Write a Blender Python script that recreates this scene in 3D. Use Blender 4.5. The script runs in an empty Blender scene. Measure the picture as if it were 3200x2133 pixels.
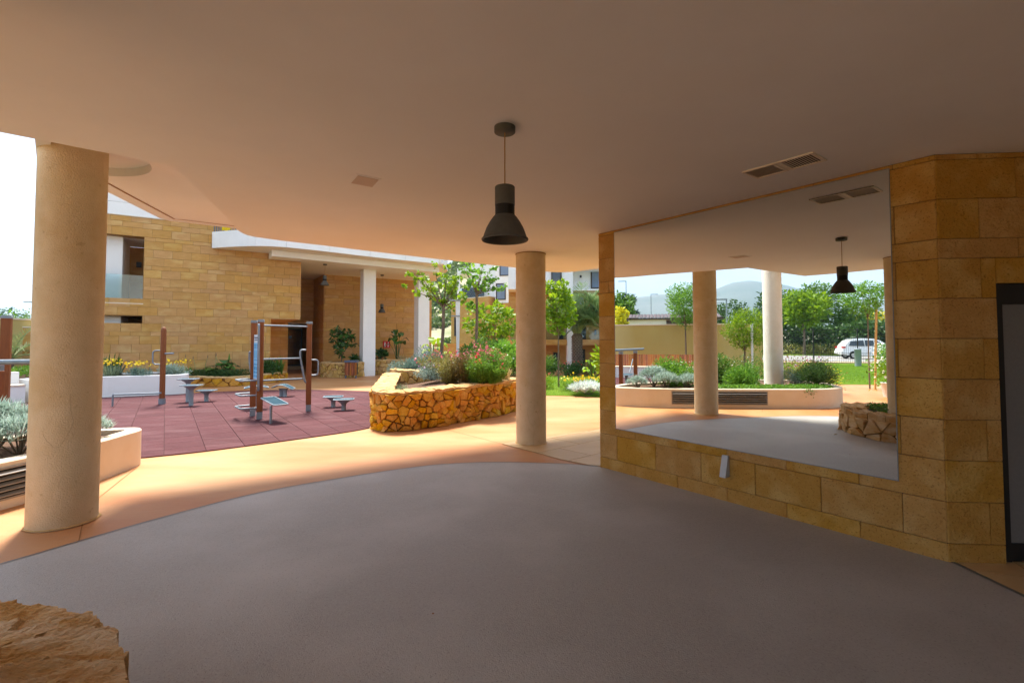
import bpy, bmesh, math, random
import numpy as np
from mathutils import Matrix, Vector, noise as mnoise

random.seed(7)
R = math.radians
S = bpy.context.scene
COL = S.collection

# ------------------------------------------------------------------ camera
cam = bpy.data.cameras.new('camera')
camo = bpy.data.objects.new('camera', cam)
COL.objects.link(camo)
cam.sensor_width = 36.0
cam.lens = 17.04
cam.shift_y = -0.01788
cam.clip_start = 0.05
cam.clip_end = 12000
camo.matrix_world = Matrix.Translation((0, 0, 1.6)) @ Matrix.Rotation(R(90) + 0.0365, 4, 'X') @ Matrix.Rotation(-0.0017, 4, 'Z')
S.camera = camo

# ------------------------------------------------------------------ light
SUN_EL, SUN_AZ = R(60), R(-24)          # azimuth from +Y towards +X
w = bpy.data.worlds.new('World')
S.world = w
w.use_nodes = True
nt = w.node_tree
nt.nodes.clear()
out = nt.nodes.new('ShaderNodeOutputWorld')
bg = nt.nodes.new('ShaderNodeBackground')
sky = nt.nodes.new('ShaderNodeTexSky')
sky.sky_type = 'NISHITA'
sky.sun_disc = False
sky.sun_elevation = SUN_EL
sky.sun_rotation = SUN_AZ
sky.air_density = 1.0
sky.dust_density = 1.5
sky.ozone_density = 1.0
tc = nt.nodes.new('ShaderNodeTexCoord')
sep = nt.nodes.new('ShaderNodeSeparateXYZ')
addz = nt.nodes.new('ShaderNodeMath'); addz.operation = 'ADD'; addz.inputs[1].default_value = 0.22
absz = nt.nodes.new('ShaderNodeMath'); absz.operation = 'ABSOLUTE'
dx = nt.nodes.new('ShaderNodeMath'); dx.operation = 'DIVIDE'
dy = nt.nodes.new('ShaderNodeMath'); dy.operation = 'DIVIDE'
cmb = nt.nodes.new('ShaderNodeCombineXYZ')
nz = nt.nodes.new('ShaderNodeTexNoise'); nz.inputs['Scale'].default_value = 1.5; nz.inputs['Detail'].default_value = 7; nz.inputs['Roughness'].default_value = 0.62
ramp = nt.nodes.new('ShaderNodeMapRange')
ramp.inputs['From Min'].default_value = 0.30; ramp.inputs['From Max'].default_value = 0.62
ramp.inputs['To Min'].default_value = 0.25; ramp.inputs['To Max'].default_value = 0.97
mixc = nt.nodes.new('ShaderNodeMix'); mixc.data_type = 'RGBA'
mixc.inputs[7].default_value = (2.75, 3.1, 3.6, 1)
L = nt.links.new
L(tc.outputs['Generated'], sep.inputs[0])
L(sep.outputs['Z'], absz.inputs[0]); L(absz.outputs[0], addz.inputs[0])
L(sep.outputs['X'], dx.inputs[0]); L(addz.outputs[0], dx.inputs[1])
L(sep.outputs['Y'], dy.inputs[0]); L(addz.outputs[0], dy.inputs[1])
L(dx.outputs[0], cmb.inputs[0]); L(dy.outputs[0], cmb.inputs[1])
L(cmb.outputs[0], nz.inputs['Vector'])
L(nz.outputs['Fac'], ramp.inputs['Value'])
L(ramp.outputs[0], mixc.inputs[0])
L(sky.outputs[0], mixc.inputs[6])
L(mixc.outputs[2], bg.inputs['Color'])
bg.inputs['Strength'].default_value = 0.13
L(bg.outputs[0], out.inputs[0])

sl = bpy.data.lights.new('sun', 'SUN')
sl.energy = 3.6
sl.angle = R(11)
sl.color = (1.0, 0.93, 0.82)
so = bpy.data.objects.new('sun', sl)
COL.objects.link(so)
sd = Vector((math.sin(SUN_AZ) * math.cos(SUN_EL), math.cos(SUN_AZ) * math.cos(SUN_EL), math.sin(SUN_EL)))
so.rotation_euler = sd.to_track_quat('Z', 'Y').to_euler()

S.view_settings.view_transform = 'Standard'
S.view_settings.look = 'None'
S.view_settings.exposure = 1.85
S.view_settings.gamma = 1.0
S.view_settings.use_curve_mapping = False
try:
    S.cycles.use_denoising = True
    S.cycles.max_bounces = 10
    S.cycles.diffuse_bounces = 9
    S.cycles.glossy_bounces = 4
    S.cycles.transmission_bounces = 6
    S.cycles.transparent_max_bounces = 10
    S.cycles.sample_clamp_indirect = 8.0
    S.cycles.caustics_reflective = False
    S.cycles.caustics_refractive = False
    S.cycles.volume_bounces = 0
except Exception:
    pass

# ================================================================== helpers
def V3(p):
    return Vector((p[0], p[1], p[2] if len(p) > 2 else 0.0))

def tag(o, label=None, cat=None, group=None, kind=None):
    if label: o['label'] = label
    if cat: o['category'] = cat
    if group: o['group'] = group
    if kind: o['kind'] = kind
    return o

def empty(name, loc, label=None, cat=None, group=None, rz=0.0):
    o = bpy.data.objects.new(name, None)
    COL.objects.link(o)
    o.location = V3(loc)
    o.rotation_euler = (0, 0, rz)
    o.empty_display_size = 0.1
    return tag(o, label, cat, group)

class MB:
    """collects shapes, links them as one mesh object"""
    def __init__(self):
        self.v = []; self.f = []; self.sm = []
    def add(self, vs, fs, smooth=False):
        b = len(self.v)
        self.v.extend([tuple(p) for p in vs])
        for f in fs:
            self.f.append(tuple(i + b for i in f)); self.sm.append(smooth)
        return self
    def box(self, c, s, rz=0.0, mat=None):
        hx, hy, hz = s[0] / 2, s[1] / 2, s[2] / 2
        vs = []
        ca, sa = math.cos(rz), math.sin(rz)
        for z in (-hz, hz):
            for x, y in ((-hx, -hy), (hx, -hy), (hx, hy), (-hx, hy)):
                p = Vector((x * ca - y * sa, x * sa + y * ca, z))
                if mat: p = mat @ Vector((x, y, z))
                vs.append((p.x + c[0], p.y + c[1], p.z + c[2]))
        self.add(vs, [(3, 2, 1, 0), (4, 5, 6, 7), (0, 1, 5, 4), (1, 2, 6, 5), (2, 3, 7, 6), (3, 0, 4, 7)])
        return self
    def prism(self, poly, z0, z1, bottom=True, top=True):
        n = len(poly)
        a = sum(poly[i][0] * poly[(i + 1) % n][1] - poly[(i + 1) % n][0] * poly[i][1] for i in range(n))
        if a < 0: poly = list(reversed(poly))
        vs = [(p[0], p[1], z0) for p in poly] + [(p[0], p[1], z1) for p in poly]
        fs = [(i, (i + 1) % n, n + (i + 1) % n, n + i) for i in range(n)]
        if top: fs.append(tuple(range(n, 2 * n)))
        if bottom: fs.append(tuple(reversed(range(n))))
        return self.add(vs, fs)
    def tube(self, path, r, n=10, caps=True, smooth=True):
        path = [V3(p) for p in path]
        rs = r if isinstance(r, (list, tuple)) else [r] * len(path)
        vs, fs = [], []
        up = None
        for i, p in enumerate(path):
            if i == 0: d = path[1] - p
            elif i == len(path) - 1: d = p - path[i - 1]
            else: d = (path[i + 1] - p).normalized() + (p - path[i - 1]).normalized()
            if d.length < 1e-9: d = Vector((0, 0, 1))
            d.normalize()
            if up is None:
                up = Vector((1, 0, 0)) if abs(d.x) < .8 else Vector((0, 1, 0))
            a = (up - d * up.dot(d))
            if a.length < 1e-6: a = d.orthogonal()
            a.normalize(); b = d.cross(a); up = a
            for k in range(n):
                t = 2 * math.pi * k / n
                vs.append(p + (a * math.cos(t) + b * math.sin(t)) * rs[i])
        m = len(path)
        for i in range(m - 1):
            for k in range(n):
                fs.append((i * n + k, i * n + (k + 1) % n, (i + 1) * n + (k + 1) % n, (i + 1) * n + k))
        self.add(vs, fs, smooth)
        if caps:
            self.add(vs[:n], [tuple(reversed(range(n)))])
            self.add(vs[-n:], [tuple(range(n))])
        return self
    def lathe(self, c, prof, n=24, smooth=True, capb=True, capt=True):
        vs, fs = [], []
        for (r, z) in prof:
            for k in range(n):
                t = 2 * math.pi * k / n
                vs.append((c[0] + r * math.cos(t), c[1] + r * math.sin(t), c[2] + z))
        for i in range(len(prof) - 1):
            for k in range(n):
                fs.append((i * n + k, i * n + (k + 1) % n, (i + 1) * n + (k + 1) % n, (i + 1) * n + k))
        self.add(vs, fs, smooth)
        if capb: self.add(vs[:n], [tuple(reversed(range(n)))])
        if capt: self.add(vs[-n:], [tuple(range(n))])
        return self
    def quad(self, a, b, c, d):
        return self.add([a, b, c, d], [(0, 1, 2, 3)])
    def mesh(self, name, mat, org=(0, 0, 0)):
        me = bpy.data.meshes.new(name)
        o = V3(org)
        me.from_pydata([(p[0] - o.x, p[1] - o.y, p[2] - o.z) for p in self.v], [], self.f)
        if any(self.sm):
            me.polygons.foreach_set('use_smooth', self.sm)
        if mat: me.materials.append(mat)
        me.update()
        return me
    def build(self, name, mat, parent=None, org=None, bevel=0.0, local=False):
        """world coordinates in, child placed relative to its parent (parents are unrotated)"""
        base = V3((0, 0, 0))
        if parent is not None and not local:
            q = parent
            while q is not None:
                base = base + q.location; q = q.parent
        o0 = V3(org) if org is not None else base
        me = self.mesh(name, mat, o0)
        if bevel > 0:
            bm = bmesh.new(); bm.from_mesh(me)
            es = [e for e in bm.edges if len(e.link_faces) == 2 and e.calc_face_angle(0) > 0.6]
            bmesh.ops.bevel(bm, geom=es, offset=bevel, segments=2, affect='EDGES', profile=0.5)
            bm.to_mesh(me); bm.free()
        ob = bpy.data.objects.new(name, me)
        COL.objects.link(ob)
        ob.location = o0 - base
        if parent is not None: ob.parent = parent
        return ob

def link_obj(name, me, loc, parent=None, rz=0.0, scale=(1, 1, 1)):
    o = bpy.data.objects.new(name, me)
    COL.objects.link(o)
    o.location = V3(loc); o.rotation_euler = (0, 0, rz); o.scale = scale
    if parent is not None: o.parent = parent
    return o

def copy_tree(o, parent=None):
    c = o.copy(); COL.objects.link(c)
    if parent is not None: c.parent = parent
    for ch in list(o.children): copy_tree(ch, c)
    return c

def np_mesh(name, verts, quads, mat):
    """verts (N,3) and quads (M,k) numpy -> mesh"""
    me = bpy.data.meshes.new(name)
    k = quads.shape[1]
    me.vertices.add(len(verts)); me.vertices.foreach_set('co', verts.astype(np.float32).ravel())
    me.loops.add(quads.size); me.loops.foreach_set('vertex_index', quads.astype(np.int32).ravel())
    me.polygons.add(len(quads))
    me.polygons.foreach_set('loop_start', np.arange(0, quads.size, k, dtype=np.int32))
    try: me.polygons.foreach_set('loop_total', np.full(len(quads), k, dtype=np.int32))
    except Exception: pass
    me.materials.append(mat)
    me.update(calc_edges=True)
    me.validate()
    return me

def leaf_mesh(name, pts, size, mat, rng, aspect=0.5, up=0.25, jitter=0.35, dirs=None):
    """leaf-sized folded diamonds at pts"""
    n = len(pts)
    d = rng.normal(size=(n, 3)) if dirs is None else dirs + rng.normal(size=(n, 3)) * 0.5
    d[:, 2] = d[:, 2] * 0.6 + up
    d /= np.linalg.norm(d, axis=1)[:, None] + 1e-9
    r = rng.normal(size=(n, 3))
    s = np.cross(d, r); s /= np.linalg.norm(s, axis=1)[:, None] + 1e-9
    nn = np.cross(d, s)
    sz = size * (1 + jitter * rng.normal(size=(n, 1))).clip(0.45, 1.8)
    a = pts
    b = pts + d * sz * 0.5 + s * sz * aspect * 0.5 + nn * sz * 0.06
    c = pts + d * sz - nn * sz * 0.12
    e = pts + d * sz * 0.5 - s * sz * aspect * 0.5 + nn * sz * 0.06
    v = np.stack([a, b, c, e], 1).reshape(-1, 3)
    i = np.arange(n) * 4
    q = np.stack([np.stack([i, i + 1, i + 2], 1), np.stack([i, i + 2, i + 3], 1)], 1).reshape(-1, 3)
    return np_mesh(name, v, q, mat)

def blade_mesh(name, base, tip, width, mat, rng, bend=0.25, seg=3):
    """curved grass / strap blades from base to tip"""
    n = len(base)
    d = tip - base
    side = np.cross(d, np.array([0, 0, 1.0])) + rng.normal(size=(n, 3)) * 0.02
    side /= np.linalg.norm(side, axis=1)[:, None] + 1e-9
    ln = np.linalg.norm(d, axis=1)[:, None]
    vs = []
    wv = np.broadcast_to(np.asarray(width, float), (n,))[:, None]
    for k in range(seg + 1):
        t = k / seg
        c = base + d * t
        c = c + np.array([0, 0, 1.0]) * (ln * bend * 4 * t * (1 - t) * 0.5)
        wk = wv * (1 - t) ** 0.7 * (0.6 + 0.8 * min(t * 3, 1)) / 1.4
        vs.append(c - side * wk / 2); vs.append(c + side * wk / 2)
    v = np.stack(vs, 1).reshape(-1, 3)
    m = 2 * (seg + 1)
    i = np.arange(n) * m
    q = np.concatenate([np.stack([i + 2 * k, i + 2 * k + 1, i + 2 * k + 3, i + 2 * k + 2], 1) for k in range(seg)], 0)
    return np_mesh(name, v, q, mat)

def add_mesh(name, me, parent=None, loc=(0, 0, 0)):
    o = bpy.data.objects.new(name, me)
    if name == 'flowers': o['kind'] = 'stuff'
    COL.objects.link(o); o.location = V3(loc)
    if parent is not None: o.parent = parent
    return o

# ================================================================== materials
MATS = {}
def pm(name, c1, c2=None, scale=4.0, rough=0.8, bump=0.0, bscale=40.0, rnd=0.0, spec=0.3, metal=0.0,
       detail=6.0, stretch=(1, 1, 1), c3=None, s3=0.6, t3=(0.55, 0.7), speck=None, coat=0.0, emit=None, sharp=0.5, hue=0.0,
       wood=False, roughvar=0.0):
    """procedural surface: two colours by noise, an optional third in larger stains, specks, per-object tint, bump"""
    m = bpy.data.materials.new(name)
    m.use_nodes = True
    t = m.node_tree; N = t.nodes; K = t.links.new
    N.clear()
    o = N.new('ShaderNodeOutputMaterial'); p = N.new('ShaderNodeBsdfPrincipled')
    K(p.outputs[0], o.inputs[0])
    geo = N.new('ShaderNodeNewGeometry'); info = N.new('ShaderNodeObjectInfo')
    mul = N.new('ShaderNodeVectorMath'); mul.operation = 'MULTIPLY'; mul.inputs[1].default_value = stretch
    K(geo.outputs['Position'], mul.inputs[0])
    off = N.new('ShaderNodeVectorMath'); off.operation = 'SCALE'; off.inputs[0].default_value = (37.0, 19.0, 53.0)
    K(info.outputs['Random'], off.inputs['Scale'])
    ad = N.new('ShaderNodeVectorMath'); ad.operation = 'ADD'
    K(mul.outputs[0], ad.inputs[0]); K(off.outputs[0], ad.inputs[1])
    vec = ad.outputs[0]
    if c2 is None: c2 = tuple(x * 0.82 for x in c1)
    n1 = N.new('ShaderNodeTexNoise'); n1.inputs['Scale'].default_value = scale; n1.inputs['Detail'].default_value = detail
    n1.inputs['Roughness'].default_value = 0.65
    K(vec, n1.inputs['Vector'])
    mr = N.new('ShaderNodeMapRange'); mr.inputs['From Min'].default_value = 0.5 - sharp * 0.36; mr.inputs['From Max'].default_value = 0.5 + sharp * 0.36
    K(n1.outputs['Fac'], mr.inputs['Value'])
    mx = N.new('ShaderNodeMix'); mx.data_type = 'RGBA'
    mx.inputs[6].default_value = (*c1, 1); mx.inputs[7].default_value = (*c2, 1)
    K(mr.outputs[0], mx.inputs[0])
    col = mx.outputs[2]
    if c3 is not None:
        n3 = N.new('ShaderNodeTexNoise'); n3.inputs['Scale'].default_value = s3; n3.inputs['Detail'].default_value = 5
        K(vec, n3.inputs['Vector'])
        m3 = N.new('ShaderNodeMapRange'); m3.inputs['From Min'].default_value = t3[0]; m3.inputs['From Max'].default_value = t3[1]
        K(n3.outputs['Fac'], m3.inputs['Value'])
        x3 = N.new('ShaderNodeMix'); x3.data_type = 'RGBA'; x3.inputs[7].default_value = (*c3, 1)
        K(m3.outputs[0], x3.inputs[0]); K(col, x3.inputs[6]); col = x3.outputs[2]
    if speck is not None:
        sc, thr, scol, amt = speck
        n4 = N.new('ShaderNodeTexNoise'); n4.inputs['Scale'].default_value = sc; n4.inputs['Detail'].default_value = 2
        K(vec, n4.inputs['Vector'])
        m4 = N.new('ShaderNodeMapRange'); m4.inputs['From Min'].default_value = thr; m4.inputs['From Max'].default_value = thr + 0.08; m4.inputs['To Max'].default_value = amt
        K(n4.outputs['Fac'], m4.inputs['Value'])
        x4 = N.new('ShaderNodeMix'); x4.data_type = 'RGBA'; x4.inputs[7].default_value = (*scol, 1)
        K(m4.outputs[0], x4.inputs[0]); K(col, x4.inputs[6]); col = x4.outputs[2]
    if rnd > 0 or hue > 0:
        hs = N.new('ShaderNodeHueSaturation')
        mm = N.new('ShaderNodeMapRange'); mm.inputs['To Min'].default_value = 1 - rnd; mm.inputs['To Max'].default_value = 1 + rnd
        sm_ = N.new('ShaderNodeMath'); sm_.operation = 'ADD'; K(info.outputs['Random'], sm_.inputs[0]); K(geo.outputs['Random Per Island'], sm_.inputs[1])
        fx_ = N.new('ShaderNodeMath'); fx_.operation = 'FRACT'; K(sm_.outputs[0], fx_.inputs[0])
        K(fx_.outputs[0], mm.inputs['Value']); K(mm.outputs[0], hs.inputs['Value'])
        if hue > 0:
            fr = N.new('ShaderNodeMath'); fr.operation = 'MULTIPLY'; fr.inputs[1].default_value = 7.31
            K(fx_.outputs[0], fr.inputs[0])
            f2 = N.new('ShaderNodeMath'); f2.operation = 'FRACT'; K(fr.outputs[0], f2.inputs[0])
            mh = N.new('ShaderNodeMapRange'); mh.inputs['To Min'].default_value = 0.5 - hue; mh.inputs['To Max'].default_value = 0.5 + hue
            K(f2.outputs[0], mh.inputs['Value']); K(mh.outputs[0], hs.inputs['Hue'])
            f3 = N.new('ShaderNodeMapRange'); f3.inputs['To Min'].default_value = 0.93; f3.inputs['To Max'].default_value = 1.05
            K(f2.outputs[0], f3.inputs['Value']); K(f3.outputs[0], hs.inputs['Saturation'])
        K(col, hs.inputs['Color']); col = hs.outputs[0]
    K(col, p.inputs['Base Color'])
    p.inputs['Roughness'].default_value = rough
    if roughvar > 0:
        rv = N.new('ShaderNodeMapRange'); rv.inputs['To Min'].default_value = max(0.02, rough - roughvar); rv.inputs['To Max'].default_value = min(1, rough + roughvar)
        K(n1.outputs['Fac'], rv.inputs['Value']); K(rv.outputs[0], p.inputs['Roughness'])
    p.inputs['Specular IOR Level'].default_value = spec
    p.inputs['Metallic'].default_value = metal
    if coat: p.inputs['Coat Weight'].default_value = coat
    if bump > 0:
        nb = N.new('ShaderNodeTexNoise'); nb.inputs['Scale'].default_value = bscale; nb.inputs['Detail'].default_value = 5
        K(vec, nb.inputs['Vector'])
        b = N.new('ShaderNodeBump'); b.inputs['Strength'].default_value = min(1.0, bump); b.inputs['Distance'].default_value = 0.02 * max(1, bump)
        K(nb.outputs['Fac'], b.inputs['Height']); K(b.outputs[0], p.inputs['Normal'])
    if emit:
        p.inputs['Emission Color'].default_value = (*emit[:3], 1); p.inputs['Emission Strength'].default_value = emit[3]
    MATS[name] = m
    return m

def leafm(name, c1, c2, trans=0.35, rough=0.5, scale=1.6, tcol=None, rnd=0.0, spec=0.35):
    """leaf: principled + translucent, light and dark leaves by position and per leaf island"""
    m = bpy.data.materials.new(name); m.use_nodes = True
    t = m.node_tree; N = t.nodes; K = t.links.new; N.clear()
    o = N.new('ShaderNodeOutputMaterial'); p = N.new('ShaderNodeBsdfPrincipled'); tr = N.new('ShaderNodeBsdfTranslucent'); ms = N.new('ShaderNodeMixShader')
    geo = N.new('ShaderNodeNewGeometry')
    n1 = N.new('ShaderNodeTexNoise'); n1.inputs['Scale'].default_value = scale; n1.inputs['Detail'].default_value = 3
    K(geo.outputs['Position'], n1.inputs['Vector'])
    a = N.new('ShaderNodeMath'); a.operation = 'ADD'
    K(n1.outputs['Fac'], a.inputs[0]); K(geo.outputs['Random Per Island'], a.inputs[1])
    mr = N.new('ShaderNodeMapRange'); mr.inputs['From Min'].default_value = 0.5; mr.inputs['From Max'].default_value = 1.5
    K(a.outputs[0], mr.inputs['Value'])
    mx = N.new('ShaderNodeMix'); mx.data_type = 'RGBA'; mx.inputs[6].default_value = (*c1, 1); mx.inputs[7].default_value = (*c2, 1)
    K(mr.outputs[0], mx.inputs[0]); K(mx.outputs[2], p.inputs['Base Color'])
    p.inputs['Roughness'].default_value = rough; p.inputs['Specular IOR Level'].default_value = spec
    if tcol is None:
        hs = N.new('ShaderNodeHueSaturation'); hs.inputs['Value'].default_value = 1.5; hs.inputs['Hue'].default_value = 0.48
        K(mx.outputs[2], hs.inputs['Color']); K(hs.outputs[0], tr.inputs['Color'])
    else: tr.inputs['Color'].default_value = (*tcol, 1)
    ms.inputs[0].default_value = trans
    K(p.outputs[0], ms.inputs[1]); K(tr.outputs[0], ms.inputs[2]); K(ms.outputs[0], o.inputs[0])
    MATS[name] = m
    return m

m_ceil = pm('ceiling_plaster', (0.82, 0.83, 0.84), (0.77, 0.78, 0.79), scale=1.1, rough=0.9, bump=0.05, bscale=140, spec=0.15, c3=(0.78, 0.765, 0.74), s3=0.35, t3=(0.45, 0.7))
m_block = pm('sandstone_block', (0.53, 0.29, 0.07), (0.43, 0.22, 0.042), scale=8, rough=0.9, bump=0.8, bscale=45, rnd=0.04, hue=0.002, spec=0.12, speck=(75, 0.59, (0.24, 0.11, 0.022), 0.6), detail=10, c3=(0.58, 0.36, 0.12), s3=3.5, t3=(0.48, 0.7), sharp=0.75)
m_grout = pm('dark_joint', (0.16, 0.10, 0.055), rough=0.95)
m_tilest = pm('facade_stone', (0.54, 0.305, 0.108), (0.46, 0.25, 0.08), scale=4, rough=0.9, bump=0.3, bscale=40, rnd=0.065, hue=0.003, spec=0.12, stretch=(1, 1, 2.5), detail=9, c3=(0.57, 0.37, 0.14), s3=1.6, t3=(0.52, 0.72))
m_grout2 = pm('facade_joint', (0.31, 0.18, 0.065), rough=0.95)
m_conc = pm('column_concrete', (0.68, 0.56, 0.38), (0.575, 0.45, 0.27), scale=6, rough=0.88, bump=0.4, bscale=90, spec=0.2, c3=(0.55, 0.40, 0.21), s3=1.5, t3=(0.5, 0.75), speck=(17, 0.68, (0.36, 0.25, 0.13), 0.5), detail=9, sharp=0.7)
m_concp = pm('pale_column_concrete', (0.76, 0.73, 0.67), (0.70, 0.66, 0.59), scale=4, rough=0.88, bump=0.3, bscale=90, spec=0.2)
m_white = pm('white_render', (0.80, 0.80, 0.79), (0.74, 0.74, 0.73), scale=1.5, rough=0.85, bump=0.08, bscale=120, spec=0.2)
m_planterw = pm('planter_render', (0.74, 0.66, 0.55), (0.66, 0.56, 0.43), scale=1.3, rough=0.85, bump=0.1, bscale=90, spec=0.2, c3=(0.64, 0.50, 0.33), s3=0.7, t3=(0.52, 0.75))
m_orange = pm('stamped_orange_concrete', (0.46, 0.205, 0.072), (0.53, 0.30, 0.145), scale=1.3, rough=0.5, bump=0.2, bscale=14, spec=0.3, detail=10, stretch=(0.5, 1.5, 1), c3=(0.42, 0.15, 0.040), s3=0.6, t3=(0.42, 0.70), roughvar=0.12, sharp=0.8)
m_grey = pm('grey_screed', (0.415, 0.40, 0.385), (0.325, 0.312, 0.30), scale=70, rough=0.55, bump=0.25, bscale=150, spec=0.35, c3=(0.50, 0.488, 0.475), s3=1.1, t3=(0.44, 0.85), speck=(95, 0.62, (0.17, 0.155, 0.15), 0.55), roughvar=0.14, detail=3, sharp=0.9)
m_red = pm('red_rubber', (0.098, 0.031, 0.036), (0.072, 0.022, 0.027), scale=3.0, rough=0.9, bump=0.5, bscale=90, rnd=0.09, spec=0.2, speck=(70, 0.6, (0.16, 0.075, 0.08), 0.5), c3=(0.115, 0.05, 0.055), s3=1.0, t3=(0.48, 0.72), stretch=(0.5, 2.2, 1), sharp=0.8)
m_redj = pm('red_joint', (0.045, 0.013, 0.015), rough=0.95)
m_btile = pm('beige_floor_tile', (0.56, 0.39, 0.205), (0.50, 0.33, 0.16), scale=2.5, rough=0.45, spec=0.4, rnd=0.05, stretch=(1, 2, 1), bump=0.04, bscale=30)
m_btilej = pm('tile_joint', (0.30, 0.21, 0.13), rough=0.9)
m_rock = pm('golden_rock', (0.56, 0.315, 0.040), (0.47, 0.22, 0.018), scale=9, rough=0.92, bump=1.0, bscale=22, rnd=0.17, hue=0.010, spec=0.12, detail=10, c3=(0.58, 0.38, 0.09), s3=3.0, t3=(0.5, 0.72))
m_rockpale = pm('pale_golden_rock', (0.52, 0.34, 0.125), (0.44, 0.265, 0.08), scale=10, rough=0.92, bump=0.9, bscale=26, rnd=0.13, hue=0.008, spec=0.12, detail=9)
m_rocknear = pm('rough_sandstone', (0.68, 0.45, 0.21), (0.56, 0.31, 0.095), scale=7, rough=0.93, bump=0.9, bscale=38, rnd=0.05, spec=0.15, detail=10, stretch=(1.0, 2.2, 4.0), c3=(0.74, 0.56, 0.36), s3=3.0, t3=(0.40, 0.66))
m_mortar = pm('rock_mortar', (0.17, 0.082, 0.02), rough=0.95, bump=0.5, bscale=40)
m_coping = pm('rock_coping', (0.58, 0.40, 0.20), (0.48, 0.30, 0.12), scale=8, rough=0.9, bump=0.8, bscale=30, rnd=0.06, spec=0.15, detail=8)
m_soil = pm('bark_mulch', (0.16, 0.085, 0.05), (0.085, 0.045, 0.028), scale=30, rough=0.95, bump=1.0, bscale=45, speck=(60, 0.62, (0.3, 0.2, 0.13), 0.7))
m_steel = pm('galvanised_steel', (0.25, 0.295, 0.34), (0.20, 0.24, 0.28), scale=12, rough=0.5, metal=0.35, spec=0.35)
m_steelp = pm('pale_steel_paint', (0.25, 0.295, 0.33), (0.21, 0.25, 0.285), scale=6, rough=0.55, metal=0.1)
m_wood = pm('brown_timber', (0.24, 0.075, 0.020), (0.175, 0.052, 0.013), scale=7, rough=0.55, bump=0.25, bscale=30, stretch=(6, 6, 0.6), rnd=0.06)
m_slat = pm('hardwood_slat', (0.33, 0.105, 0.024), (0.22, 0.06, 0.014), scale=6, rough=0.5, stretch=(4, 4, 0.7), rnd=0.30, hue=0.012)
m_rubtop = pm('blue_grey_rubber', (0.040, 0.085, 0.115), (0.03, 0.065, 0.09), scale=40, rough=0.95, bump=0.3, bscale=150, spec=0.05)
m_lampg = pm('grey_lamp_metal', (0.115, 0.112, 0.10), (0.095, 0.092, 0.082), scale=30, rough=0.6, metal=0.2, bump=0.05, bscale=200)
m_lampk = pm('black_lamp_collar', (0.018, 0.017, 0.016), rough=0.55)
m_cable = pm('tan_cable', (0.36, 0.21, 0.07), rough=0.7)
m_black = pm('black_metal', (0.016, 0.015, 0.015), (0.022, 0.021, 0.02), rough=0.5)
m_doorp = pm('grey_door_panel', (0.19, 0.185, 0.18), (0.17, 0.165, 0.162), scale=60, rough=0.7)
m_grille = pm('vent_beige', (0.78, 0.70, 0.60), (0.74, 0.66, 0.56), rough=0.6)
m_hatch = pm('hatch_panel_paint', (0.60, 0.49, 0.42), (0.55, 0.45, 0.385), rough=0.8)
m_filter = pm('vent_filter', (0.46, 0.395, 0.32), (0.39, 0.335, 0.27), scale=120, rough=0.9)
m_dark = pm('dark_void', (0.02, 0.019, 0.018), rough=0.9)
m_louv = pm('louvre_grey', (0.30, 0.29, 0.275), (0.26, 0.25, 0.24), scale=8, rough=0.55, metal=0.3)
m_wedge = pm('aluminium_grey_paint', (0.52, 0.53, 0.55), rough=0.45, metal=0.1)
m_yellow = pm('yellow_render', (0.46, 0.36, 0.125), (0.42, 0.315, 0.10), scale=0.9, rough=0.9, bump=0.15, bscale=60, c3=(0.50, 0.42, 0.20), s3=0.5, t3=(0.45, 0.75), stretch=(1, 1, 0.4))
m_roof = pm('dark_roof_tile', (0.10, 0.075, 0.085), (0.075, 0.055, 0.062), scale=6, rough=0.7, rnd=0.12)
m_brown = pm('brown_shutter', (0.075, 0.05, 0.045), rough=0.6)
m_trunk = pm('grey_bark', (0.20, 0.15, 0.11), (0.12, 0.085, 0.06), scale=14, rough=0.95, bump=0.8, bscale=40, stretch=(1, 1, 0.3))
m_trunkp = pm('palm_bark', (0.17, 0.115, 0.085), (0.085, 0.058, 0.042), scale=14, rough=0.95, bump=0.8, bscale=40)
m_scar = pm('palm_leaf_scar', (0.25, 0.20, 0.165), (0.15, 0.115, 0.09), scale=10, rough=0.95, rnd=0.15)
m_stake = pm('wooden_stake', (0.56, 0.33, 0.12), (0.48, 0.27, 0.09), scale=8, rough=0.8, stretch=(5, 5, 0.5))
m_carw = pm('white_car_paint', (0.80, 0.81, 0.82), (0.80, 0.81, 0.82), rough=0.2, coat=0.8, spec=0.5)
m_glassd = pm('tinted_glass', (0.03, 0.045, 0.06), (0.03, 0.045, 0.06), rough=0.08, spec=0.7)
m_tyre = pm('tyre_rubber', (0.02, 0.02, 0.02), rough=0.85)
m_rim = pm('alloy_rim', (0.5, 0.5, 0.52), rough=0.3, metal=0.8)
m_redl = pm('red_tail_lamp', (0.5, 0.01, 0.015), rough=0.2, spec=0.6)
m_road = pm('asphalt_road', (0.30, 0.29, 0.28), (0.25, 0.24, 0.235), scale=60, rough=0.9, c3=(0.36, 0.35, 0.335), s3=0.3)
m_grass = pm('lawn_turf', (0.115, 0.20, 0.014), (0.08, 0.15, 0.009), scale=3.0, rough=0.95, bump=0.8, bscale=70, spec=0.1, c3=(0.15, 0.225, 0.02), s3=0.35, t3=(0.4, 0.7), stretch=(1, 1, 1))
m_earth = pm('dry_ground', (0.27, 0.22, 0.12), (0.17, 0.17, 0.07), scale=0.05, rough=0.95, c3=(0.12, 0.15, 0.05), s3=0.012, t3=(0.4, 0.6))
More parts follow.
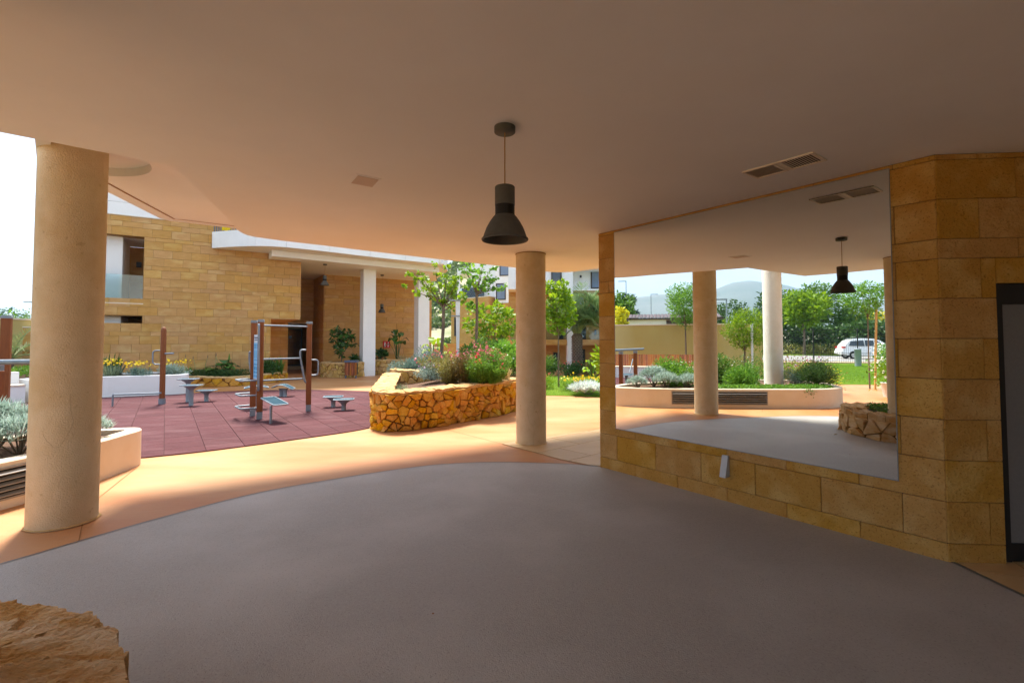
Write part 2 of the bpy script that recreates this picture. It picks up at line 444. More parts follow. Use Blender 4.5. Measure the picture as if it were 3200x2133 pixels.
m_hill = pm('scrub_hillside', (0.40, 0.34, 0.23), (0.24, 0.235, 0.12), scale=0.16, rough=0.95, bump=0.5, bscale=1.2, c3=(0.13, 0.17, 0.065), s3=0.05, t3=(0.48, 0.62), detail=9)
m_mount = pm('mountain_rock', (0.17, 0.165, 0.15), (0.12, 0.125, 0.10), scale=0.006, rough=0.95, bump=0.6, bscale=0.02, c3=(0.075, 0.095, 0.065), s3=0.002, t3=(0.40, 0.62), detail=10)
m_signw = pm('sign_white', (0.72, 0.76, 0.80), rough=0.4)
m_signb = pm('sign_light_blue', (0.24, 0.55, 0.80), (0.26, 0.57, 0.82), rough=0.4)
m_signd = pm('sign_mid_blue', (0.03, 0.33, 0.62), rough=0.4)
m_signg = pm('sign_grey_print', (0.12, 0.14, 0.18), rough=0.5)
m_signr = pm('sign_red', (0.62, 0.02, 0.025), rough=0.4)
m_bluegrey = pm('blue_grey_railing', (0.10, 0.13, 0.20), rough=0.5)
m_ytowel = pm('yellow_cloth', (0.75, 0.55, 0.02), (0.6, 0.42, 0.01), scale=9, rough=0.9)
m_pot = pm('white_pot', (0.78, 0.78, 0.76), rough=0.5)
m_chip = pm('straw_chip', (0.62, 0.47, 0.27), rough=0.8)
m_frameb = pm('bronze_window_frame', (0.05, 0.04, 0.035), rough=0.5)
m_blind = pm('blue_grey_blind', (0.16, 0.22, 0.32), (0.13, 0.18, 0.27), scale=4, rough=0.4, spec=0.5)
m_seal = pm('steel_edge_strip', (0.20, 0.21, 0.21), rough=0.5, metal=0.4)
m_crack = pm('hairline_crack', (0.42, 0.31, 0.19), rough=0.95)
m_seam = pm('saw_cut_joint', (0.30, 0.14, 0.05), rough=0.95)

def glass_mat(name, tint, alpha=0.35):
    m = bpy.data.materials.new(name); m.use_nodes = True
    t = m.node_tree; N = t.nodes; K = t.links.new; N.clear()
    o = N.new('ShaderNodeOutputMaterial'); g = N.new('ShaderNodeBsdfGlossy'); tr = N.new('ShaderNodeBsdfTransparent'); ms = N.new('ShaderNodeMixShader')
    fr = N.new('ShaderNodeFresnel'); fr.inputs['IOR'].default_value = 1.5
    mr = N.new('ShaderNodeMapRange'); mr.inputs['To Min'].default_value = alpha; mr.inputs['To Max'].default_value = 1.0
    K(fr.outputs[0], mr.inputs['Value'])
    g.inputs['Roughness'].default_value = 0.03; g.inputs['Color'].default_value = (0.9, 0.95, 0.95, 1)
    tr.inputs['Color'].default_value = (*tint, 1)
    K(mr.outputs[0], ms.inputs[0]); K(tr.outputs[0], ms.inputs[1]); K(g.outputs[0], ms.inputs[2]); K(ms.outputs[0], o.inputs[0])
    return m
m_glass = glass_mat('balustrade_glass', (0.84, 0.92, 0.91), 0.03)
m_doorglass = glass_mat('door_glass', (0.25, 0.28, 0.28), 0.45)
m_mirror = bpy.data.materials.new('mirror_glass'); m_mirror.use_nodes = True
_t = m_mirror.node_tree; _t.nodes.clear()
_o = _t.nodes.new('ShaderNodeOutputMaterial'); _g = _t.nodes.new('ShaderNodeBsdfGlossy')
_g.inputs['Roughness'].default_value = 0.0; _g.inputs['Color'].default_value = (0.84, 0.86, 0.83, 1)
_t.links.new(_g.outputs[0], _o.inputs[0])

# foliage
f_bright = leafm('bright_leaf', (0.085, 0.19, 0.006), (0.19, 0.32, 0.010), 0.4)
f_green = leafm('green_leaf', (0.045, 0.13, 0.015), (0.12, 0.24, 0.03), 0.35)
f_fresh = leafm('fresh_leaf', (0.06, 0.19, 0.02), (0.15, 0.32, 0.03), 0.38)
f_dark = leafm('dark_leaf', (0.02, 0.07, 0.015), (0.07, 0.15, 0.03), 0.25)
f_deep = leafm('deep_glossy_leaf', (0.018, 0.07, 0.014), (0.06, 0.15, 0.025), 0.18, rough=0.32)
f_silver = leafm('silver_leaf', (0.20, 0.29, 0.24), (0.42, 0.52, 0.47), 0.2, rough=0.7)
f_bluegr = leafm('blue_grey_leaf', (0.10, 0.18, 0.155), (0.22, 0.32, 0.28), 0.2, rough=0.7)
f_grassbl = leafm('blue_grass_blade', (0.15, 0.22, 0.13), (0.34, 0.40, 0.24), 0.25, rough=0.7)
f_olive = leafm('olive_stem', (0.14, 0.17, 0.03), (0.28, 0.25, 0.06), 0.3)
f_rust = leafm('rusty_stem', (0.085, 0.085, 0.022), (0.17, 0.12, 0.035), 0.25)
f_yellow = leafm('yellow_leaf', (0.42, 0.44, 0.015), (0.62, 0.58, 0.03), 0.35)
f_white = leafm('white_silver_leaf', (0.42, 0.48, 0.44), (0.70, 0.74, 0.70), 0.2, rough=0.8)
f_palm = leafm('palm_leaflet', (0.07, 0.15, 0.05), (0.20, 0.30, 0.12), 0.3, rough=0.5)
f_rachis = pm('palm_rachis', (0.30, 0.34, 0.14), (0.22, 0.27, 0.10), rough=0.6)
f_straw = leafm('straw_blade', (0.42, 0.34, 0.15), (0.6, 0.52, 0.28), 0.3)
f_conifer = leafm('conifer_needle', (0.012, 0.045, 0.025), (0.03, 0.085, 0.045), 0.1)
f_scrub = leafm('scrub_leaf', (0.05, 0.095, 0.02), (0.13, 0.19, 0.04), 0.25)
f_turf = leafm('turf_blade', (0.08, 0.19, 0.012), (0.17, 0.31, 0.025), 0.35)
p_pink = leafm('pink_petal', (0.50, 0.09, 0.10), (0.62, 0.17, 0.18), 0.3)
p_red = leafm('red_petal', (0.65, 0.03, 0.03), (0.75, 0.09, 0.06), 0.3)
p_yel = leafm('yellow_petal', (0.80, 0.55, 0.01), (0.85, 0.70, 0.03), 0.3)
p_whi = leafm('white_petal', (0.75, 0.75, 0.72), (0.85, 0.85, 0.82), 0.3)
p_lil = leafm('lilac_petal', (0.38, 0.16, 0.42), (0.50, 0.30, 0.52), 0.3)

# ================================================================== layout constants
H = 2.977                                     # porch ceiling
WT = Vector((-0.60485, 0.79634, 0))           # along mirror wall
WN = Vector((0.79634, 0.60485, 0))            # into mirror wall
WO = WN * 4.6438
U = Vector((0.8387, 0.5446, 0)); NO = Vector((0.5446, -0.8387, 0)); F0 = Vector((-11.45, 18.5, 0))
def FB(s, o, z=0.0):                          # point by the stone building's facade
    p = F0 + U * s + NO * o
    return (p.x, p.y, z)
def WP(s, o, z=0.0):                          # point by the mirror wall, o towards the room
    p = WO + WT * s - WN * o
    return (p.x, p.y, z)

def spline(pts, n=8, closed=False):
    """Catmull-Rom through 2d points"""
    P = [np.array(p[:2], float) for p in pts]
    m = len(P); o = []
    rng = range(m) if closed else range(m - 1)
    for i in rng:
        if closed: a, b, c, d = P[(i - 1) % m], P[i], P[(i + 1) % m], P[(i + 2) % m]
        else: a, b, c, d = P[max(i - 1, 0)], P[i], P[i + 1], P[min(i + 2, m - 1)]
        for k in range(n):
            t = k / n
            o.append(tuple(0.5 * (2 * b + (c - a) * t + (2 * a - 5 * b + 4 * c - d) * t * t + (3 * b - a - 3 * c + d) * t ** 3)))
    if not closed: o.append(tuple(P[-1]))
    return o

def area(poly):
    n = len(poly)
    return 0.5 * sum(poly[i][0] * poly[(i + 1) % n][1] - poly[(i + 1) % n][0] * poly[i][1] for i in range(n))

def inside(p, poly):
    x, y = p[:2]; c = False; n = len(poly); j = n - 1
    for i in range(n):
        xi, yi = poly[i][0], poly[i][1]; xj, yj = poly[j][0], poly[j][1]
        if (yi > y) != (yj > y) and x < (xj - xi) * (y - yi) / (yj - yi + 1e-12) + xi: c = not c
        j = i
    return c

def clip(subject, clipper):
    """Sutherland-Hodgman, convex ccw clipper"""
    o = list(subject)
    n = len(clipper)
    for i in range(n):
        a, b = clipper[i], clipper[(i + 1) % n]
        inp = o; o = []
        if not inp: break
        sd_ = lambda p: (b[0] - a[0]) * (p[1] - a[1]) - (b[1] - a[1]) * (p[0] - a[0])
        for k in range(len(inp)):
            p, q = inp[k - 1], inp[k]
            sp, sq = sd_(p), sd_(q)
            if sq >= 0:
                if sp < 0:
                    t = sp / (sp - sq); o.append((p[0] + (q[0] - p[0]) * t, p[1] + (q[1] - p[1]) * t))
                o.append(q)
            elif sp >= 0:
                t = sp / (sp - sq); o.append((p[0] + (q[0] - p[0]) * t, p[1] + (q[1] - p[1]) * t))
    return o

def offset_path(path, d, closed=False):
    o = []
    n = len(path)
    for i in range(n):
        if closed: a, b = path[i - 1], path[(i + 1) % n]
        else: a, b = path[max(i - 1, 0)], path[min(i + 1, n - 1)]
        t = Vector((b[0] - a[0], b[1] - a[1])); t.normalize()
        o.append((path[i][0] + t.y * d, path[i][1] - t.x * d))
    return o

def sheet(name, poly, z, mat, kind='structure', parent=None):
    bm = bmesh.new()
    vs = [bm.verts.new((p[0], p[1], z)) for p in poly]
    f = bm.faces.new(vs)
    f.normal_update()
    if f.normal.z < 0: f.normal_flip()
    bmesh.ops.triangulate(bm, faces=[f])
    me = bpy.data.meshes.new(name); bm.to_mesh(me); bm.free()
    me.materials.append(mat)
    o = add_mesh(name, me, parent)
    if kind: o['kind'] = kind
    return o

# ================================================================== ground
GREY = [WP(0.93, -0.02)[:2], WP(4.3, -0.02)[:2]]
grey_curve = spline([(1.09, 6.23), (0.62, 6.36), (-0.15, 6.44), (-0.75, 6.38), (-1.25, 6.19), (-1.9, 5.78), (-2.66, 5.18), (-3.2, 4.42), (-3.6, 3.68), (-4.0, 2.95), (-4.27, 2.2), (-4.28, 1.6), (-3.9, 0.6), (-3.0, -0.8), (-1.5, -2.2), (0.5, -3.0), (2.2, -3.2), (3.23, -3.2)], 6)
GREY = grey_curve + [(3.23, -1.0), (3.22, 1.6), (3.19, 3.08), (3.17, 3.55)]
PATH = [(-22, -12), (6.5, -12), (6.5, 3.4), (5.5, 8.6), (9, 10.5), (9, 14), (9, 26), (-3, 30), (-14, 33), (-18, 24), (-17, 14), (-20, 6)]
g = 3500
bm = bmesh.new()
for a, b in ((-g, -g), (g, -g), (g, g), (-g, g)): bm.verts.new((a, b, -0.06))
bm.faces.new(bm.verts); me = bpy.data.meshes.new('ground'); bm.to_mesh(me); bm.free(); me.materials.append(m_earth)
tag(add_mesh('ground', me), kind='structure')
# the paved court is cut open behind the lawn, where the ground falls to the lower building
sheet('path', PATH, 0.0, m_orange)
sheet('floor', GREY, 0.006, m_grey)

def strip(name, path, wdt, z, mat, parent=None):
    mb = MB()
    a = offset_path(path, wdt / 2); b = offset_path(path, -wdt / 2)
    for i in range(len(path) - 1):
        mb.quad((b[i][0], b[i][1], z), (a[i][0], a[i][1], z), (a[i + 1][0], a[i + 1][1], z), (b[i + 1][0], b[i + 1][1], z))
    o = mb.build(name, mat, parent); o['kind'] = 'structure'
    return o
strip('floor_edge', grey_curve, 0.018, 0.0095, m_seal)
strip('floor_edge', [(3.23, -1.0), (3.22, 1.6), (3.19, 3.08), (3.165, 3.55)], 0.03, 0.0095, m_seal)
strip('path_joint', [(-3.43, 3.89), (-4.1, 4.72), (-4.83, 6.35)], 0.008, 0.004, m_seam)
strip('path_joint', [(-4.62, 3.15), (-5.3, 3.0)], 0.007, 0.004, m_seam)
strip('path_joint', [(-0.16, 7.6), (-3.0, 11.0), (-4.4, 16.0)], 0.007, 0.004, m_seam)

# --- tiled pavings: every tile its own piece
def tiled(name, region, z, du, dv, ang, mat, mjoint, thick=0.02, gap=0.012, limit=300, piece='tile', org=(0, 0), stag=0.0):
    base = sheet(name, region, z, mjoint)
    reg = region if area(region) > 0 else list(reversed(region))
    ca, sa = math.cos(ang), math.sin(ang)
    loc = [((p[0] - org[0]) * ca + (p[1] - org[1]) * sa, -(p[0] - org[0]) * sa + (p[1] - org[1]) * ca) for p in reg]
    x0, x1 = min(p[0] for p in loc), max(p[0] for p in loc); y0, y1 = min(p[1] for p in loc), max(p[1] for p in loc)
    full = MB().box((0, 0, thick / 2), (du - gap, dv - gap, thick)).mesh(piece, mat)
    cells = []
    for j in range(math.floor(y0 / dv), math.ceil(y1 / dv)):
        for i in range(math.floor(x0 / du) - 1, math.ceil(x1 / du)):
            s_ = stag * (j % 2) * du
            r = [(i * du + s_ + gap / 2, j * dv + gap / 2), ((i + 1) * du + s_ - gap / 2, j * dv + gap / 2), ((i + 1) * du + s_ - gap / 2, (j + 1) * dv - gap / 2), (i * du + s_ + gap / 2, (j + 1) * dv - gap / 2)]
            q = clip(loc, r)
            # drop repeated points
            qq = []
            for p in q:
                if not qq or math.hypot(p[0] - qq[-1][0], p[1] - qq[-1][1]) > 1e-4: qq.append(p)
            if len(qq) > 1 and math.hypot(qq[0][0] - qq[-1][0], qq[0][1] - qq[-1][1]) < 1e-4: qq.pop()
            if len(qq) < 3 or area(qq) < 0.006: continue
            cx, cy = (i + .5) * du + s_, (j + .5) * dv
            wx, wy = cx * ca - cy * sa + org[0], cx * sa + cy * ca + org[1]
            cells.append((wx * wx + wy * wy, wx, wy, qq, area(qq) > 0.995 * (du - gap) * (dv - gap)))
    cells.sort()
    rest = MB()
    for k, (_, wx, wy, qq, whole) in enumerate(cells):
        if k < limit:
            if whole:
                link_obj(piece, full, (wx, wy, z), base, ang)
            else:
                pts = [(p[0] * ca - p[1] * sa + org[0] - wx, p[0] * sa + p[1] * ca + org[1] - wy) for p in qq]
                me_ = MB().prism(pts, 0, thick, bottom=False).mesh(piece, mat)
                link_obj(piece, me_, (wx, wy, z), base)
        else:
            pts = [(p[0] * ca - p[1] * sa + org[0], p[0] * sa + p[1] * ca + org[1]) for p in qq]
            rest.prism(pts, z, z + thick, bottom=False)
    if rest.v:
        o = rest.build(piece, mat, base); o['kind'] = 'stuff'
    return base

RED = spline([(-5.04, 6.72), (-4.45, 7.10), (-3.68, 7.78), (-2.95, 8.5), (-2.62, 8.95)], 5) + [(-3.0, 10.6), (-3.25, 12.2), (-3.5, 14.0)] + \
      spline([(-4.0, 15.2), (-4.9, 15.55), (-6.0, 15.85), (-7.05, 15.97), (-8.3, 15.75), (-9.35, 15.35), (-10.02, 14.85)], 3) + \
      [(-10.45, 14.44), (-11.1, 14.08), (-11.62, 13.8), (-12.2, 13.2), (-12.61, 12.66), (-12.85, 12.2), (-13.5, 10.2), (-13.9, 8.2), (-14.02, 6.5), (-14.02, 4.4), (-13.7, 2.6), (-11.5, 2.3), (-9.4, 2.9), (-8.3, 4.0), (-7.2, 5.2), (-6.2, 6.2), (-5.5, 6.62)]
tiled('rubber_floor', RED, 0.004, 0.5, 0.5, math.atan2(-5.57, 3.98), m_red, m_redj, thick=0.012, gap=0.008, limit=300, piece='rubber_tile', org=(-4.82, 6.77))
PAV = [(-0.16, 7.58), (0.36, 6.96), (0.64, 6.6), (0.98, 6.29), (1.12, 6.25), WP(4.29, -0.1)[:2], (1.9, 6.6), (3.5, 7.5), (4.5, 8.9), (3.4, 9.95), (1.55, 8.78)]
tiled('pavement', PAV, 0.0045, 0.9, 0.6, math.atan2(0.64, 0.74), m_btile, m_btilej, thick=0.006, gap=0.010, piece='paving_tile', org=(0.36, 6.96), stag=0.5)
PAV2 = [(3.2, 3.54), (3.20, 3.08), (3.24, 1.6), (3.25, -3.2), (6.4, -3.2), (6.4, 3.9), (3.5, 3.9)]
tiled('tiled_floor', PAV2, 0.0045, 0.45, 0.45, math.atan2(-0.335, 0.94), m_btile, m_btilej, thick=0.004, gap=0.009, piece='floor_tile', org=(3.52, 3.3))

# ================================================================== porch shell
LOWER = spline([(-3.40, 6.36), (-3.44, 6.2), (-3.38, 5.9), (-3.2, 5.45), (-2.97, 4.74), (-2.76, 4.08), (-2.655, 3.75)], 4) + [(-2.96, 3.50), (-4.28, 2.34), (-4.03, 1.83), (-3.59, 1.19), (-3.2, -1.2), (-2.6, -4.2), (6.6, -4.2), (6.6, 9.3), (2.6, 9.6)] + \
        spline([(1.64, 9.23), (1.45, 9.43), (1.21, 9.66), (0.95, 9.72), (0.68, 9.62), (0.08, 9.10)], 4) + [(-1.23, 8.14), (-2.18, 7.39), (-2.74, 6.92), (-3.14, 6.62)]
cb = MB()
cb.prism(LOWER, H, 3.30)
ceil = cb.build('ceiling', m_ceil); ceil['kind'] = 'structure'
# upper soffit slab with the round recess over the first column
C1 = (-4.006, 4.380)
UPPER = [(-4.435, 4.467), (-4.62, 5.52), (-4.88, 6.68), (-4.84, 6.80), (-4.72, 6.87), (-4.15, 7.29), (-1.4, 9.0), (0.9, 10.45), (3.0, 11.0), (7.0, 11.0), (7.0, -4.6), (-3.6, -4.6), (-5.2, 0.0), (-5.0, 3.0), (-4.15, 3.83), (-3.9, 3.9)]
def slab_with_hole(name, poly, hole, z0, z1, ztop, mat):
    """soffit face with a round hole, hole wall up to z1, outer faces up to ztop"""
    bm = bmesh.new()
    ov = [bm.verts.new((p[0], p[1], z0)) for p in poly]
    hv = [bm.verts.new((p[0], p[1], z0)) for p in hole]
    es = [bm.edges.new((ov[i], ov[(i + 1) % len(ov)])) for i in range(len(ov))] + [bm.edges.new((hv[i], hv[(i + 1) % len(hv)])) for i in range(len(hv))]
    bmesh.ops.triangle_fill(bm, use_beauty=True, use_dissolve=False, edges=es)
    ht = [bm.verts.new((p[0], p[1], z1)) for p in hole]
    for i in range(len(hv)):
        j = (i + 1) % len(hv); bm.faces.new((hv[i], hv[j], ht[j], ht[i]))
    bm.faces.new(ht)
    ot = [bm.verts.new((p[0], p[1], ztop)) for p in poly]
    for i in range(len(ov)):
        j = (i + 1) % len(ov); bm.faces.new((ov[i], ov[j], ot[j], ot[i]))
    bm.faces.new(ot)
    bmesh.ops.recalc_face_normals(bm, faces=bm.faces)
    me = bpy.data.meshes.new(name); bm.to_mesh(me); bm.free(); me.materials.append(mat)
    return me
# the recess is clipped where it would leave the slab
hole = clip([(C1[0] + 0.57 * math.cos(2 * math.pi * k / 48), C1[1] + 0.57 * math.sin(2 * math.pi * k / 48)) for k in range(48)],
            [(-4.34, 4.50), (-3.84, 3.98), (-3.0, 3.98), (-3.0, 5.4), (-4.5, 5.4)])
hole = [p for i, p in enumerate(hole) if math.hypot(p[0] - hole[i - 1][0], p[1] - hole[i - 1][1]) > 1e-3]
up = add_mesh('upper_soffit', slab_with_hole('upper_soffit', UPPER, hole, 3.302, 3.385, 3.9, m_ceil)); up['kind'] = 'structure'
# drip groove along the slab edge
edge = offset_path([(-4.36, 4.45), (-4.62, 5.52), (-4.88, 6.68), (-4.72, 6.87), (-4.15, 7.29), (-1.4, 9.0), (0.9, 10.45)], 0.17)
gmb = MB(); e2 = offset_path(edge, 0.025)
for i in range(len(edge) - 1):
    gmb.quad((*edge[i], 3.299), (*edge[i + 1], 3.299), (*e2[i + 1], 3.299), (*e2[i], 3.299))
tag(gmb.build('soffit_groove', m_seam), kind='structure')
# storeys above the porch (never in view, they shade it)
ab = MB().prism([(-3.2, 6.0), (0.9, 8.9), (6.8, 10.6), (6.8, -4.4), (-3.0, -4.4)], 3.92, 7.2)
tag(ab.build('upper_storey', m_white), 'white upper storey over the porch, out of sight above the ceiling', 'building')

# ---- mirror wall
mwall = empty('mirror_wall', WP(2.6, 0.0), 'sandstone block wall carrying the big mirror beside the grey floor', 'wall')
core = MB().prism([WP(0.928, -0.012)[:2], WP(4.270, -0.012)[:2], WP(4.270, -0.5)[:2], WP(0.928, -0.5)[:2]], 0.0, H - 0.001)
core.build('wall_core', m_grout, mwall)
cube = MB().box((0, 0, 0), (1, 1, 1)).mesh('stone_block', m_block)
def block_mesh(wd, th_, ht, mat, key={}):
    k = (round(wd, 3), round(th_, 3), round(ht, 3), mat.name)
    if k not in key:
        me_ = MB().box((0, 0, 0), (wd, th_, ht)).mesh('stone_block', mat)
        bm_ = bmesh.new(); bm_.from_mesh(me_)
        bmesh.ops.bevel(bm_, geom=list(bm_.edges), offset=0.004, segments=1, affect='EDGES')
        bm_.to_mesh(me_); bm_.free()
        key[k] = me_
    return key[k]
WANG = math.atan2(WT.y, WT.x)
courses = [0, .1375, .433, .728, 1.022, 1.316, 1.612, 1.906, 2.20, 2.345, 2.64, 2.935, 2.975]
M1, M2, MZ1, MZ2 = 1.2064, 3.9987, 0.5258, 2.9435
PIT = 0.5617
for ci in range(len(courses) - 1):
    z0, z1 = courses[ci] + (0.002 if ci else 0.0005), courses[ci + 1] - 0.0025
    o0 = 1.184 + (0 if ci in (1, 3, 5, 7, 9, 11) else PIT / 2)
    if ci == 8: o0 = 1.184 + PIT * 0.2
    s = o0 - 3 * PIT
    js = [0.927]
    while s < 4.27:
        if 0.96 < s < 4.24: js.append(s)
        s += PIT
    js.append(4.2725)
    for a, b in zip(js[:-1], js[1:]):
        if z1 < MZ2 - 0.01 and z0 > MZ1 and a > M1 and b < M2: continue
        x0 = a + 0.002; x1 = b - 0.002
        if x1 - x0 < 0.02: continue
        p = WP((x0 + x1) / 2, -0.008, (z0 + z1) / 2)
        mpos = (p[0] - mwall.location.x, p[1] - mwall.location.y, p[2])
        link_obj('stone_block', block_mesh(x1 - x0, 0.016 * 2 - 0.016, z1 - z0, m_block), mpos, mwall, WANG)
# mirror, hung proud of the stone
mroot = empty('wall_mirror', WP(2.6, 0.006, MZ1), 'huge frameless rectangular mirror on the sandstone wall reflecting the garden', 'mirror')
mb = MB()
mb.quad(WP(M1, 0.0075, MZ1), WP(M2, 0.0075, MZ1), WP(M2, 0.0075, MZ2), WP(M1, 0.0075, MZ2))
gl = mb.build('mirror_glass', m_mirror, mroot)
if gl.data.polygons[0].normal.dot(WN) > 0: gl.data.flip_normals()
mb = MB()
for a, b, c, d in ((M1, M2, MZ1 - 0.006, MZ1), (M1, M2, MZ2, MZ2 + 0.005)):
    mb.prism([WP(a - 0.005, 0.0005)[:2], WP(b + 0.005, 0.0005)[:2], WP(b + 0.005, 0.0085)[:2], WP(a - 0.005, 0.0085)[:2]], c, d)
for a in (M1 - 0.005, M2):
    mb.prism([WP(a, 0.0005)[:2], WP(a + 0.005, 0.0005)[:2], WP(a + 0.005, 0.0085)[:2], WP(a, 0.0085)[:2]], MZ1, MZ2)
mb.build('edge_trim', m_steel, mroot)
# wedge shaped wall light under the mirror
wl = empty('wall_light', WP(2.59, 0.004, 0.25), 'small grey wedge wall light on the stone under the mirror', 'light')
mb = MB()
a, b = 2.557, 2.621
vs = [WP(a, 0.002, .255), WP(b, 0.002, .255), WP(b, 0.085, .255), WP(a, 0.085, .255), WP(a, 0.002, .462), WP(b, 0.002, .462), WP(b, 0.028, .462), WP(a, 0.028, .462)]
mb.add(vs, [(3, 2, 1, 0), (4, 5, 6, 7), (0, 1, 5, 4), (1, 2, 6, 5), (2, 3, 7, 6), (3, 0, 4, 7)])
mb.build('housing', m_wedge, wl, bevel=0.003)
MB().box(WP(2.589, 0.043, 0.254), (0.05, 0.06, 0.004), rz=WANG).build('diffuser', m_signw, wl)

# ---- door wall (right)
W2a = Vector((3.1385, 3.5455, 0)); W2t = Vector((0.9970, -0.078, 0)); W2n = Vector((-0.078, -0.9970, 0))
def DP(s, o, z=0.0):
    p = W2a + W2t * s + W2n * o
    return (p.x, p.y, z)
dwall = empty('door_wall', DP(0.2, 0), 'dim sandstone wall turning right from the mirror towards the black door', 'wall')
mb = MB().prism([DP(0.002, -0.012)[:2], DP(0.388, -0.012)[:2], DP(0.388, -0.3)[:2], DP(0.002, -0.3)[:2]], 0, H - 0.001)
mb.prism([DP(0.388, -0.012)[:2], DP(2.6, -0.012)[:2], DP(2.6, -0.3)[:2], DP(0.388, -0.3)[:2]], 2.012, H - 0.001)
mb.prism([DP(1.42, -0.012)[:2], DP(2.6, -0.012)[:2], DP(2.6, -0.3)[:2], DP(1.42, -0.3)[:2]], 0, 2.012)
mb.build('wall_core', m_grout, dwall)
DANG = math.atan2(W2t.y, W2t.x)
for ci in range(len(courses) - 1):
    z0, z1 = courses[ci] + (0.002 if ci else 0.0005), courses[ci + 1] - 0.002
    js = [0.0, 0.29, 0.29 + PIT, 0.29 + 2 * PIT, 2.4] if ci % 2 else [0.0, 0.55, 0.55 + PIT, 0.55 + 2 * PIT, 2.4]
    if z0 < 2.0: js = [0.0, 0.29, 0.39] if ci % 2 else [0.0, 0.39]
    if z0 < 2.0 < 2.1 < z1: js = [0.0, 0.29, 0.39, 0.85, 1.41, 1.98, 2.4]
    for a, b in zip(js[:-1], js[1:]):
        zz0 = z0
        if z0 < 2.012 < z1 and a >= 0.38: zz0 = 2.014
        p = DP((a + b) / 2, -0.008, (zz0 + z1) / 2)
        link_obj('stone_block', block_mesh(b - a - 0.004, 0.016, z1 - zz0, m_block), (p[0] - dwall.location.x, p[1] - dwall.location.y, p[2]), dwall, DANG)
        if z0 < 2.012 < z1 and b > 0.39 and a < 0.38:
            pass
for z0, z1 in zip(courses[:7], courses[1:8]):
    for a, b in ((1.42, 1.98), (1.984, 2.4)):
        p = DP((a + b) / 2, -0.008, (z0 + z1) / 2)
        link_obj('stone_block', block_mesh(b - a - 0.004, 0.016, z1 - z0 - 0.004, m_block), (p[0] - dwall.location.x, p[1] - dwall.location.y, p[2]), dwall, DANG)
door = empty('door', DP(0.9, -0.05), 'black framed door with grey panel at the right end of the porch', 'door')
mb = MB()
for a, b, z0, z1 in ((0.392, 0.440, 0.012, 2.008), (1.36, 1.416, 0.012, 2.008), (0.440, 1.36, 1.86, 2.008)):
    mb.prism([DP(a, -0.02)[:2], DP(b, -0.02)[:2], DP(b, -0.12)[:2], DP(a, -0.12)[:2]], z0, z1)
mb.build('door_frame', m_black, door)
MB().prism([DP(0.440, -0.045)[:2], DP(1.36, -0.045)[:2], DP(1.36, -0.09)[:2], DP(0.440, -0.09)[:2]], 0.14, 1.86).build('door_leaf', m_doorp, door)
MB().prism([DP(0.440, -0.035)[:2], DP(1.36, -0.035)[:2], DP(1.36, -0.1)[:2], DP(0.440, -0.1)[:2]], 0.012, 0.139).build('kick_rail', m_black, door)
h_ = MB().tube([DP(1.29, -0.04, 1.0), DP(1.29, 0.02, 1.0), DP(1.18, 0.02, 1.0)], 0.01)
h_.build('handle', m_steel, door)

# unseen walls, added out of view to keep the porch dim
MB().prism([(2.2, -4.15), (6.5, -4.15), (6.5, -3.95), (2.2, -3.95)], 0, H).build('wall', m_white)['kind'] = 'structure'
MB().prism([(6.3, -3.9), (6.5, -3.9), (6.5, 9.2), (6.3, 9.2)], 0, H).build('wall', m_white)['kind'] = 'structure'
for o in bpy.data.objects:
    if o.name.startswith('wall') and o.get('kind') == 'structure':
        tag(o, 'plain white unseen wall added to keep daylight out of the porch', 'wall')

# ================================================================== columns, lamp, vents
def column(c, r, z0, z1, label, ring=True, mat=None):
    e = empty('round_column', (c[0], c[1], z0), label, 'column', 'round concrete columns of the porch')
    prof = [(r + 0.004, 0.0), (r, 0.03)] + [(r, z1 * k / 8 - z0 * k / 8) for k in range(1, 8)] + [(r, z1 - z0)]
    m = MB().lathe((c[0], c[1], z0), prof, 48)
    m.build('shaft', mat or m_conc, e)
    # thin mortar collar around the foot
    rng = np.random.default_rng(int(abs(c[0]) * 1000))
    k = 40
    vs = []
    for i in range(k):
        t = 2 * math.pi * i / k; rr = r + 0.012 + 0.012 * rng.random()
        vs += [(c[0] + (r - .01) * math.cos(t), c[1] + (r - .01) * math.sin(t), z0 + 0.022), (c[0] + rr * math.cos(t), c[1] + rr * math.sin(t), z0 + 0.008)]
    MB().add(vs, [(2 * i, 2 * i + 1, (2 * i + 3) % (2 * k), (2 * i + 2) % (2 * k)) for i in range(k)], True).build('foot_mortar', m_coping, e)
    if ring:
        MB().lathe((c[0], c[1], z1 - 0.012), [(r + 0.006, 0), (r + 0.006, 0.0115)], 48).build('top_ring', m_grout2, e)
    return e
col1 = column(C1, 0.244, 0.0, 3.384, 'thick concrete column in front of the louvred white planter', ring=False)
col2 = column((0.298, 7.661), 0.236, 0.0, H, 'slim round column on the beige paving left of the mirror')
colp = column((-7.15, 2.33), 0.235, 0.40, 3.775, 'sunlit pale column rising out of the white planter, seen in the mirror', ring=False, mat=m_concp)
col3 = column((-2.035, 1.532), 0.244, 0.30, H, 'column standing in the near rock planter, at the mirror edge')
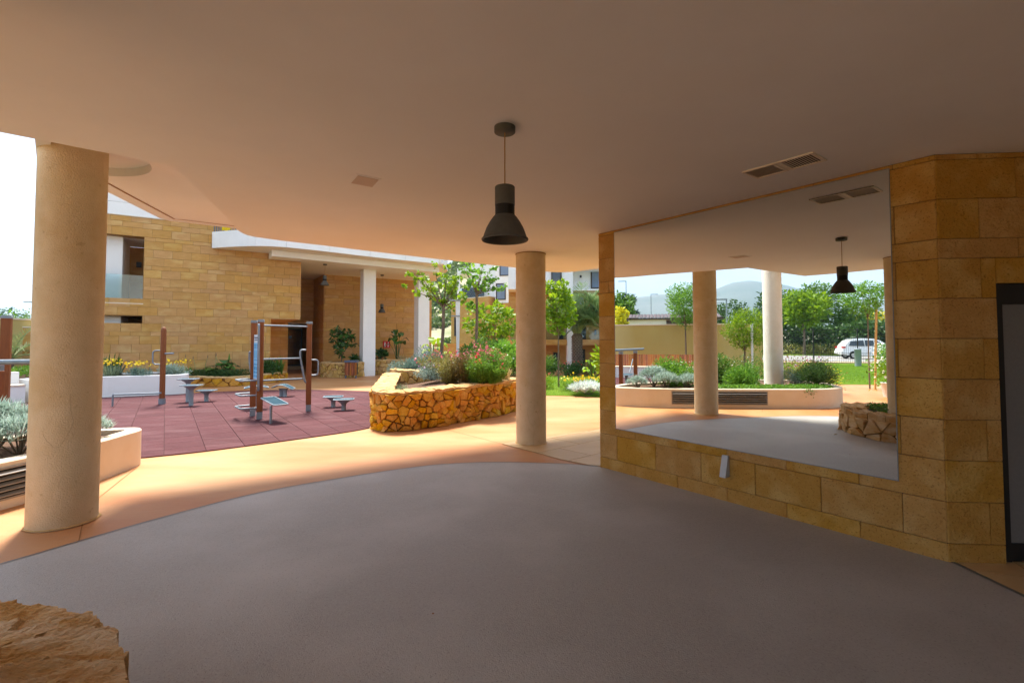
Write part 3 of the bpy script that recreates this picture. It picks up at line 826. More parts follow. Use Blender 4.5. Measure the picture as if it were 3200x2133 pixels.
# hairline cracks
def crack(col, c, r, pts):
    mb = MB()
    path = []
    for (az, z) in pts:
        path.append((c[0] + (r + 0.001) * math.cos(az), c[1] + (r + 0.001) * math.sin(az), z))
    mb.tube(path, 0.0010, 5)
    mb.build('crack', m_crack, col)
a0 = math.atan2(-7.661, -0.298)
crack(col2, (0.298, 7.661), 0.236, [(a0 + .15, .02), (a0 + .12, .12), (a0 + .22, .22), (a0 + .10, .31), (a0 + .5, .42), (a0 + .42, .5), (a0 + .75, .62), (a0 + .9, .78)])
crack(col2, (0.298, 7.661), 0.236, [(a0 + .10, .31), (a0 - .1, .36), (a0 - .25, .5), (a0 - .2, .58)])
crack(col2, (0.298, 7.661), 0.236, [(a0 - .1, .36), (a0 + .2, .55), (a0 + .25, .63)])
a1 = math.atan2(-C1[1], -C1[0])
crack(col1, C1, 0.244, [(a1 - .62, .82), (a1 - .5, .76), (a1 - .42, .74), (a1 - .3, .70), (a1 - .15, .70), (a1 + .0, .77), (a1 + .12, .84), (a1 + .2, .9), (a1 + .12, 1.0), (a1 + .08, 1.15)])
# slab carried by the planter column (shades its head)
tag(MB().prism([(-7.6, 0.6), (-5.9, 0.6), (-5.9, 2.62), (-7.6, 2.62)], 3.78, 4.1).build('terrace_slab', m_white), 'white terrace slab resting on the planter column', 'slab')

def pendant(c, zc, zb, label, group=None, s=1.0):
    e = empty('pendant_lamp', (c[0], c[1], zc), label, 'lamp', group)
    MB().lathe((c[0], c[1], zc), [(0.0001, -0.04 * s), (0.064 * s, -0.04 * s), (0.068 * s, -0.036 * s), (0.068 * s, -0.001)], 32, capb=False).build('ceiling_rose', m_lampg, e)
    zt = zb + 0.345 * s
    MB().tube([(c[0], c[1], zc - 0.04 * s), (c[0], c[1], zt)], 0.004 * s, 8).build('cable', m_cable, e)
    MB().lathe((c[0], c[1], zb), [(0.0001, .345 * s), (0.060 * s, .345 * s), (0.064 * s, .34 * s), (0.064 * s, .222 * s)], 32, capb=False, capt=False).build('lamp_body', m_lampg, e)
    cm = MB()
    pr = [(0.064 * s, .222 * s)]
    for k in range(5):
        z = .215 - k * .011
        pr += [(0.0605 * s, z * s), (0.0605 * s, (z - .004) * s), (0.0635 * s, (z - .005) * s)]
    pr += [(0.0635 * s, .158 * s)]
    cm.lathe((c[0], c[1], zb), pr, 32, smooth=False, capb=False, capt=False).build('collar', m_lampk, e)
    sh = [(0.064, .158), (0.075, .148), (0.098, .115), (0.118, .078), (0.134, .035), (0.140, .014), (0.148, .010), (0.150, .003), (0.147, -.004), (0.140, -.003), (0.132, .010), (0.128, .035), (0.112, .075), (0.090, .112), (0.066, .140), (0.0001, .15)]
    MB().lathe((c[0], c[1], zb), [(a * s, b * s) for a, b in sh], 48, capb=False, capt=False).build('lamp_shade', m_lampg, e)
    return e
pendant((-0.0444, 3.0751), H, 2.243, 'large dark grey pendant lamp hanging from the porch ceiling')

vents = empty('ceiling_vent', WP(1.72, 0.65, H), 'pair of ceiling air grilles side by side near the mirror wall', 'vent')
def vbox(s0, s1, o0, o1, z0, z1, mbx):
    return mbx.prism([WP(s0, o0)[:2], WP(s1, o0)[:2], WP(s1, o1)[:2], WP(s0, o1)[:2]], z0, z1)
VO0, VO1 = 0.5204, 0.7773
for s0, s1, kind in ((1.451, 1.702, 'slats'), (1.728, 1.98, 'filter')):
    fr = MB(); t_ = 0.018
    zf0, zf1 = H - 0.010, H - 0.0004
    vbox(s0, s1, VO0, VO0 + t_, zf0, zf1, fr); vbox(s0, s1, VO1 - t_, VO1, zf0, zf1, fr)
    vbox(s0, s0 + t_, VO0 + t_, VO1 - t_, zf0, zf1, fr); vbox(s1 - t_, s1, VO0 + t_, VO1 - t_, zf0, zf1, fr)
    fo = fr.build('vent_frame', m_grille, vents)
    vbox(s0 + t_, s1 - t_, VO0 + t_, VO1 - t_, H - 0.0018, H - 0.0008, MB()).build('backing', m_dark if kind == 'slats' else m_filter, fo)
    nsl = 11
    if kind == 'slats':
        for k in range(nsl):
            a = s0 + t_ + (k + 0.5) * (s1 - s0 - 2 * t_) / nsl
            q = MB().quad(WP(a - .0035, VO0 + t_, H - .0035), WP(a + .0035, VO0 + t_, H - .0045), WP(a + .0035, VO1 - t_, H - .0045), WP(a - .0035, VO1 - t_, H - .0035))
            q.build('slat', m_grille, fo)
    else:
        for k in range(13):
            a = s0 + t_ + (k + 0.5) * (s1 - s0 - 2 * t_) / 13
            vbox(a - .002, a + .002, VO0 + t_, VO1 - t_, H - .006, H - .002, MB()).build('slat', m_filter, fo)
vbox(1.7025, 1.7275, VO0 + .004, VO1 - .004, H - .007, H - .0004, MB()).build('joining_strip', m_grille, vents)
# flush square hatch in the ceiling
hp = [(-1.275, 3.975), (-1.135, 4.085), (-1.245, 4.275), (-1.395, 4.165)]
hat = empty('ceiling_hatch', (-1.26, 4.12, H), 'small flush square hatch in the ceiling left of the pendant lamp', 'hatch')
c_ = np.mean(hp, 0)
MB().prism([tuple(c_ + (np.array(p) - c_) * 1.22) for p in hp], H - 0.004, H - 0.0005).build('hatch_frame', m_ceil, hat)
MB().prism(hp, H - 0.0075, H - 0.0042).build('hatch_panel', m_hatch, hat)
# tiny bits on the grey floor
cp = Vector((-1.50, 2.33, 0.008))
tag(MB().box((-2.06, 2.555, 0.013), (0.075, 0.016, 0.006), rz=0.75).build('straw_chip', m_chip), 'straw coloured chip lying on the grey floor by the near rocks', 'chip')
def crumb(x, y, r):
    o = MB().lathe((x, y, 0.006), [(r, 0), (r * .9, r * .5), (r * .3, r * .8)], 7).build('dry_leaf_bit', m_rust if 'm_rust' in globals() else m_seam)
    return o
tag(crumb(-0.466, 2.9, 0.006), 'tiny brown speck on the grey floor below the pendant lamp', 'debris')

# ================================================================== rock walls
def voronoi_cells(Lx, Lz, size, rng, relax=0):
    nx = max(1, int(round(Lx / size))); nz = max(1, int(round(Lz / (size * 0.8))))
    seeds = np.array([((i + .5 + .5 * (j % 2) - .25) / nx * Lx, (j + .5) / nz * Lz) for i in range(nx) for j in range(nz)])
    seeds += rng.uniform(-.55, .55, seeds.shape) * np.array([Lx / nx, Lz / nz])
    def cell(k):
        p = seeds[k]
        poly = [(0, 0), (Lx, 0), (Lx, Lz), (0, Lz)]
        d2 = ((seeds - p) ** 2).sum(1)
        for j in np.argsort(d2)[1:22]:
            q = seeds[j]; m = (p + q) / 2; n = q - p
            o = []
            for i in range(len(poly)):
                a, b = poly[i - 1], poly[i]
                da = (a[0] - m[0]) * n[0] + (a[1] - m[1]) * n[1]; db = (b[0] - m[0]) * n[0] + (b[1] - m[1]) * n[1]
                if db <= 0:
                    if da > 0:
                        t = da / (da - db); o.append((a[0] + (b[0] - a[0]) * t, a[1] + (b[1] - a[1]) * t))
                    o.append(b)
                elif da <= 0:
                    t = da / (da - db); o.append((a[0] + (b[0] - a[0]) * t, a[1] + (b[1] - a[1]) * t))
            poly = o
            if len(poly) < 3: return None
        return poly
    cells = []
    keep = rng.random(len(seeds)) > .22
    seeds = seeds[keep]
    seeds = np.concatenate([seeds, rng.uniform(0, 1, (int(len(seeds) * .28), 2)) * np.array([Lx, Lz])])
    for _ in range(relax):
        cells = [cell(k) for k in range(len(seeds))]
        for k, c in enumerate(cells):
            if c: seeds[k] = 0.6 * seeds[k] + 0.4 * np.mean(c, 0)
    return [c for c in (cell(k) for k in range(len(seeds))) if c]

class PathFrame:
    def __init__(self, path, closed=False):
        self.p = [np.array(q[:2], float) for q in path]
        if closed: self.p.append(self.p[0])
        self.d = [0.0]
        for a, b in zip(self.p[:-1], self.p[1:]): self.d.append(self.d[-1] + float(np.linalg.norm(b - a)))
        self.L = self.d[-1]
    def at(self, s, o=0.0):
        s = min(max(s, 0), self.L)
        i = max(0, min(len(self.p) - 2, int(np.searchsorted(self.d, s) - 1)))
        f = (s - self.d[i]) / max(1e-9, self.d[i + 1] - self.d[i])
        def tan(k):
            a = self.p[max(k - 1, 0)]; b = self.p[min(k + 1, len(self.p) - 1)]
            t = b - a; return t / (np.linalg.norm(t) + 1e-9)
        t = tan(i) * (1 - f) + tan(i + 1) * f; t /= np.linalg.norm(t) + 1e-9
        q = self.p[i] * (1 - f) + self.p[i + 1] * f
        return q[0] + t[1] * o, q[1] - t[0] * o          # o to the right of travel

def rock_wall(root, path, hfun, thick, size, mat, seed, z0=0.0, closed=False, proud=0.05, gap=0.0075, cop_mat=None, cop_h=0.07, cop_len=0.4, outer=1, srange=None, limit=300):
    """dry stone look wall: mortar core, every stone a part on the outer (right hand) face, flat coping stones on top"""
    rng = np.random.default_rng(seed)
    F = PathFrame(path, closed)
    n = max(8, int(F.L / 0.15))
    # core
    mb = MB(); vs = []
    for i in range(n + 1):
        s = F.L * i / n; hh = hfun(s / F.L) - cop_h
        for o in (0.0, -thick):
            x, y = F.at(s, o * outer); vs += [(x, y, z0 - 0.02), (x, y, z0 + hh)]
    fs = []
    for i in range(n):
        a = i * 4; b = a + 4
        fs += [(a, b, b + 1, a + 1), (b + 2, a + 2, a + 3, b + 3), (a + 1, b + 1, b + 3, a + 3)]
    if not closed: fs += [(0, 1, 3, 2), (n * 4 + 2, n * 4 + 3, n * 4 + 1, n * 4)]
    mb.add(vs, fs); mb.build('mortar_core', m_mortar, root)
    hm = max(hfun(k / 20) for k in range(21)) - cop_h
    rl = root.location
    count = 0; rest = MB()
    s0, s1 = srange if srange else (0, F.L)
    cells = voronoi_cells(s1 - s0, hm, size, rng)
    for c in cells:
        # squeeze into the local wall height
        cs = np.array(c); cen = cs.mean(0)
        if ((cs[:, 0].max() - cs[:, 0].min()) < 0.04) or ((cs[:, 1].max() - cs[:, 1].min()) < 0.03): continue
        dd = cs - cen
        ln = np.linalg.norm(dd, axis=1)[:, None]
        gp = gap * rng.choice([.35, .6, 1.0, 1.7])
        base = cen + dd * (1 - gp / np.maximum(ln, gp * 1.5)) + rng.normal(size=dd.shape) * .004
        # cut corners for a rounded outline
        m = len(base); out = []
        for i in range(m):
            a, b, c2 = base[i - 1], base[i], base[(i + 1) % m]
            k_ = rng.uniform(.04, .13); out += [b + (a - b) * k_, b + (c2 - b) * k_]
        base = np.array(out); m = len(base)
        pr = proud * rng.uniform(0.4, 1.7); tilt = rng.normal(size=2) * 0.20
        rings = []
        for shrink, o in ((1.0, -0.01), (0.985, pr * 0.6), (0.90, pr * 0.95)):
            ring = []
            for q in base:
                v = cen + (q - cen) * shrink
                oo = o + ((v - cen) @ tilt if o > 0 else 0) + (rng.normal() * pr * 0.10 if o > 0 else 0)
                ring.append((v[0], v[1], oo))
            rings.append(ring)
        pts = [p for r_ in rings for p in r_] + [(cen[0], cen[1], pr * rng.uniform(0.95, 1.15))]
        fs = []
        for k in range(2):
            for i in range(m):
                fs.append((k * m + i, k * m + (i + 1) % m, (k + 1) * m + (i + 1) % m, (k + 1) * m + i))
        fs += [(2 * m + i, 2 * m + (i + 1) % m, 3 * m) for i in range(m)]
        w3 = []
        for (s, z, o) in pts:
            hh = (hfun((s + s0) / F.L) - cop_h) / hm
            x, y = F.at(s + s0, o * outer); w3.append((x, y, z0 + z * hh))
        fs = fs if outer < 0 else [tuple(reversed(f)) for f in fs]
        if count < limit:
            x, y = F.at(cen[0] + s0, 0)
            MB().add(w3, fs).build('stone', mat, root, org=(x, y, z0 + cen[1]))
        else: rest.add(w3, fs)
        count += 1
    if rest.v: rest.build('stone', mat, root)['kind'] = 'stuff'
    # coping
    if cop_mat:
        s = 0.0; k = 0
        while s < F.L - 0.02:
            e = min(F.L, s + cop_len * rng.uniform(0.7, 1.4))
            if F.L - e < 0.12: e = F.L
            m = max(2, int((e - s) / 0.07)); vs = []; fs = []
            tw = thick + 0.06
            for i in range(m + 1):
                t = s + (e - s - 0.008) * i / m
                hh = z0 + hfun(t / F.L)
                for j in range(6):
                    f = j / 5
                    o = 0.045 - tw * f + (rng.normal() * 0.012 if j in (0, 5) else 0)
                    x, y = F.at(t, o * outer)
                    zz = hh + rng.normal() * 0.008 - (0.02 if j in (0, 5) else 0)
                    vs.append((x, y, zz))
                for j in (5, 0):
                    f = j / 5; o = 0.03 - tw * f + (0.03 if j else 0)
                    x, y = F.at(t, o * outer)
                    vs.append((x, y, hh - cop_h - 0.015))
            for i in range(m):
                for j in range(8):
                    a = i * 8 + j; b = i * 8 + (j + 1) % 8
                    f = (a, b, b + 8, a + 8)
                    fs.append(f if outer < 0 else tuple(reversed(f)))
            fs += [tuple(range(8)), tuple(reversed(range(m * 8, m * 8 + 8)))]
            x, y = F.at((s + e) / 2, -thick / 2 * outer)
            MB().add(vs, fs).build('coping_stone', cop_mat, root, org=(x, y, z0 + hfun((s + e) / 2 / F.L)))
            s = e; k += 1
    return F

def soil_bed(root, poly, z, mat=None, bump=0.03, seed=1, zf=None, name='soil'):
    """uneven bed of soil filling a planter"""
    rng = np.random.default_rng(seed)
    bm = bmesh.new()
    vs = [bm.verts.new((p[0], p[1], z)) for p in poly]
    f = bm.faces.new(vs); f.normal_update()
    if f.normal.z < 0: f.normal_flip()
    bmesh.ops.triangulate(bm, faces=[f])
    for _ in range(3):
        bmesh.ops.subdivide_edges(bm, edges=[e for e in bm.edges if e.calc_length() > 0.25], cuts=1, use_grid_fill=False)
    bmesh.ops.triangulate(bm, faces=bm.faces)
    for v in bm.verts:
        base = zf(v.co.x, v.co.y) if zf else z
        v.co.z = base + bump * (mnoise.noise(Vector((v.co.x * 2.3, v.co.y * 2.3, seed))) ) 
    me = bpy.data.meshes.new(name); 
    q = root.location
    for v in bm.verts: v.co -= Vector((q.x, q.y, q.z))
    bm.to_mesh(me); bm.free(); me.materials.append(mat or m_soil)
    return add_mesh(name, me, root)

# --- central rock planter
CPATH = spline([(-3.10, 11.9), (-2.92, 10.9), (-2.70, 9.7), (-2.55, 9.0), (-2.36, 8.72), (-2.12, 8.64), (-1.86, 8.75), (-1.37, 9.16), (-1.0, 9.62), (-0.35, 10.42), (0.10, 11.25), (0.36, 12.2), (0.48, 13.3), (0.44, 14.5), (0.1, 15.8)], 5)
crp = empty('rock_planter', (-1.5, 10.5, 0), 'big curved golden rock planter full of red flowering bushes in the court', 'planter')
def hc(f): return 0.83 - 0.12 * min(1, f / 0.3) + 0.09 * max(0, (f - 0.35) / 0.65)
Fc = rock_wall(crp, CPATH, hc, 0.36, 0.158, m_rock, 11, cop_mat=m_coping, cop_h=0.06, cop_len=0.5, outer=1)
# raised inner rock wall behind it
CB = spline([(-3.06, 12.3), (-2.6, 12.15), (-1.9, 12.2), (-1.2, 12.6), (-0.6, 13.2)], 5)
rock_wall(crp, CB, lambda f: 0.90 - 0.10 * f, 0.3, 0.20, m_rockpale, 12, z0=0.0, cop_mat=m_coping, cop_h=0.06, cop_len=0.45, outer=1, srange=None)
inner = offset_path(CPATH, -0.33)
def zsoil(x, y):
    return 0.46 + 0.33 * min(1, max(0, (x + 2.6) / 2.2)) + 0.03 * max(0, y - 10)
soil_bed(crp, inner + [(-1.5, 16.2), (-3.0, 15.0), (-3.0, 12.3)], 0.6, seed=3, zf=zsoil)

# --- near rock planter at the lower left corner, with the third column
NPATH = spline([(-3.35, 1.2), (-3.3, 1.75), (-3.0, 2.12), (-2.55, 2.26), (-2.10, 2.25), (-1.72, 2.08), (-1.48, 1.88), (-1.30, 1.66), (-1.14, 1.34), (-1.05, 0.9), (-1.1, 0.4), (-1.4, 0.0)], 5)
nrp = empty('rock_planter', (-2.1, 1.4, 0), 'low rough rock planter in the near corner holding a column', 'planter')
rock_wall(nrp, NPATH, lambda f: 0.34, 0.30, 0.19, m_rocknear, 21, cop_mat=None, cop_h=0.02, outer=-1, proud=0.028)
def rough_cap(poly, z0, z1, seed, amp=0.03):
    """big layered coping stone: fine mesh with ledges"""
    bm = bmesh.new()
    xs = [p[0] for p in poly]; ys = [p[1] for p in poly]
    st = 0.0125
    nx = int((max(xs) - min(xs)) / st) + 1; ny = int((max(ys) - min(ys)) / st) + 1
    grid = {}
    dirv = Vector((0.86, 0.5, 0)); per = Vector((-0.5, 0.86, 0))
    def hz(x, y):
        v = Vector((x, y, seed))
        u = v.dot(dirv); q = v.dot(per)
        f = mnoise.fractal(Vector((u * 3.2, q * 9.0, seed)), 0.9, 2.1, 5)
        layer = u * 0.9 + q * 5.5 + 0.9 * mnoise.noise(Vector((u * 2.0, q * 3.0, seed + 4))) + .4 * mnoise.noise(Vector((u * 9.0, q * 9.0, seed + 9)))
        saw = layer - math.floor(layer)
        return z1 + amp * (0.75 * f + 0.9 * (saw - 0.5)) + 0.006 * mnoise.noise(Vector((u * 40, q * 70, 1)))
    for i in range(nx + 1):
        for j in range(ny + 1):
            x = min(xs) + i * st; y = min(ys) + j * st
            wob = 0.022 * mnoise.fractal(Vector((x * 14, y * 14, seed + 2)), 0.8, 2.0, 4)
            cx = sum(xs) / len(xs); cy = sum(ys) / len(ys)
            r = 1 + wob / 0.3
            if inside((cx + (x - cx) * r, cy + (y - cy) * r), poly): grid[i, j] = bm.verts.new((x, y, hz(x, y)))
    for i in range(nx):
        for j in range(ny):
            k = [grid.get(q) for q in ((i, j), (i + 1, j), (i + 1, j + 1), (i, j + 1))]
            if all(k): bm.faces.new(k)
            elif sum(q is not None for q in k) == 3: bm.faces.new([q for q in k if q])
    for v in [v for v in bm.verts if not v.link_faces]: bm.verts.remove(v)
    be = [e for e in bm.edges if e.is_boundary]
    r = bmesh.ops.extrude_edge_only(bm, edges=be)
    for v in [q for q in r['geom'] if isinstance(q, bmesh.types.BMVert)]: v.co.z = z0
    bmesh.ops.recalc_face_normals(bm, faces=bm.faces)
    return bm
NF = PathFrame(NPATH)
cuts = [0.0, 0.9, 1.62, 2.22, 2.95, 3.55, 4.2, NF.L]
for k in range(len(cuts) - 1):
    a, b = cuts[k] + 0.006, cuts[k + 1] - 0.006
    if b - a < .1: continue
    m = 10
    poly = [NF.at(a + (b - a) * i / m, -0.012) for i in range(m + 1)] + [NF.at(a + (b - a) * (m - i) / m, 0.34) for i in range(m + 1)]
    bm = rough_cap(poly, 0.30, 0.412 + 0.012 * math.sin(k * 2.1), 3.7 * k + 1, 0.028)
    c = NF.at((a + b) / 2, 0.15)
    for v in bm.verts: v.co -= Vector((c[0], c[1], 0.36))
    me = bpy.data.meshes.new('coping_stone'); bm.to_mesh(me); bm.free(); me.materials.append(m_rocknear)
    add_mesh('coping_stone', me, nrp, (c[0] - nrp.location.x, c[1] - nrp.location.y, 0.36))
soil_bed(nrp, offset_path(NPATH, 0.28) , 0.36, seed=5)

# --- white planter with the louvre (left)
P1F = spline([(-5.22, 6.50), (-5.0, 6.52), (-4.84, 6.36), (-4.78, 6.0), (-4.74, 5.6), (-4.80, 5.05), (-4.90, 4.45), (-5.02, 3.8), (-5.18, 3.1), (-5.36, 2.4), (-5.55, 1.75), (-5.85, 1.28), (-6.3, 1.0), (-6.9, 0.95)], 5)
P1B = spline([(-6.9, 0.95), (-7.8, 1.05), (-8.4, 1.7), (-8.3, 2.8), (-7.6, 4.2), (-6.7, 5.4), (-5.9, 6.2), (-5.22, 6.50)], 5)
P1 = P1F + P1B[1:-1]
p1 = empty('planter', (-6.0, 4.0, 0), 'long curved white planter with dark louvre grille behind the thick column', 'planter')
def ring_wall(root, path, th_, h_, mat, name='planter_wall', closed=True, z0=0.0, side=1):
    ins = offset_path(path, -th_ * side, closed)
    n = len(path); vs = []
    for a, b in zip(path, ins): vs += [(a[0], a[1], z0), (a[0], a[1], z0 + h_ - 0.012), (a[0] + (b[0] - a[0]) * .07, a[1] + (b[1] - a[1]) * .07, z0 + h_), (b[0], b[1], z0 + h_), (b[0], b[1], z0)]
    fs = []
    for i in range(n if closed else n - 1):
        a = i * 5; b = ((i + 1) % n) * 5
        for k in range(4):
            f = (a + k, b + k, b + k + 1, a + k + 1); fs.append(f if side > 0 else tuple(reversed(f)))
    if not closed:
        fs += [tuple(range(5)), tuple(reversed(range((n - 1) * 5, n * 5)))]
    o = MB().add(vs, fs).build(name, mat, root)
    for i, p in enumerate(o.data.polygons): p.use_smooth = False
    return o
if area(P1) < 0: pass
sgn = 1 if area(P1) > 0 else -1
ring_wall(p1, P1, 0.17, 0.455, m_planterw, side=sgn)
soil_bed(p1, offset_path(P1, -0.16 * sgn, True), 0.40, seed=8)
# louvre let into the front face
FP1 = PathFrame(P1F)
def s_near(F, x, y):
    best = min(range(400), key=lambda k: math.hypot(F.at(F.L * k / 400)[0] - x, F.at(F.L * k / 400)[1] - y)); return F.L * best / 400
sa, sb = s_near(FP1, -4.80, 5.04), s_near(FP1, -5.22, 2.92)
lv = None
def band(F, a, b, o0, o1, z0, z1, n=14):
    mb = MB(); vs = []
    for i in range(n + 1):
        s = a + (b - a) * i / n
        for o, z in ((o0, z0), (o1, z0), (o1, z1), (o0, z1)):
            x, y = F.at(s, o * -sgn); vs.append((x, y, z))
    fs = []
    for i in range(n):
        for k in range(4): fs.append((i * 4 + k, i * 4 + (k + 1) % 4, i * 4 + 4 + (k + 1) % 4, i * 4 + 4 + k))
    fs += [(0, 1, 2, 3), (n * 4 + 3, n * 4 + 2, n * 4 + 1, n * 4)]
    return mb.add(vs, fs)
osg = 1
def outp(F, s): # outward sign test
    x, y = F.at(s, 0.1); return 1 if not inside((x, y), P1) else -1
OS = outp(FP1, (sa + sb) / 2)
def band2(a, b, o0, o1, z0, z1, n=16, slope=0.0):
    vs = []
    for i in range(n + 1):
        s = a + (b - a) * i / n
        for o, z in ((o0, z0), (o1, z0 - slope), (o1, z1 - slope), (o0, z1)):
            x, y = FP1.at(s, o * OS); vs.append((x, y, z))
    fs = []
    for i in range(n):
        for k in range(4): fs.append((i * 4 + k, i * 4 + (k + 1) % 4, i * 4 + 4 + (k + 1) % 4, i * 4 + 4 + k))
    fs += [(3, 2, 1, 0), (n * 4, n * 4 + 1, n * 4 + 2, n * 4 + 3)]
    return MB().add(vs, fs)
lou = band2(sa, sb, 0.002, 0.006, 0.105, 0.385).build('louvre_back', m_dark, p1)
fr = band2(sa - .02, sb + .02, 0.003, 0.016, 0.09, 0.108).build('louvre_frame', m_louv, p1)
band2(sa - .02, sb + .02, 0.003, 0.016, 0.382, 0.40).build('louvre_frame', m_louv, p1)
for a in (sa - .02, sb): band2(a, a + .02, 0.003, 0.016, 0.108, 0.382, 2).build('louvre_frame', m_louv, p1)
for k in range(5):
    z = 0.125 + k * 0.052
    band2(sa, sb, 0.007, 0.040, z + 0.022, z + 0.03, slope=0.022).build('louvre_blade', m_louv, p1)

# --- far white planter + bench wall (left background)
WLF = spline([(-11.35, 16.2), (-10.6, 15.75), (-10.1, 15.2), (-9.95, 14.82), (-10.15, 14.58), (-10.45, 14.44), (-11.1, 14.1), (-11.62, 13.80), (-12.2, 13.25), (-12.55, 12.75)], 5)
p3 = empty('planter', (-11.2, 14.6, 0), 'white curved planter of yellow flowers before the sandstone building', 'planter')
WLall = WLF + [(-13.3, 13.1), (-13.6, 14.6), (-12.6, 15.6)]
s3 = 1 if area(WLall) > 0 else -1
ring_wall(p3, WLall, 0.18, 0.60, m_white, side=s3)
soil_bed(p3, offset_path(WLall, -0.17 * s3, True), 0.55, seed=9)
BW = spline([(-12.62, 12.62), (-12.88, 12.1), (-13.5, 10.2), (-13.92, 8.2), (-14.06, 6.4), (-14.06, 5.0), (-14.03, 4.2), (-14.0, 3.65)], 6)
bench = empty('bench', (-14.2, 6.0, 0), 'long curved white bench with slatted wooden back by the yellow wall', 'bench')
def strip_solid(path, o0, o1, z0, z1, side=1):
    A = offset_path(path, o0 * side); B = offset_path(path, o1 * side); n = len(path); vs = []
    for a, b in zip(A, B): vs += [(a[0], a[1], z0), (b[0], b[1], z0), (b[0], b[1], z1), (a[0], a[1], z1)]
    fs = []
    for i in range(n - 1):
        for k in range(4): fs.append((i * 4 + k, i * 4 + (k + 1) % 4, i * 4 + 4 + (k + 1) % 4, i * 4 + 4 + k))
    fs += [(3, 2, 1, 0), ((n - 1) * 4, (n - 1) * 4 + 1, (n - 1) * 4 + 2, (n - 1) * 4 + 3)]
    mb = MB().add(vs, fs)
    return mb
strip_solid(BW, 0.0, 0.50, 0.0, 0.45).build('bench_base', m_white, bench)
strip_solid(BW, -0.02, 0.50, 0.452, 0.492).build('seat', m_planterw, bench)
strip_solid(BW[:22], 0.505, 0.70, 0.0, 0.80).build('back_wall', m_white, bench)
FBW = PathFrame(BW)
sl0 = FBW.L * 0.50
k = 0; s = sl0
while s < FBW.L - 0.05:
    a = np.array(FBW.at(s + .005, 0.47)); b = np.array(FBW.at(s + .092, 0.47)); a2 = np.array(FBW.at(s + .005, 0.66)); b2 = np.array(FBW.at(s + .092, 0.66))
    nrm = (a2 - a) / np.linalg.norm(a2 - a) * 0.025
    vs = [(*a, .50), (*b, .50), (*(b + nrm), .50), (*(a + nrm), .50), (*a2, 1.0), (*b2, 1.0), (*(b2 + nrm), 1.0), (*(a2 + nrm), 1.0)]
    MB().add(vs, [(3, 2, 1, 0), (4, 5, 6, 7), (0, 1, 5, 4), (1, 2, 6, 5), (2, 3, 7, 6), (3, 0, 4, 7)]).build('back_slat', m_slat, bench, org=(*a, .5))
    s += 0.098

# --- low rock wall in front of the building
lrw = empty('rock_wall', (-10.5, 17.2, 0), 'low golden rock edging wall of the bed along the sandstone building', 'wall')
LW = spline([(-12.4, 16.6), (-11.8, 16.95), (-11.04, 17.1), (-10.3, 17.12), (-9.8, 17.5), (-9.45, 18.3), (-9.25, 19.2), (-9.3, 20.0)], 5)
rock_wall(lrw, LW, lambda f: 0.36 + 0.02 * math.sin(f * 9), 0.28, 0.25, m_rock, 31, cop_mat=m_coping, cop_h=0.05, cop_len=0.6, outer=1)
soil_bed(lrw, offset_path(LW, -0.25) + [(-9.35, 19.9), FB(2.0, 0.05)[:2], FB(-1.5, 0.05)[:2]], 0.30, seed=12)
# --- entrance rock planters
ep = empty('rock_planter', (-7.8, 21.8, 0), 'rounded pale rock planter with shrub beside the building entrance', 'planter')
EP = spline([(-8.75, 22.9), (-8.62, 22.0), (-8.30, 21.45), (-7.75, 21.22), (-7.2, 21.4), (-6.95, 21.75), (-6.75, 22.15)], 5)
rock_wall(ep, EP, lambda f: 0.66, 0.3, 0.19, m_rockpale, 41, cop_mat=m_coping, cop_h=0.05, cop_len=0.5, outer=1)
soil_bed(ep, offset_path(EP, -0.28) + [(-7.0, 23.4), (-8.4, 23.6)], 0.6, seed=13)
eq = empty('rock_planter', (-5.0, 24.0, 0), 'pale rock planter behind the white pillars below the paddle leaved plant', 'planter')
EQ = spline([(-6.75, 23.25), (-6.2, 23.15), (-5.5, 23.4), (-4.8, 23.7), (-4.1, 24.2), (-3.6, 24.9)], 5)
rock_wall(eq, EQ, lambda f: 0.72, 0.3, 0.21, m_rockpale, 42, cop_mat=m_coping, cop_h=0.05, cop_len=0.5, outer=1)
soil_bed(eq, offset_path(EQ, -0.28) + [(-4.2, 25.8), (-6.9, 24.4)], 0.66, seed=14)

# ================================================================== sandstone building
bld = empty('stone_building', FB(3, 0), 'large sandstone clad building with white fascia and entrance portico across the court', 'building')
bl = bld.location
def fbox(mb, s0, s1, o0, o1, z0, z1):
    return mb.prism([FB(s0, o0)[:2], FB(s1, o0)[:2], FB(s1, o1)[:2], FB(s0, o1)[:2]], z0, z1)
# facade body with two openings (s -4..-2.14)
mb = MB()
fbox(mb, -2.14, 2.01, -0.02, -0.5, 0, 6.05); fbox(mb, 2.01, 3.12, -0.02, -9.0, 2.53, 6.05)
fbox(mb, -4.2, -4.0, -0.02, -0.5, 0, 6.05)
fbox(mb, -4.0, -2.14, -0.02, -0.5, 5.36, 6.05); fbox(mb, -4.0, -2.14, -0.02, -3.0, 2.51, 2.93); fbox(mb, -4.0, -2.14, -0.02, -0.5, 0, 2.09)
mb.build('facade_core', m_grout2, bld)
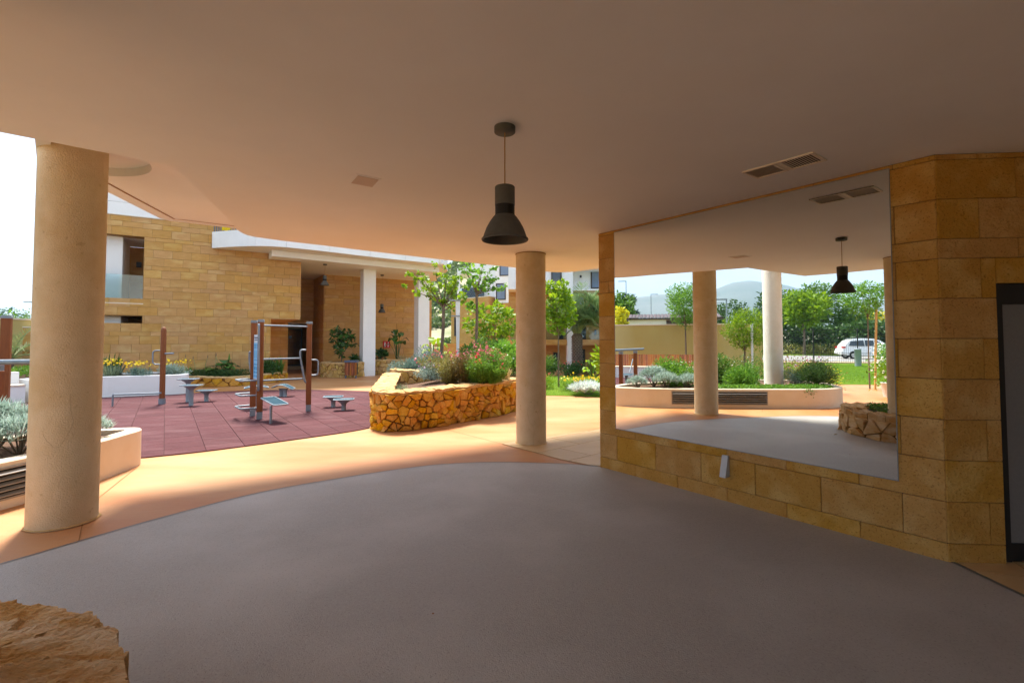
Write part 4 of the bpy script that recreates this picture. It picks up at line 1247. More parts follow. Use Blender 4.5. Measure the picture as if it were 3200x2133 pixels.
# terraces inside the openings
mb = MB(); fbox(mb, -4.0, -2.78, -0.42, -2.6, 2.94, 5.36); fbox(mb, -4.0, -2.78, -0.42, -2.6, 2.0, 2.51)
mb.build('white_pier', m_white, bld)
mb = MB(); fbox(mb, -4.2, 0.6, -2.62, -2.9, 2.0, 5.36); mb.build('terrace_wall', m_tilest, bld)
mb = MB(); fbox(mb, -4.2, 0.6, -0.5, -2.62, 5.365, 5.6); mb.build('terrace_soffit', m_white, bld)
mb = MB(); fbox(mb, -2.78, 0.6, -0.52, -2.61, 2.0, 2.22); mb.build('brown_panel', m_brown, bld)
mb = MB(); fbox(mb, -3.99, -2.15, -0.16, -0.19, 2.97, 3.98); mb.build('balustrade_glass', m_glass, bld)
mb = MB(); fbox(mb, -4.1, -2.12, 0.0, -0.5, 2.932, 2.962); mb.build('terrace_sill', m_planterw, bld)
MB().box(FB(-2.45, -2.2, 4.62), (0.16, 0.16, 0.2), rz=0.57).build('terrace_lamp', m_black, bld)
# facade tiles
FANG = math.atan2(U.y, U.x)
tcount = 0
trest = MB()
HC = [0, .30, .60, .90, 1.20, 1.50, 1.80, 1.95, 2.25, 2.53, 2.83, 3.13, 3.43, 3.58, 3.88, 4.18, 4.33, 4.63, 4.92, 5.22, 5.36, 5.66, 5.86, 6.05]
rngT = np.random.default_rng(5)
TILES = []
def tile_row(s0, s1, z0, z1, o, wd, shift, ang=FANG, fn=FB, reverse=False):
    s = s0 - (shift % wd)
    while s < s1 - 0.02:
        a, b = max(s, s0), min(s + wd, s1)
        if b - a > 0.04: TILES.append((a, b, z0, z1, o, fn, ang))
        s += wd
for i in range(len(HC) - 1):
    z0, z1 = HC[i], HC[i + 1]
    sh = (0.31 if i % 2 else 0.0) + rngT.uniform(-.06, .06)
    segs = [(-4.2, 3.13)] if z0 >= 2.5 else [(-4.2, 2.02)]
    if 2.93 <= z0 < 5.35: segs = [(-2.13, 3.13)]
    if 2.93 > z0 >= 2.83: pass
    if 2.09 < z1 <= 2.53 and z0 > 2.0: segs = [(-2.13, 2.02)]
    for a, b in segs: tile_row(a, b, z0, z1, 0.0, 0.575, sh)
# portico back wall, entrance return and inner walls
def fwall(s0, s1, o, z0, z1):
    m_ = MB(); fbox(m_, s0, s1, o - 0.02, o - 0.4, z0, z1); return m_
mb = MB(); fbox(mb, 4.78, 10.5, -3.42, -3.8, 0, 4.91); fbox(mb, 4.78, 5.1, -3.82, -9.4, 0, 4.91); fbox(mb, 0.5, 3.24, -4.02, -4.3, 0, 2.52); fbox(mb, 3.0, 3.24, -4.32, -9.4, 0, 2.52)
fbox(mb, 2.6, 3.92, -9.02, -9.4, 0, 5.0); fbox(mb, 4.74, 5.2, -9.02, -9.4, 0, 5.0); fbox(mb, 3.92, 4.74, -9.02, -9.4, 2.36, 5.0); fbox(mb, 3.92, 4.74, -9.02, -9.4, 0, 0.16)
fbox(mb, 3.14, 4.76, -5.93, -6.1, 2.56, 4.91)
mb.build('portico_core', m_grout2, bld)
PC = [0, .3, .6, .9, 1.2, 1.5, 1.8, 2.1, 2.25, 2.55, 2.85, 3.15, 3.45, 3.75, 3.9, 4.2, 4.5, 4.65, 4.91]
for i in range(len(PC) - 1):
    tile_row(4.78, 10.5, PC[i], PC[i + 1], -3.40, 1.2 if i % 3 == 1 else 0.9, (0.45 if i % 2 else 0.0) + rngT.uniform(-.1, .1))
    if PC[i + 1] < 2.6: tile_row(0.6, 3.24, PC[i], min(2.52, PC[i + 1]), -4.0, 0.9, 0.4 * (i % 2))
def vis_key(t):
    a, b, z0, z1, o, fn, ang = t
    p = fn((a + b) / 2, o, (z0 + z1) / 2)
    hid = 0
    r = p[0] / p[1]
    if r < -0.84: hid = 1
    if z1 < 0.5: hid = 1
    return (hid, p[0] ** 2 + p[1] ** 2)
TILES.sort(key=vis_key)
tb = {}
for k, (a, b, z0, z1, o, fn, ang) in enumerate(TILES):
    wd, ht = b - a - 0.009, z1 - z0 - 0.009
    jit = rngT.uniform(-0.003, 0.004)
    if k < 300:
        key = (round(wd, 2), round(ht, 2))
        if key not in tb: tb[key] = MB().box((0, 0, 0), (wd, 0.03, ht)).mesh('stone_tile', m_tilest)
        p = fn((a + b) / 2, o - 0.015 + jit, (z0 + z1) / 2)
        link_obj('stone_tile', tb[key], (p[0] - bl.x, p[1] - bl.y, p[2]), bld, ang)
    else:
        p = fn((a + b) / 2, o - 0.015 + jit, (z0 + z1) / 2)
        trest.box(p, (wd, 0.03, ht), rz=ang)
if trest.v: trest.build('stone_tile', m_tilest, bld)['kind'] = 'stuff'
# entrance return wall (s = 4.78, faces left), with its own cladding of long courses
mb = MB()
for i in range(len(PC) - 1):
    o = -3.42 - 0.6 * (i % 2)
    a = -3.41
    for b in (-4.3 - .45 * (i % 2), -5.5 - .45 * (i % 2), -6.7 - .45 * (i % 2), -7.9 - .45 * (i % 2), -9.01):
        mb.prism([FB(4.779, a - .006)[:2], FB(4.779, b + .006)[:2], FB(4.75, b + .006)[:2], FB(4.75, a - .006)[:2]], PC[i] + .006, PC[i + 1] - .006)
        a = b
mb.build('return_cladding', m_tilest, bld)
mb = MB()
for i in range(len(PC) - 1):
    for a, b in ((3.3, 3.91), (4.745, 5.1)) if PC[i] < 2.3 else ((2.7, 3.6), (3.6, 4.74)):
        fbox(mb, a + .005, b - .005, -9.019, -8.99, PC[i] + .006, PC[i + 1] - .006)
mb.build('entrance_cladding', m_tilest, bld)
mb = MB()
for i in range(len(PC) - 1):
    if PC[i] < 2.5: continue
    for a, b in ((3.14, 3.7), (3.7, 4.755)) if i % 2 else ((3.14, 4.2), (4.2, 4.755)):
        fbox(mb, a + .005, b - .005, -5.9, -5.929, PC[i] + .006, PC[i + 1] - .006)
mb.build('passage_cladding', m_tilest, bld)
mb = MB(); fbox(mb, 3.14, 4.75, -5.9, -9.0, 2.53, 2.555); mb.build('passage_soffit', m_white, bld)
mb = MB(); fbox(mb, 2.0, 3.13, -0.001, -9.0, 2.505, 2.529); mb.build('box_soffit', m_tilest, bld)
mb = MB(); fbox(mb, 3.3, 4.74, -8.2, -8.95, 0.004, 0.155); mb.build('entrance_step', m_btile, bld)
dr = MB()
for a, b, z0, z1 in ((3.93, 4.0, .165, 2.35), (4.66, 4.73, .165, 2.35), (4.0, 4.66, 2.27, 2.35), (4.0, 4.66, .165, .25)): fbox(dr, a, b, -9.03, -9.1, z0, z1)
edoor = dr.build('door_frame', m_black, bld)
dr = MB(); fbox(dr, 4.0, 4.66, -9.05, -9.07, .25, 2.27); dr.build('door_pane', m_doorglass, edoor)
dr = MB(); fbox(dr, 3.95, 4.71, -9.12, -9.38, .17, 2.34); dr.build('door_backing', m_dark, edoor)
dr = MB(); fbox(dr, 4.02, 4.16, -9.04, -9.048, 1.75, 1.92); dr.build('door_notice', m_signb, edoor)
# roof band, fascia, soffits
mb = MB(); fbox(mb, -4.22, 3.0, 0.012, -0.5, 6.056, 6.085); mb.build('roof_sill', m_planterw, bld)
mb = MB(); fbox(mb, -4.2, 9, -0.03, -0.6, 6.09, 6.52); fbox(mb, -4.2, 9, -0.03, -0.6, 6.53, 7.6); mb.build('parapet', m_white, bld)
fpath = spline([(-11.44, 18.36), (-10.9, 18.2), (-10.3, 18.06), (-9.7, 17.98), (-9.07, 18.02), (-8.5, 18.26), (-7.56, 18.95), (-6.0, 20.3), (-4.4, 21.5), (-3.36, 22.22)], 5)
fas = offset_path(fpath, 0.0)
fin = offset_path(fpath, -0.14)
FF = PathFrame(fpath)
cuts = [0, 1.9, 3.0, 4.6, 6.3, 7.9, FF.L]
for a, b in zip(cuts[:-1], cuts[1:]):
    n = 8; vs = []
    for i in range(n + 1):
        s = a + .004 + (b - a - .008) * i / n
        for o, z in ((0, 5.15), (-0.14, 5.15), (-0.14, 5.77), (0, 5.77)):
            x, y = FF.at(s, o); vs.append((x, y, z))
    fs = []
    for i in range(n):
        for k in range(4): fs.append((i * 4 + k, i * 4 + 4 + k, i * 4 + 4 + (k + 1) % 4, i * 4 + (k + 1) % 4))
    fs += [(0, 1, 2, 3), (n * 4 + 3, n * 4 + 2, n * 4 + 1, n * 4)]
    MB().add(vs, fs).build('fascia_panel', m_white, bld)
roofpoly = fin + [(-3.3, 24.6), (-4.7, 28.5), FB(6.0, -9.4)[:2], FB(0.5, -9.4)[:2], FB(0.5, -0.52)[:2], FB(-0.06, -0.0)[:2]]
roofpoly = [p for p in fin] + [(-3.42, 24.5), (-4.75, 28.3), FB(5.1, -9.3)[:2], FB(3.15, -9.3)[:2], FB(3.15, 0.02)[:2], FB(0.0, 0.02)[:2]]
MB().prism(roofpoly, 5.155, 5.7).build('roof_slab', m_white, bld)
MB().prism([(-3.30, 22.3), (-3.16, 22.25), (-3.26, 24.55), (-4.6, 28.4), (-4.75, 28.35), (-3.42, 24.5)], 5.15, 5.77).build('fascia_panel', m_white, bld)
mb = MB()
mb.prism([FB(1.9, 0.93)[:2], FB(9.3, 0.25)[:2], FB(10.6, -3.0)[:2], FB(10.4, -3.39)[:2], FB(4.8, -3.39)[:2], FB(4.76, -9.0)[:2], FB(3.15, -9.0)[:2], FB(3.15, 0.025)[:2], FB(1.9, 0.025)[:2]], 4.915, 5.15)
mb.build('lower_soffit', m_white, bld)
for s0 in (5.90, 8.58):
    m_ = MB(); fbox(m_, s0 - .0, s0 + .57, -0.58, -1.15, 0.0, 4.91); m_.build('pillar', m_white, bld)
# roof terrace railing with a yellow cloth over it
rail = MB()
q0, q1 = 0.03, 1.7
for k in range(16):
    x, y = FF.at(q0 + (q1 - q0) * k / 15, -0.07)
    MB().box((x, y, 6.02), (0.03, 0.03, 0.5), rz=.5).build('railing_bar', m_bluegrey, bld)
x0_, y0_ = FF.at(q0, -.07); x1_, y1_ = FF.at(q1, -.07)
MB().tube([(x0_, y0_, 6.28), (x1_, y1_, 6.28)], .02, 6).build('railing_top', m_bluegrey, bld)
mb = MB(); vs = []
for i in range(9):
    x, y = FF.at(0.42 + .05 * i, -.035 + .02 * math.sin(i * 2.1))
    vs += [(x, y, 5.79 + .02 * math.sin(i)), (x, y, 6.29)]
mb.add(vs, [(2 * i, 2 * i + 2, 2 * i + 3, 2 * i + 1) for i in range(8)])
tag(mb.build('cloth', m_ytowel), 'yellow cloth hung over the roof terrace railing', 'cloth')
# side wall end of the portico already in portico_core; fire extinguisher sign
fs_ = empty('fire_sign', FB(7.95, -3.36, 1.45), 'small red fire extinguisher sign on the portico wall', 'sign')
mb = MB(); fbox(mb, 7.74, 8.12, -3.355, -3.375, 1.24, 1.60); mb.build('sign_plate', m_signr, fs_)
mb = MB(); fbox(mb, 7.80, 7.87, -3.345, -3.354, 1.30, 1.50); fbox(mb, 7.815, 7.855, -3.345, -3.354, 1.50, 1.545); fbox(mb, 7.97, 8.05, -3.345, -3.354, 1.30, 1.34); fbox(mb, 7.995, 8.025, -3.345, -3.354, 1.36, 1.54)
mb.build('pictogram', m_signw, fs_)
pendant((-8.04, 20.75), 4.91, 4.0, 'small dark pendant lamp on a short cable in the portico', 'portico pendant lamps', 1.2)
pendant((-6.5, 24.2), 4.91, 3.02, 'small dark pendant lamp on a long cable between the white pillars', 'portico pendant lamps', 1.25)
# litter bin
bn = empty('litter_bin', (-6.98, 21.15, 0), 'slatted wooden litter bin with dark lid by the entrance planter', 'bin')
for k in range(7):
    x = -7.2 + k * .075
    MB().box((x, 21.0, .40), (.06, .025, .56)).build('slat', m_slat, bn, org=(x, 21.0, .4))
MB().box((-6.975, 21.16, .40), (.44, .26, .5)).build('bin_body', m_black, bn)
MB().box((-6.975, 21.13, .72), (.54, .36, .09), mat=None).build('lid', m_bluegrey, bn, bevel=.015)
for x in (-7.2, -6.75): MB().box((x, 21.03, .07), (.05, .05, .14)).build('leg', m_bluegrey, bn)

# garden wall of stone, left
gw = empty('garden_wall', FB(-8, 0), 'low sandstone garden wall left of the building behind the palms', 'wall')
mb = MB(); fbox(mb, -14, -4.22, -0.02, -0.3, 0, 2.04); mb.build('wall_core', m_grout2, gw)
for i, (z0, z1) in enumerate(zip([0, .3, .6, .9, 1.2, 1.5, 1.8], [.3, .6, .9, 1.2, 1.5, 1.8, 2.05])):
    s = -9.0 - .3 * (i % 2)
    while s < -4.3:
        b = min(s + .62, -4.23)
        p = FB((s + b) / 2, -0.015, (z0 + z1) / 2)
        key = (round(b - s - .012, 2), round(z1 - z0 - .012, 2))
        if key not in tb: tb[key] = MB().box((0, 0, 0), (b - s - .012, 0.03, z1 - z0 - .012)).mesh('stone_tile', m_tilest)
        link_obj('stone_tile', tb[key], (p[0] - gw.location.x, p[1] - gw.location.y, p[2]), gw, FANG)
        s += .62
mb = MB(); fbox(mb, -14, -4.22, 0.02, -0.32, 2.053, 2.09); mb.build('wall_cap', m_planterw, gw)

# ================================================================== outdoor gym
def gym_post(name, x, y, h, ang, root, w_=0.115, cap=True):
    MB().box((x, y, 0.075 + 0.01), (w_ * .92, w_ * .92, 0.15), rz=ang).build('post_foot', m_steel, root)
    p = MB().box((x, y, (0.16 + h - .05) / 2), (w_, w_, h - .05 - 0.16), rz=ang).build(name, m_wood, root, bevel=.008)
    if cap:
        vs = []
        c, s = math.cos(ang), math.sin(ang); hw = w_ / 2 + .006
        prof = [(-hw, h - .055), (-hw, h - .02), (-hw * .8, h), (hw * .8, h), (hw, h - .02), (hw, h - .055)]
        for yy in (-hw, hw):
            for (a, z) in prof: vs.append((x + a * c - yy * s, y + a * s + yy * c, z))
        MB().add(vs, [tuple(reversed(range(6))), tuple(range(6, 12))] + [(i, (i + 1) % 6, 6 + (i + 1) % 6, 6 + i) for i in range(6)]).build('post_cap', m_steel, root)
    return p
def arc(p, q, r, c, n=5): return None
def rounded(pts, r=0.05, n=5):
    """polyline with filleted corners"""
    P = [Vector(p) for p in pts]; o = [P[0]]
    for i in range(1, len(P) - 1):
        a, b, c = P[i - 1], P[i], P[i + 1]
        d1 = (a - b); d2 = (c - b); k = min(r, d1.length * .45, d2.length * .45)
        s_, e_ = b + d1.normalized() * k, b + d2.normalized() * k
        for j in range(n + 1):
            t = j / n; o.append(s_ * (1 - t) ** 2 + b * 2 * t * (1 - t) + e_ * t * t)
    o.append(P[-1]); return o
A = (-5.54, 10.41); B = (-5.17, 9.98); Cc = (-4.64, 11.10)
gangAB = math.atan2(B[1] - A[1], B[0] - A[0]); gangBC = math.atan2(Cc[1] - B[1], Cc[0] - B[0])
gym = empty('fitness_frame', (-5.1, 10.5, 0), 'three post brown exercise frame with pull up bars and blue instruction sign', 'gym frame')
gym_post('post', *A, 2.05, .36, gym, .108); gym_post('post', *B, 2.05, .36, gym, .108); gym_post('post', *Cc, 2.05, .30, gym, .108)
def bar(pts, r=.019, name='bar', root=gym, mat=m_steel, fil=.05): return MB().tube(rounded(pts, fil), r, 10).build(name, mat, root)
bar([(*B, 1.93), (*Cc, 1.93)]); bar([(*B, 1.23), (-4.79, 11.0, 1.215)]); bar([(-5.15, 10.03, .79), (-4.74, 10.98, .755)])
bar([(-5.20, 9.93, 1.93), (-5.15, 9.86, 1.95), (-5.14, 9.86, .66), (-5.18, 9.92, .64)], .021, 'climbing_pole')
MB().lathe((0, 0, 0), [(0.0001, -.012), (.055, -.012), (.055, .012), (.0001, .012)], 20).build('pole_disc', m_steel, gym, org=(0, 0, 0), local=True)
dsk = [o for o in gym.children if o.name.startswith('pole_disc')][0]
dsk.location = (-5.165 + 5.1, 9.90 - 10.5, .64); dsk.rotation_euler = (R(90), 0, gangAB)
bar([(-4.70, 11.06, 1.40), (-4.80, 11.0, 1.40), (-4.80, 11.0, 1.25), (-4.70, 11.02, .70), (-4.68, 11.05, .66)], .021, 'handle')
bar([(-4.60, 11.13, 1.17), (-4.47, 11.2, 1.17), (-4.47, 11.2, .82), (-4.60, 11.13, .82)], .019, 'handle', fil=.09)
bar([(-5.60, 10.44, 1.37), (-5.68, 10.5, 1.37), (-5.68, 10.5, 1.2), (-5.60, 10.46, .82)], .02, 'handle')
ab = Vector((B[0] - A[0], B[1] - A[1], 0)).normalized(); an = Vector((ab.y, -ab.x, 0))
for z in (.80, .50, .24):
    a = Vector((*A, z)) ; b = Vector((*B, z))
    L_ = an * 0.34
    bar([a + an * .05, a + L_, b + L_ - ab * .05, b + an * .05], .018, 'rung', fil=.07)
# sign board between the first two posts
sc_ = Vector(((A[0] + B[0]) / 2, (A[1] + B[1]) / 2, 0)); sg = empty_part = None
def sgbox(u0, u1, z0, z1, o0, o1, mat, name, parent):
    vs = []
    for z in (z0, z1):
        for u, o in ((u0, o0), (u1, o0), (u1, o1), (u0, o1)):
            p = sc_ + ab * u + an * -o; vs.append((p.x, p.y, z))
    return MB().add(vs, [(3, 2, 1, 0), (4, 5, 6, 7), (0, 1, 5, 4), (1, 2, 6, 5), (2, 3, 7, 6), (3, 0, 4, 7)]).build(name, mat, parent)
sgn_ = sgbox(-.22, .22, .80, 1.74, -.012, .012, m_signw, 'instruction_sign', gym)
sgbox(-.21, .21, .82, 1.57, .0125, .015, m_signb, 'sign_panel', sgn_); sgbox(-.21, .21, .82, 1.57, -.015, -.0125, m_signb, 'sign_panel', sgn_)
for sd_ in (1, -1):
    pm_ = MB()
    def sb(u0, u1, z0, z1):
        vs = []
        for z in (z0, z1):
            for u, o in ((u0, .0155 * sd_), (u1, .0155 * sd_), (u1, .017 * sd_), (u0, .017 * sd_)):
                p = sc_ + ab * u - an * o; vs.append((p.x, p.y, z))
        pm_.add(vs, [(3, 2, 1, 0), (4, 5, 6, 7), (0, 1, 5, 4), (1, 2, 6, 5), (2, 3, 7, 6), (3, 0, 4, 7)])
    for (z0, z1) in ((1.50, 1.54), (1.455, 1.485), (1.10, 1.13), (1.0, 1.07), (.93, .97), (1.20, 1.22), (.86, .89)):
        sb(-.17, -.03, z0, z1); sb(.02, .16, z0, z1)
    for u in (-.12, .0, .12): sb(u - .02, u + .02, 1.25, 1.40)
    pm_.build('pictograms', m_signd, sgn_)
    pm_ = MB(); 
    for (z0, z1) in ((1.66, 1.69), (1.615, 1.635)): sb(-.17, .12, z0, z1)
    pm_.build('heading_print', m_signg, sgn_)

def platform(x, y, z, lx, ly, ang, root, rim=.013, curve=None, nm='platform_top'):
    """rounded rectangle rubber top with a steel tube rim"""
    c, s = math.cos(ang), math.sin(ang)
    def T(a, b):
        dz = curve(a) if curve else 0.0
        return (x + a * c - b * s, y + a * s + b * c, z + dz)
    loop = []
    r = .05
    for (cx, cy, t0) in ((lx / 2 - r, ly / 2 - r, 0), (-lx / 2 + r, ly / 2 - r, 90), (-lx / 2 + r, -ly / 2 + r, 180), (lx / 2 - r, -ly / 2 + r, 270)):
        for k in range(4):
            t = R(t0 + 30 * k); loop.append((cx + r * math.cos(t), cy + r * math.sin(t)))
    dense = []
    for i in range(len(loop)):
        a, b = loop[i], loop[(i + 1) % len(loop)]; m = max(1, int(math.hypot(a[0] - b[0], a[1] - b[1]) / .05))
        for k in range(m): dense.append((a[0] + (b[0] - a[0]) * k / m, a[1] + (b[1] - a[1]) * k / m))
    pth = [T(*p) for p in dense] + [T(*dense[0])]
    MB().tube(pth, rim, 8, caps=False).build('platform_rim', m_steel, root)
    nx = 10; vs = []
    for i in range(nx + 1):
        a = -lx / 2 + .012 + (lx - .024) * i / nx
        for b in (-ly / 2 + .012, ly / 2 - .012): vs.append(tuple(np.array(T(a, b)) + np.array((0, 0, .012))))
        for b in (ly / 2 - .012, -ly / 2 + .012): vs.append(tuple(np.array(T(a, b)) - np.array((0, 0, .012))))
    fs = []
    for i in range(nx):
        for k in range(4): fs.append((i * 4 + k, i * 4 + (k + 1) % 4, i * 4 + 4 + (k + 1) % 4, i * 4 + 4 + k))
    fs += [(0, 3, 2, 1), (nx * 4, nx * 4 + 1, nx * 4 + 2, nx * 4 + 3)]
    MB().add(vs, fs).build(nm, m_rubtop, root)
def stool(x, y, h, label, ang, lx=.44, ly=.30, r=.05):
    e = empty('step_stool', (x, y, 0), label, 'step stool', 'rubber topped step stools')
    MB().lathe((x, y, 0.0), [(r + .004, .012), (r, .03), (r, h - .14), (r + .015, h - .10), (.16, h - .03), (.165, h - .018)], 20).build('stool_post', m_steelp, e)
    platform(x, y, h - .008, lx, ly, ang, e)
    return e
stool(-4.32, 11.77, .27, 'low step stool, rear one of the overlapping pair near the rock planter', .25)
stool(-3.88, 11.23, .27, 'low step stool, front one of the overlapping pair near the rock planter', .25)
stool(-7.96, 12.08, .52, 'tall step stool on a thick steel post, in front of the tallest stool', .15)
stool(-8.52, 12.80, .62, 'tallest step stool, half hidden behind another step stool', .15)
stool(-8.11, 12.92, .31, 'low step stool standing right beside the two tall step stools', .15)
hm = empty('balance_stool', (-6.59, 14.03, 0), 'single wave shaped rubber stool alone at the far edge of red floor', 'step stool', 'rubber topped step stools')
for dx_ in (-.08, .06): MB().lathe((-6.59 + dx_, 14.03 - dx_ * .6, 0), [(.06, .012), (.056, .03), (.056, .19), (.09, .235)], 18).build('stool_post', m_steelp, hm)
platform(-6.59, 14.03, .27, .56, .36, .15, hm, curve=lambda a: .085 * math.cos((a + .05) * 6.5))
hm2 = empty('balance_stool', (-6.04, 11.5, 0), 'wave shaped rubber stool mostly hidden behind the exercise frame posts', 'step stool', 'rubber topped step stools')
MB().lathe((-6.04, 11.5, 0), [(.06, .012), (.056, .03), (.056, .40), (.09, .46)], 18).build('stool_post', m_steelp, hm2)
platform(-6.04, 11.5, .50, .5, .34, .5, hm2, curve=lambda a: .05 * math.cos(a * 6))
sb_ = empty('sit_up_board', (-4.8, 9.65, 0), 'short sloping rubber topped board with one thin leg against exercise frame', 'exercise board')
bp = []
p0 = Vector((-5.02, 9.86, .45)); p1_ = Vector((-4.58, 9.44, .375)); dv_ = (p1_ - p0); side = Vector((.30, .26, 0)) * .5
ctr = (p0 + p1_) / 2
angb = math.atan2(dv_.y, dv_.x)
platform(ctr.x + .06, ctr.y + .06, ctr.z, dv_.xy.length + .12, .28, angb, sb_, curve=lambda a: -a * .12)
MB().tube([(-4.66, 9.42, .012), (-4.66, 9.42, .36)], .024, 10).build('leg', m_steelp, sb_)
# single post with handles and low rail
fp = empty('exercise_post', (-8.89, 12.37, 0), 'lone round topped brown exercise post with grip handles and low rail', 'gym post')
MB().box((-8.89, 12.37, .085), (.11, .11, .15)).build('post_foot', m_steel, fp)
MB().lathe((-8.89, 12.37, .16), [(.062, 0), (.062, 1.70), (.058, 1.74), (.042, 1.785), (.02, 1.805), (.0001, 1.81)], 20).build('post', m_wood, fp)
bar([(-8.93, 12.36, 1.37), (-9.10, 12.3, 1.37), (-9.10, 12.3, 1.02), (-8.93, 12.36, 1.02)], .018, 'handle', fp, fil=.1)
bar([(-8.84, 12.36, 1.29), (-8.58, 12.30, 1.30)], .022, 'handle', fp)
bar([(-8.86, 12.30, .30), (-9.79, 11.94, .30), (-9.79, 11.94, .015)], .02, 'low_rail', fp, fil=.02)
# tall post at the left edge
tp = empty('exercise_post', (-9.64, 9.24, 0), 'tall brown exercise post with steel cap at far left', 'gym post')
gym_post('post', -9.64, 9.24, 2.10, .6, tp, .14)
# parallel bars
pb = empty('parallel_bars', (-7.3, 6.2, 0), 'grey steel rail on two brown posts behind the white planter', 'gym bars')
for (x, y) in ((-6.70, 6.33), (-7.95, 5.96)):
    gym_post('post', x, y, 1.27, math.atan2(-.8, -2.8), pb, .10, cap=False)
    MB().box((x, y, 1.255), (.075, .11, .075), rz=math.atan2(-.8, -2.8)).build('bracket', m_steel, pb)
MB().tube([(-5.95, 6.55, 1.335), (-8.75, 5.73, 1.335)], .034, 14).build('rail', m_steel, pb)
# folding chair shaped seat glimpsed at the mirror edge
zz = empty('exercise_stool', (-9.6, 5.9, 0), 'small blue exercise seat beyond the parallel bars, at the mirror edge', 'gym seat')
platform(-9.6, 6.3, .45, .6, .4, .2, zz)
MB().tube([(-9.6, 6.3, .012), (-9.6, 6.3, .44)], .05, 12).build('leg', m_steelp, zz)
bar([(-9.9, 6.2, .5), (-10.2, 6.1, .95)], .02, 'handle', zz)

# ================================================================== plants
def rng_(seed): return np.random.default_rng(seed)
def clump_points(n, rng, centers, radii):
    k = rng.integers(0, len(centers), n)
    d = rng.normal(size=(n, 3)); d /= np.linalg.norm(d, axis=1)[:, None]
    r = rng.random((n, 1)) ** 0.45
    return centers[k] + d * r * radii[k][:, None], d
def tree(name, label, base, h_, trunk_h, cr, n, leaf, mat, seed, cat='tree', group=None, tr=.035, lean=(0, 0), flat=0.75, clumps=16, gap=1.0, limbs=7, tmat=None, aspect=.55, up=.15, bark_w=None, csize=.36):
    """tapered trunk with limbs, crown of leaf clumps with gaps"""
    rng = rng_(seed)
    x, y, z = base
    e = empty(name, base, label, cat, group)
    mb = MB()
    top = np.array([x + lean[0], y + lean[1], z + trunk_h])
    mid = np.array([x + lean[0] * .4 + rng.normal() * .03, y + lean[1] * .4 + rng.normal() * .03, z + trunk_h * .5])
    mb.tube([(x, y, z - .05), tuple(mid), tuple(top)], [tr * 1.15, tr * .92, tr * .75], 10)
    cc = np.array([top[0], top[1], z + (trunk_h + h_) / 2])
    hz = (h_ - trunk_h) / 2
    cen = []
    for k in range(clumps):
        t = k * 2.39996 + rng.uniform(-.4, .4); v = 1 - 2 * (k + .5) / clumps
        rr = math.sqrt(max(0, 1 - v * v)) * rng.uniform(.55, 1.0)
        cen.append(cc + np.array([cr * rr * math.cos(t), cr * rr * math.sin(t), hz * v * rng.uniform(.7, 1.0)]) * gap)
    cen = np.array(cen)
    for k in range(min(limbs, clumps)):
        c = cen[(k * 3 + 1) % clumps]
        s0 = mid * .15 + top * .85 + rng.normal(size=3) * .01
        m1 = s0 * .5 + c * .5 + np.array([0, 0, -.08 * cr])
        mb.tube([tuple(top if k % 2 else s0), tuple(m1), tuple(c)], [tr * .5, tr * .32, tr * .12], 6)
    mb.build('trunk', tmat or m_trunk, e)
    rad = np.full(len(cen), cr * csize) * rng.uniform(.75, 1.25, len(cen))
    p, d = clump_points(n, rng, cen, rad)
    p[:, 2] = cc[2] + (p[:, 2] - cc[2])
    p -= np.array(base)
    add_mesh('crown', leaf_mesh('crown', p, leaf, mat, rng, aspect, up, dirs=d), e)
    return e

def bush(name, label, base, rad, n, leaf, mat, seed, group=None, cat='shrub', aspect=.4, up=.4, clumps=12, flowers=None, flat=False, fill=.55, stems=True, stemmat=None):
    rng = rng_(seed)
    rx, ry, rz = rad
    e = empty(name, base, label, cat, group)
    cen = []
    for k in range(clumps):
        t = rng.uniform(0, 2 * math.pi); r = math.sqrt(rng.random()) * .8
        cen.append((rx * r * math.cos(t), ry * r * math.sin(t), rz * rng.uniform(.25, .85) * (1 - .35 * r * r)))
    cen = np.array(cen)
    rads = np.full(clumps, min(rx, ry, rz) * fill) * rng.uniform(.8, 1.3, clumps)
    p, d = clump_points(n, rng, cen, rads)
    p[:, 2] = np.abs(p[:, 2])
    if stems:
        mb = MB()
        for k in range(min(8, clumps)):
            c = cen[k]; mb.tube([(c[0] * .15, c[1] * .15, -.03), (c[0] * .6, c[1] * .6, c[2] * .5), tuple(c)], [.012, .009, .004], 5)
        mb.build('stem', stemmat or m_trunk, e, local=True)
    add_mesh('foliage', leaf_mesh('foliage', p, leaf, mat, rng, aspect, up, dirs=d), e)
    if flowers:
        for (fm, fn, fs, z0, z1) in flowers:
            k = rng.integers(0, clumps, fn)
            q = cen[k] + rng.normal(size=(fn, 3)) * np.array([rx, ry, 0]) * .22
            q[:, 2] = rz * rng.uniform(z0, z1, fn)
            add_mesh('flowers', leaf_mesh('flowers', q, fs, fm, rng, .8, .6), e)
    return e

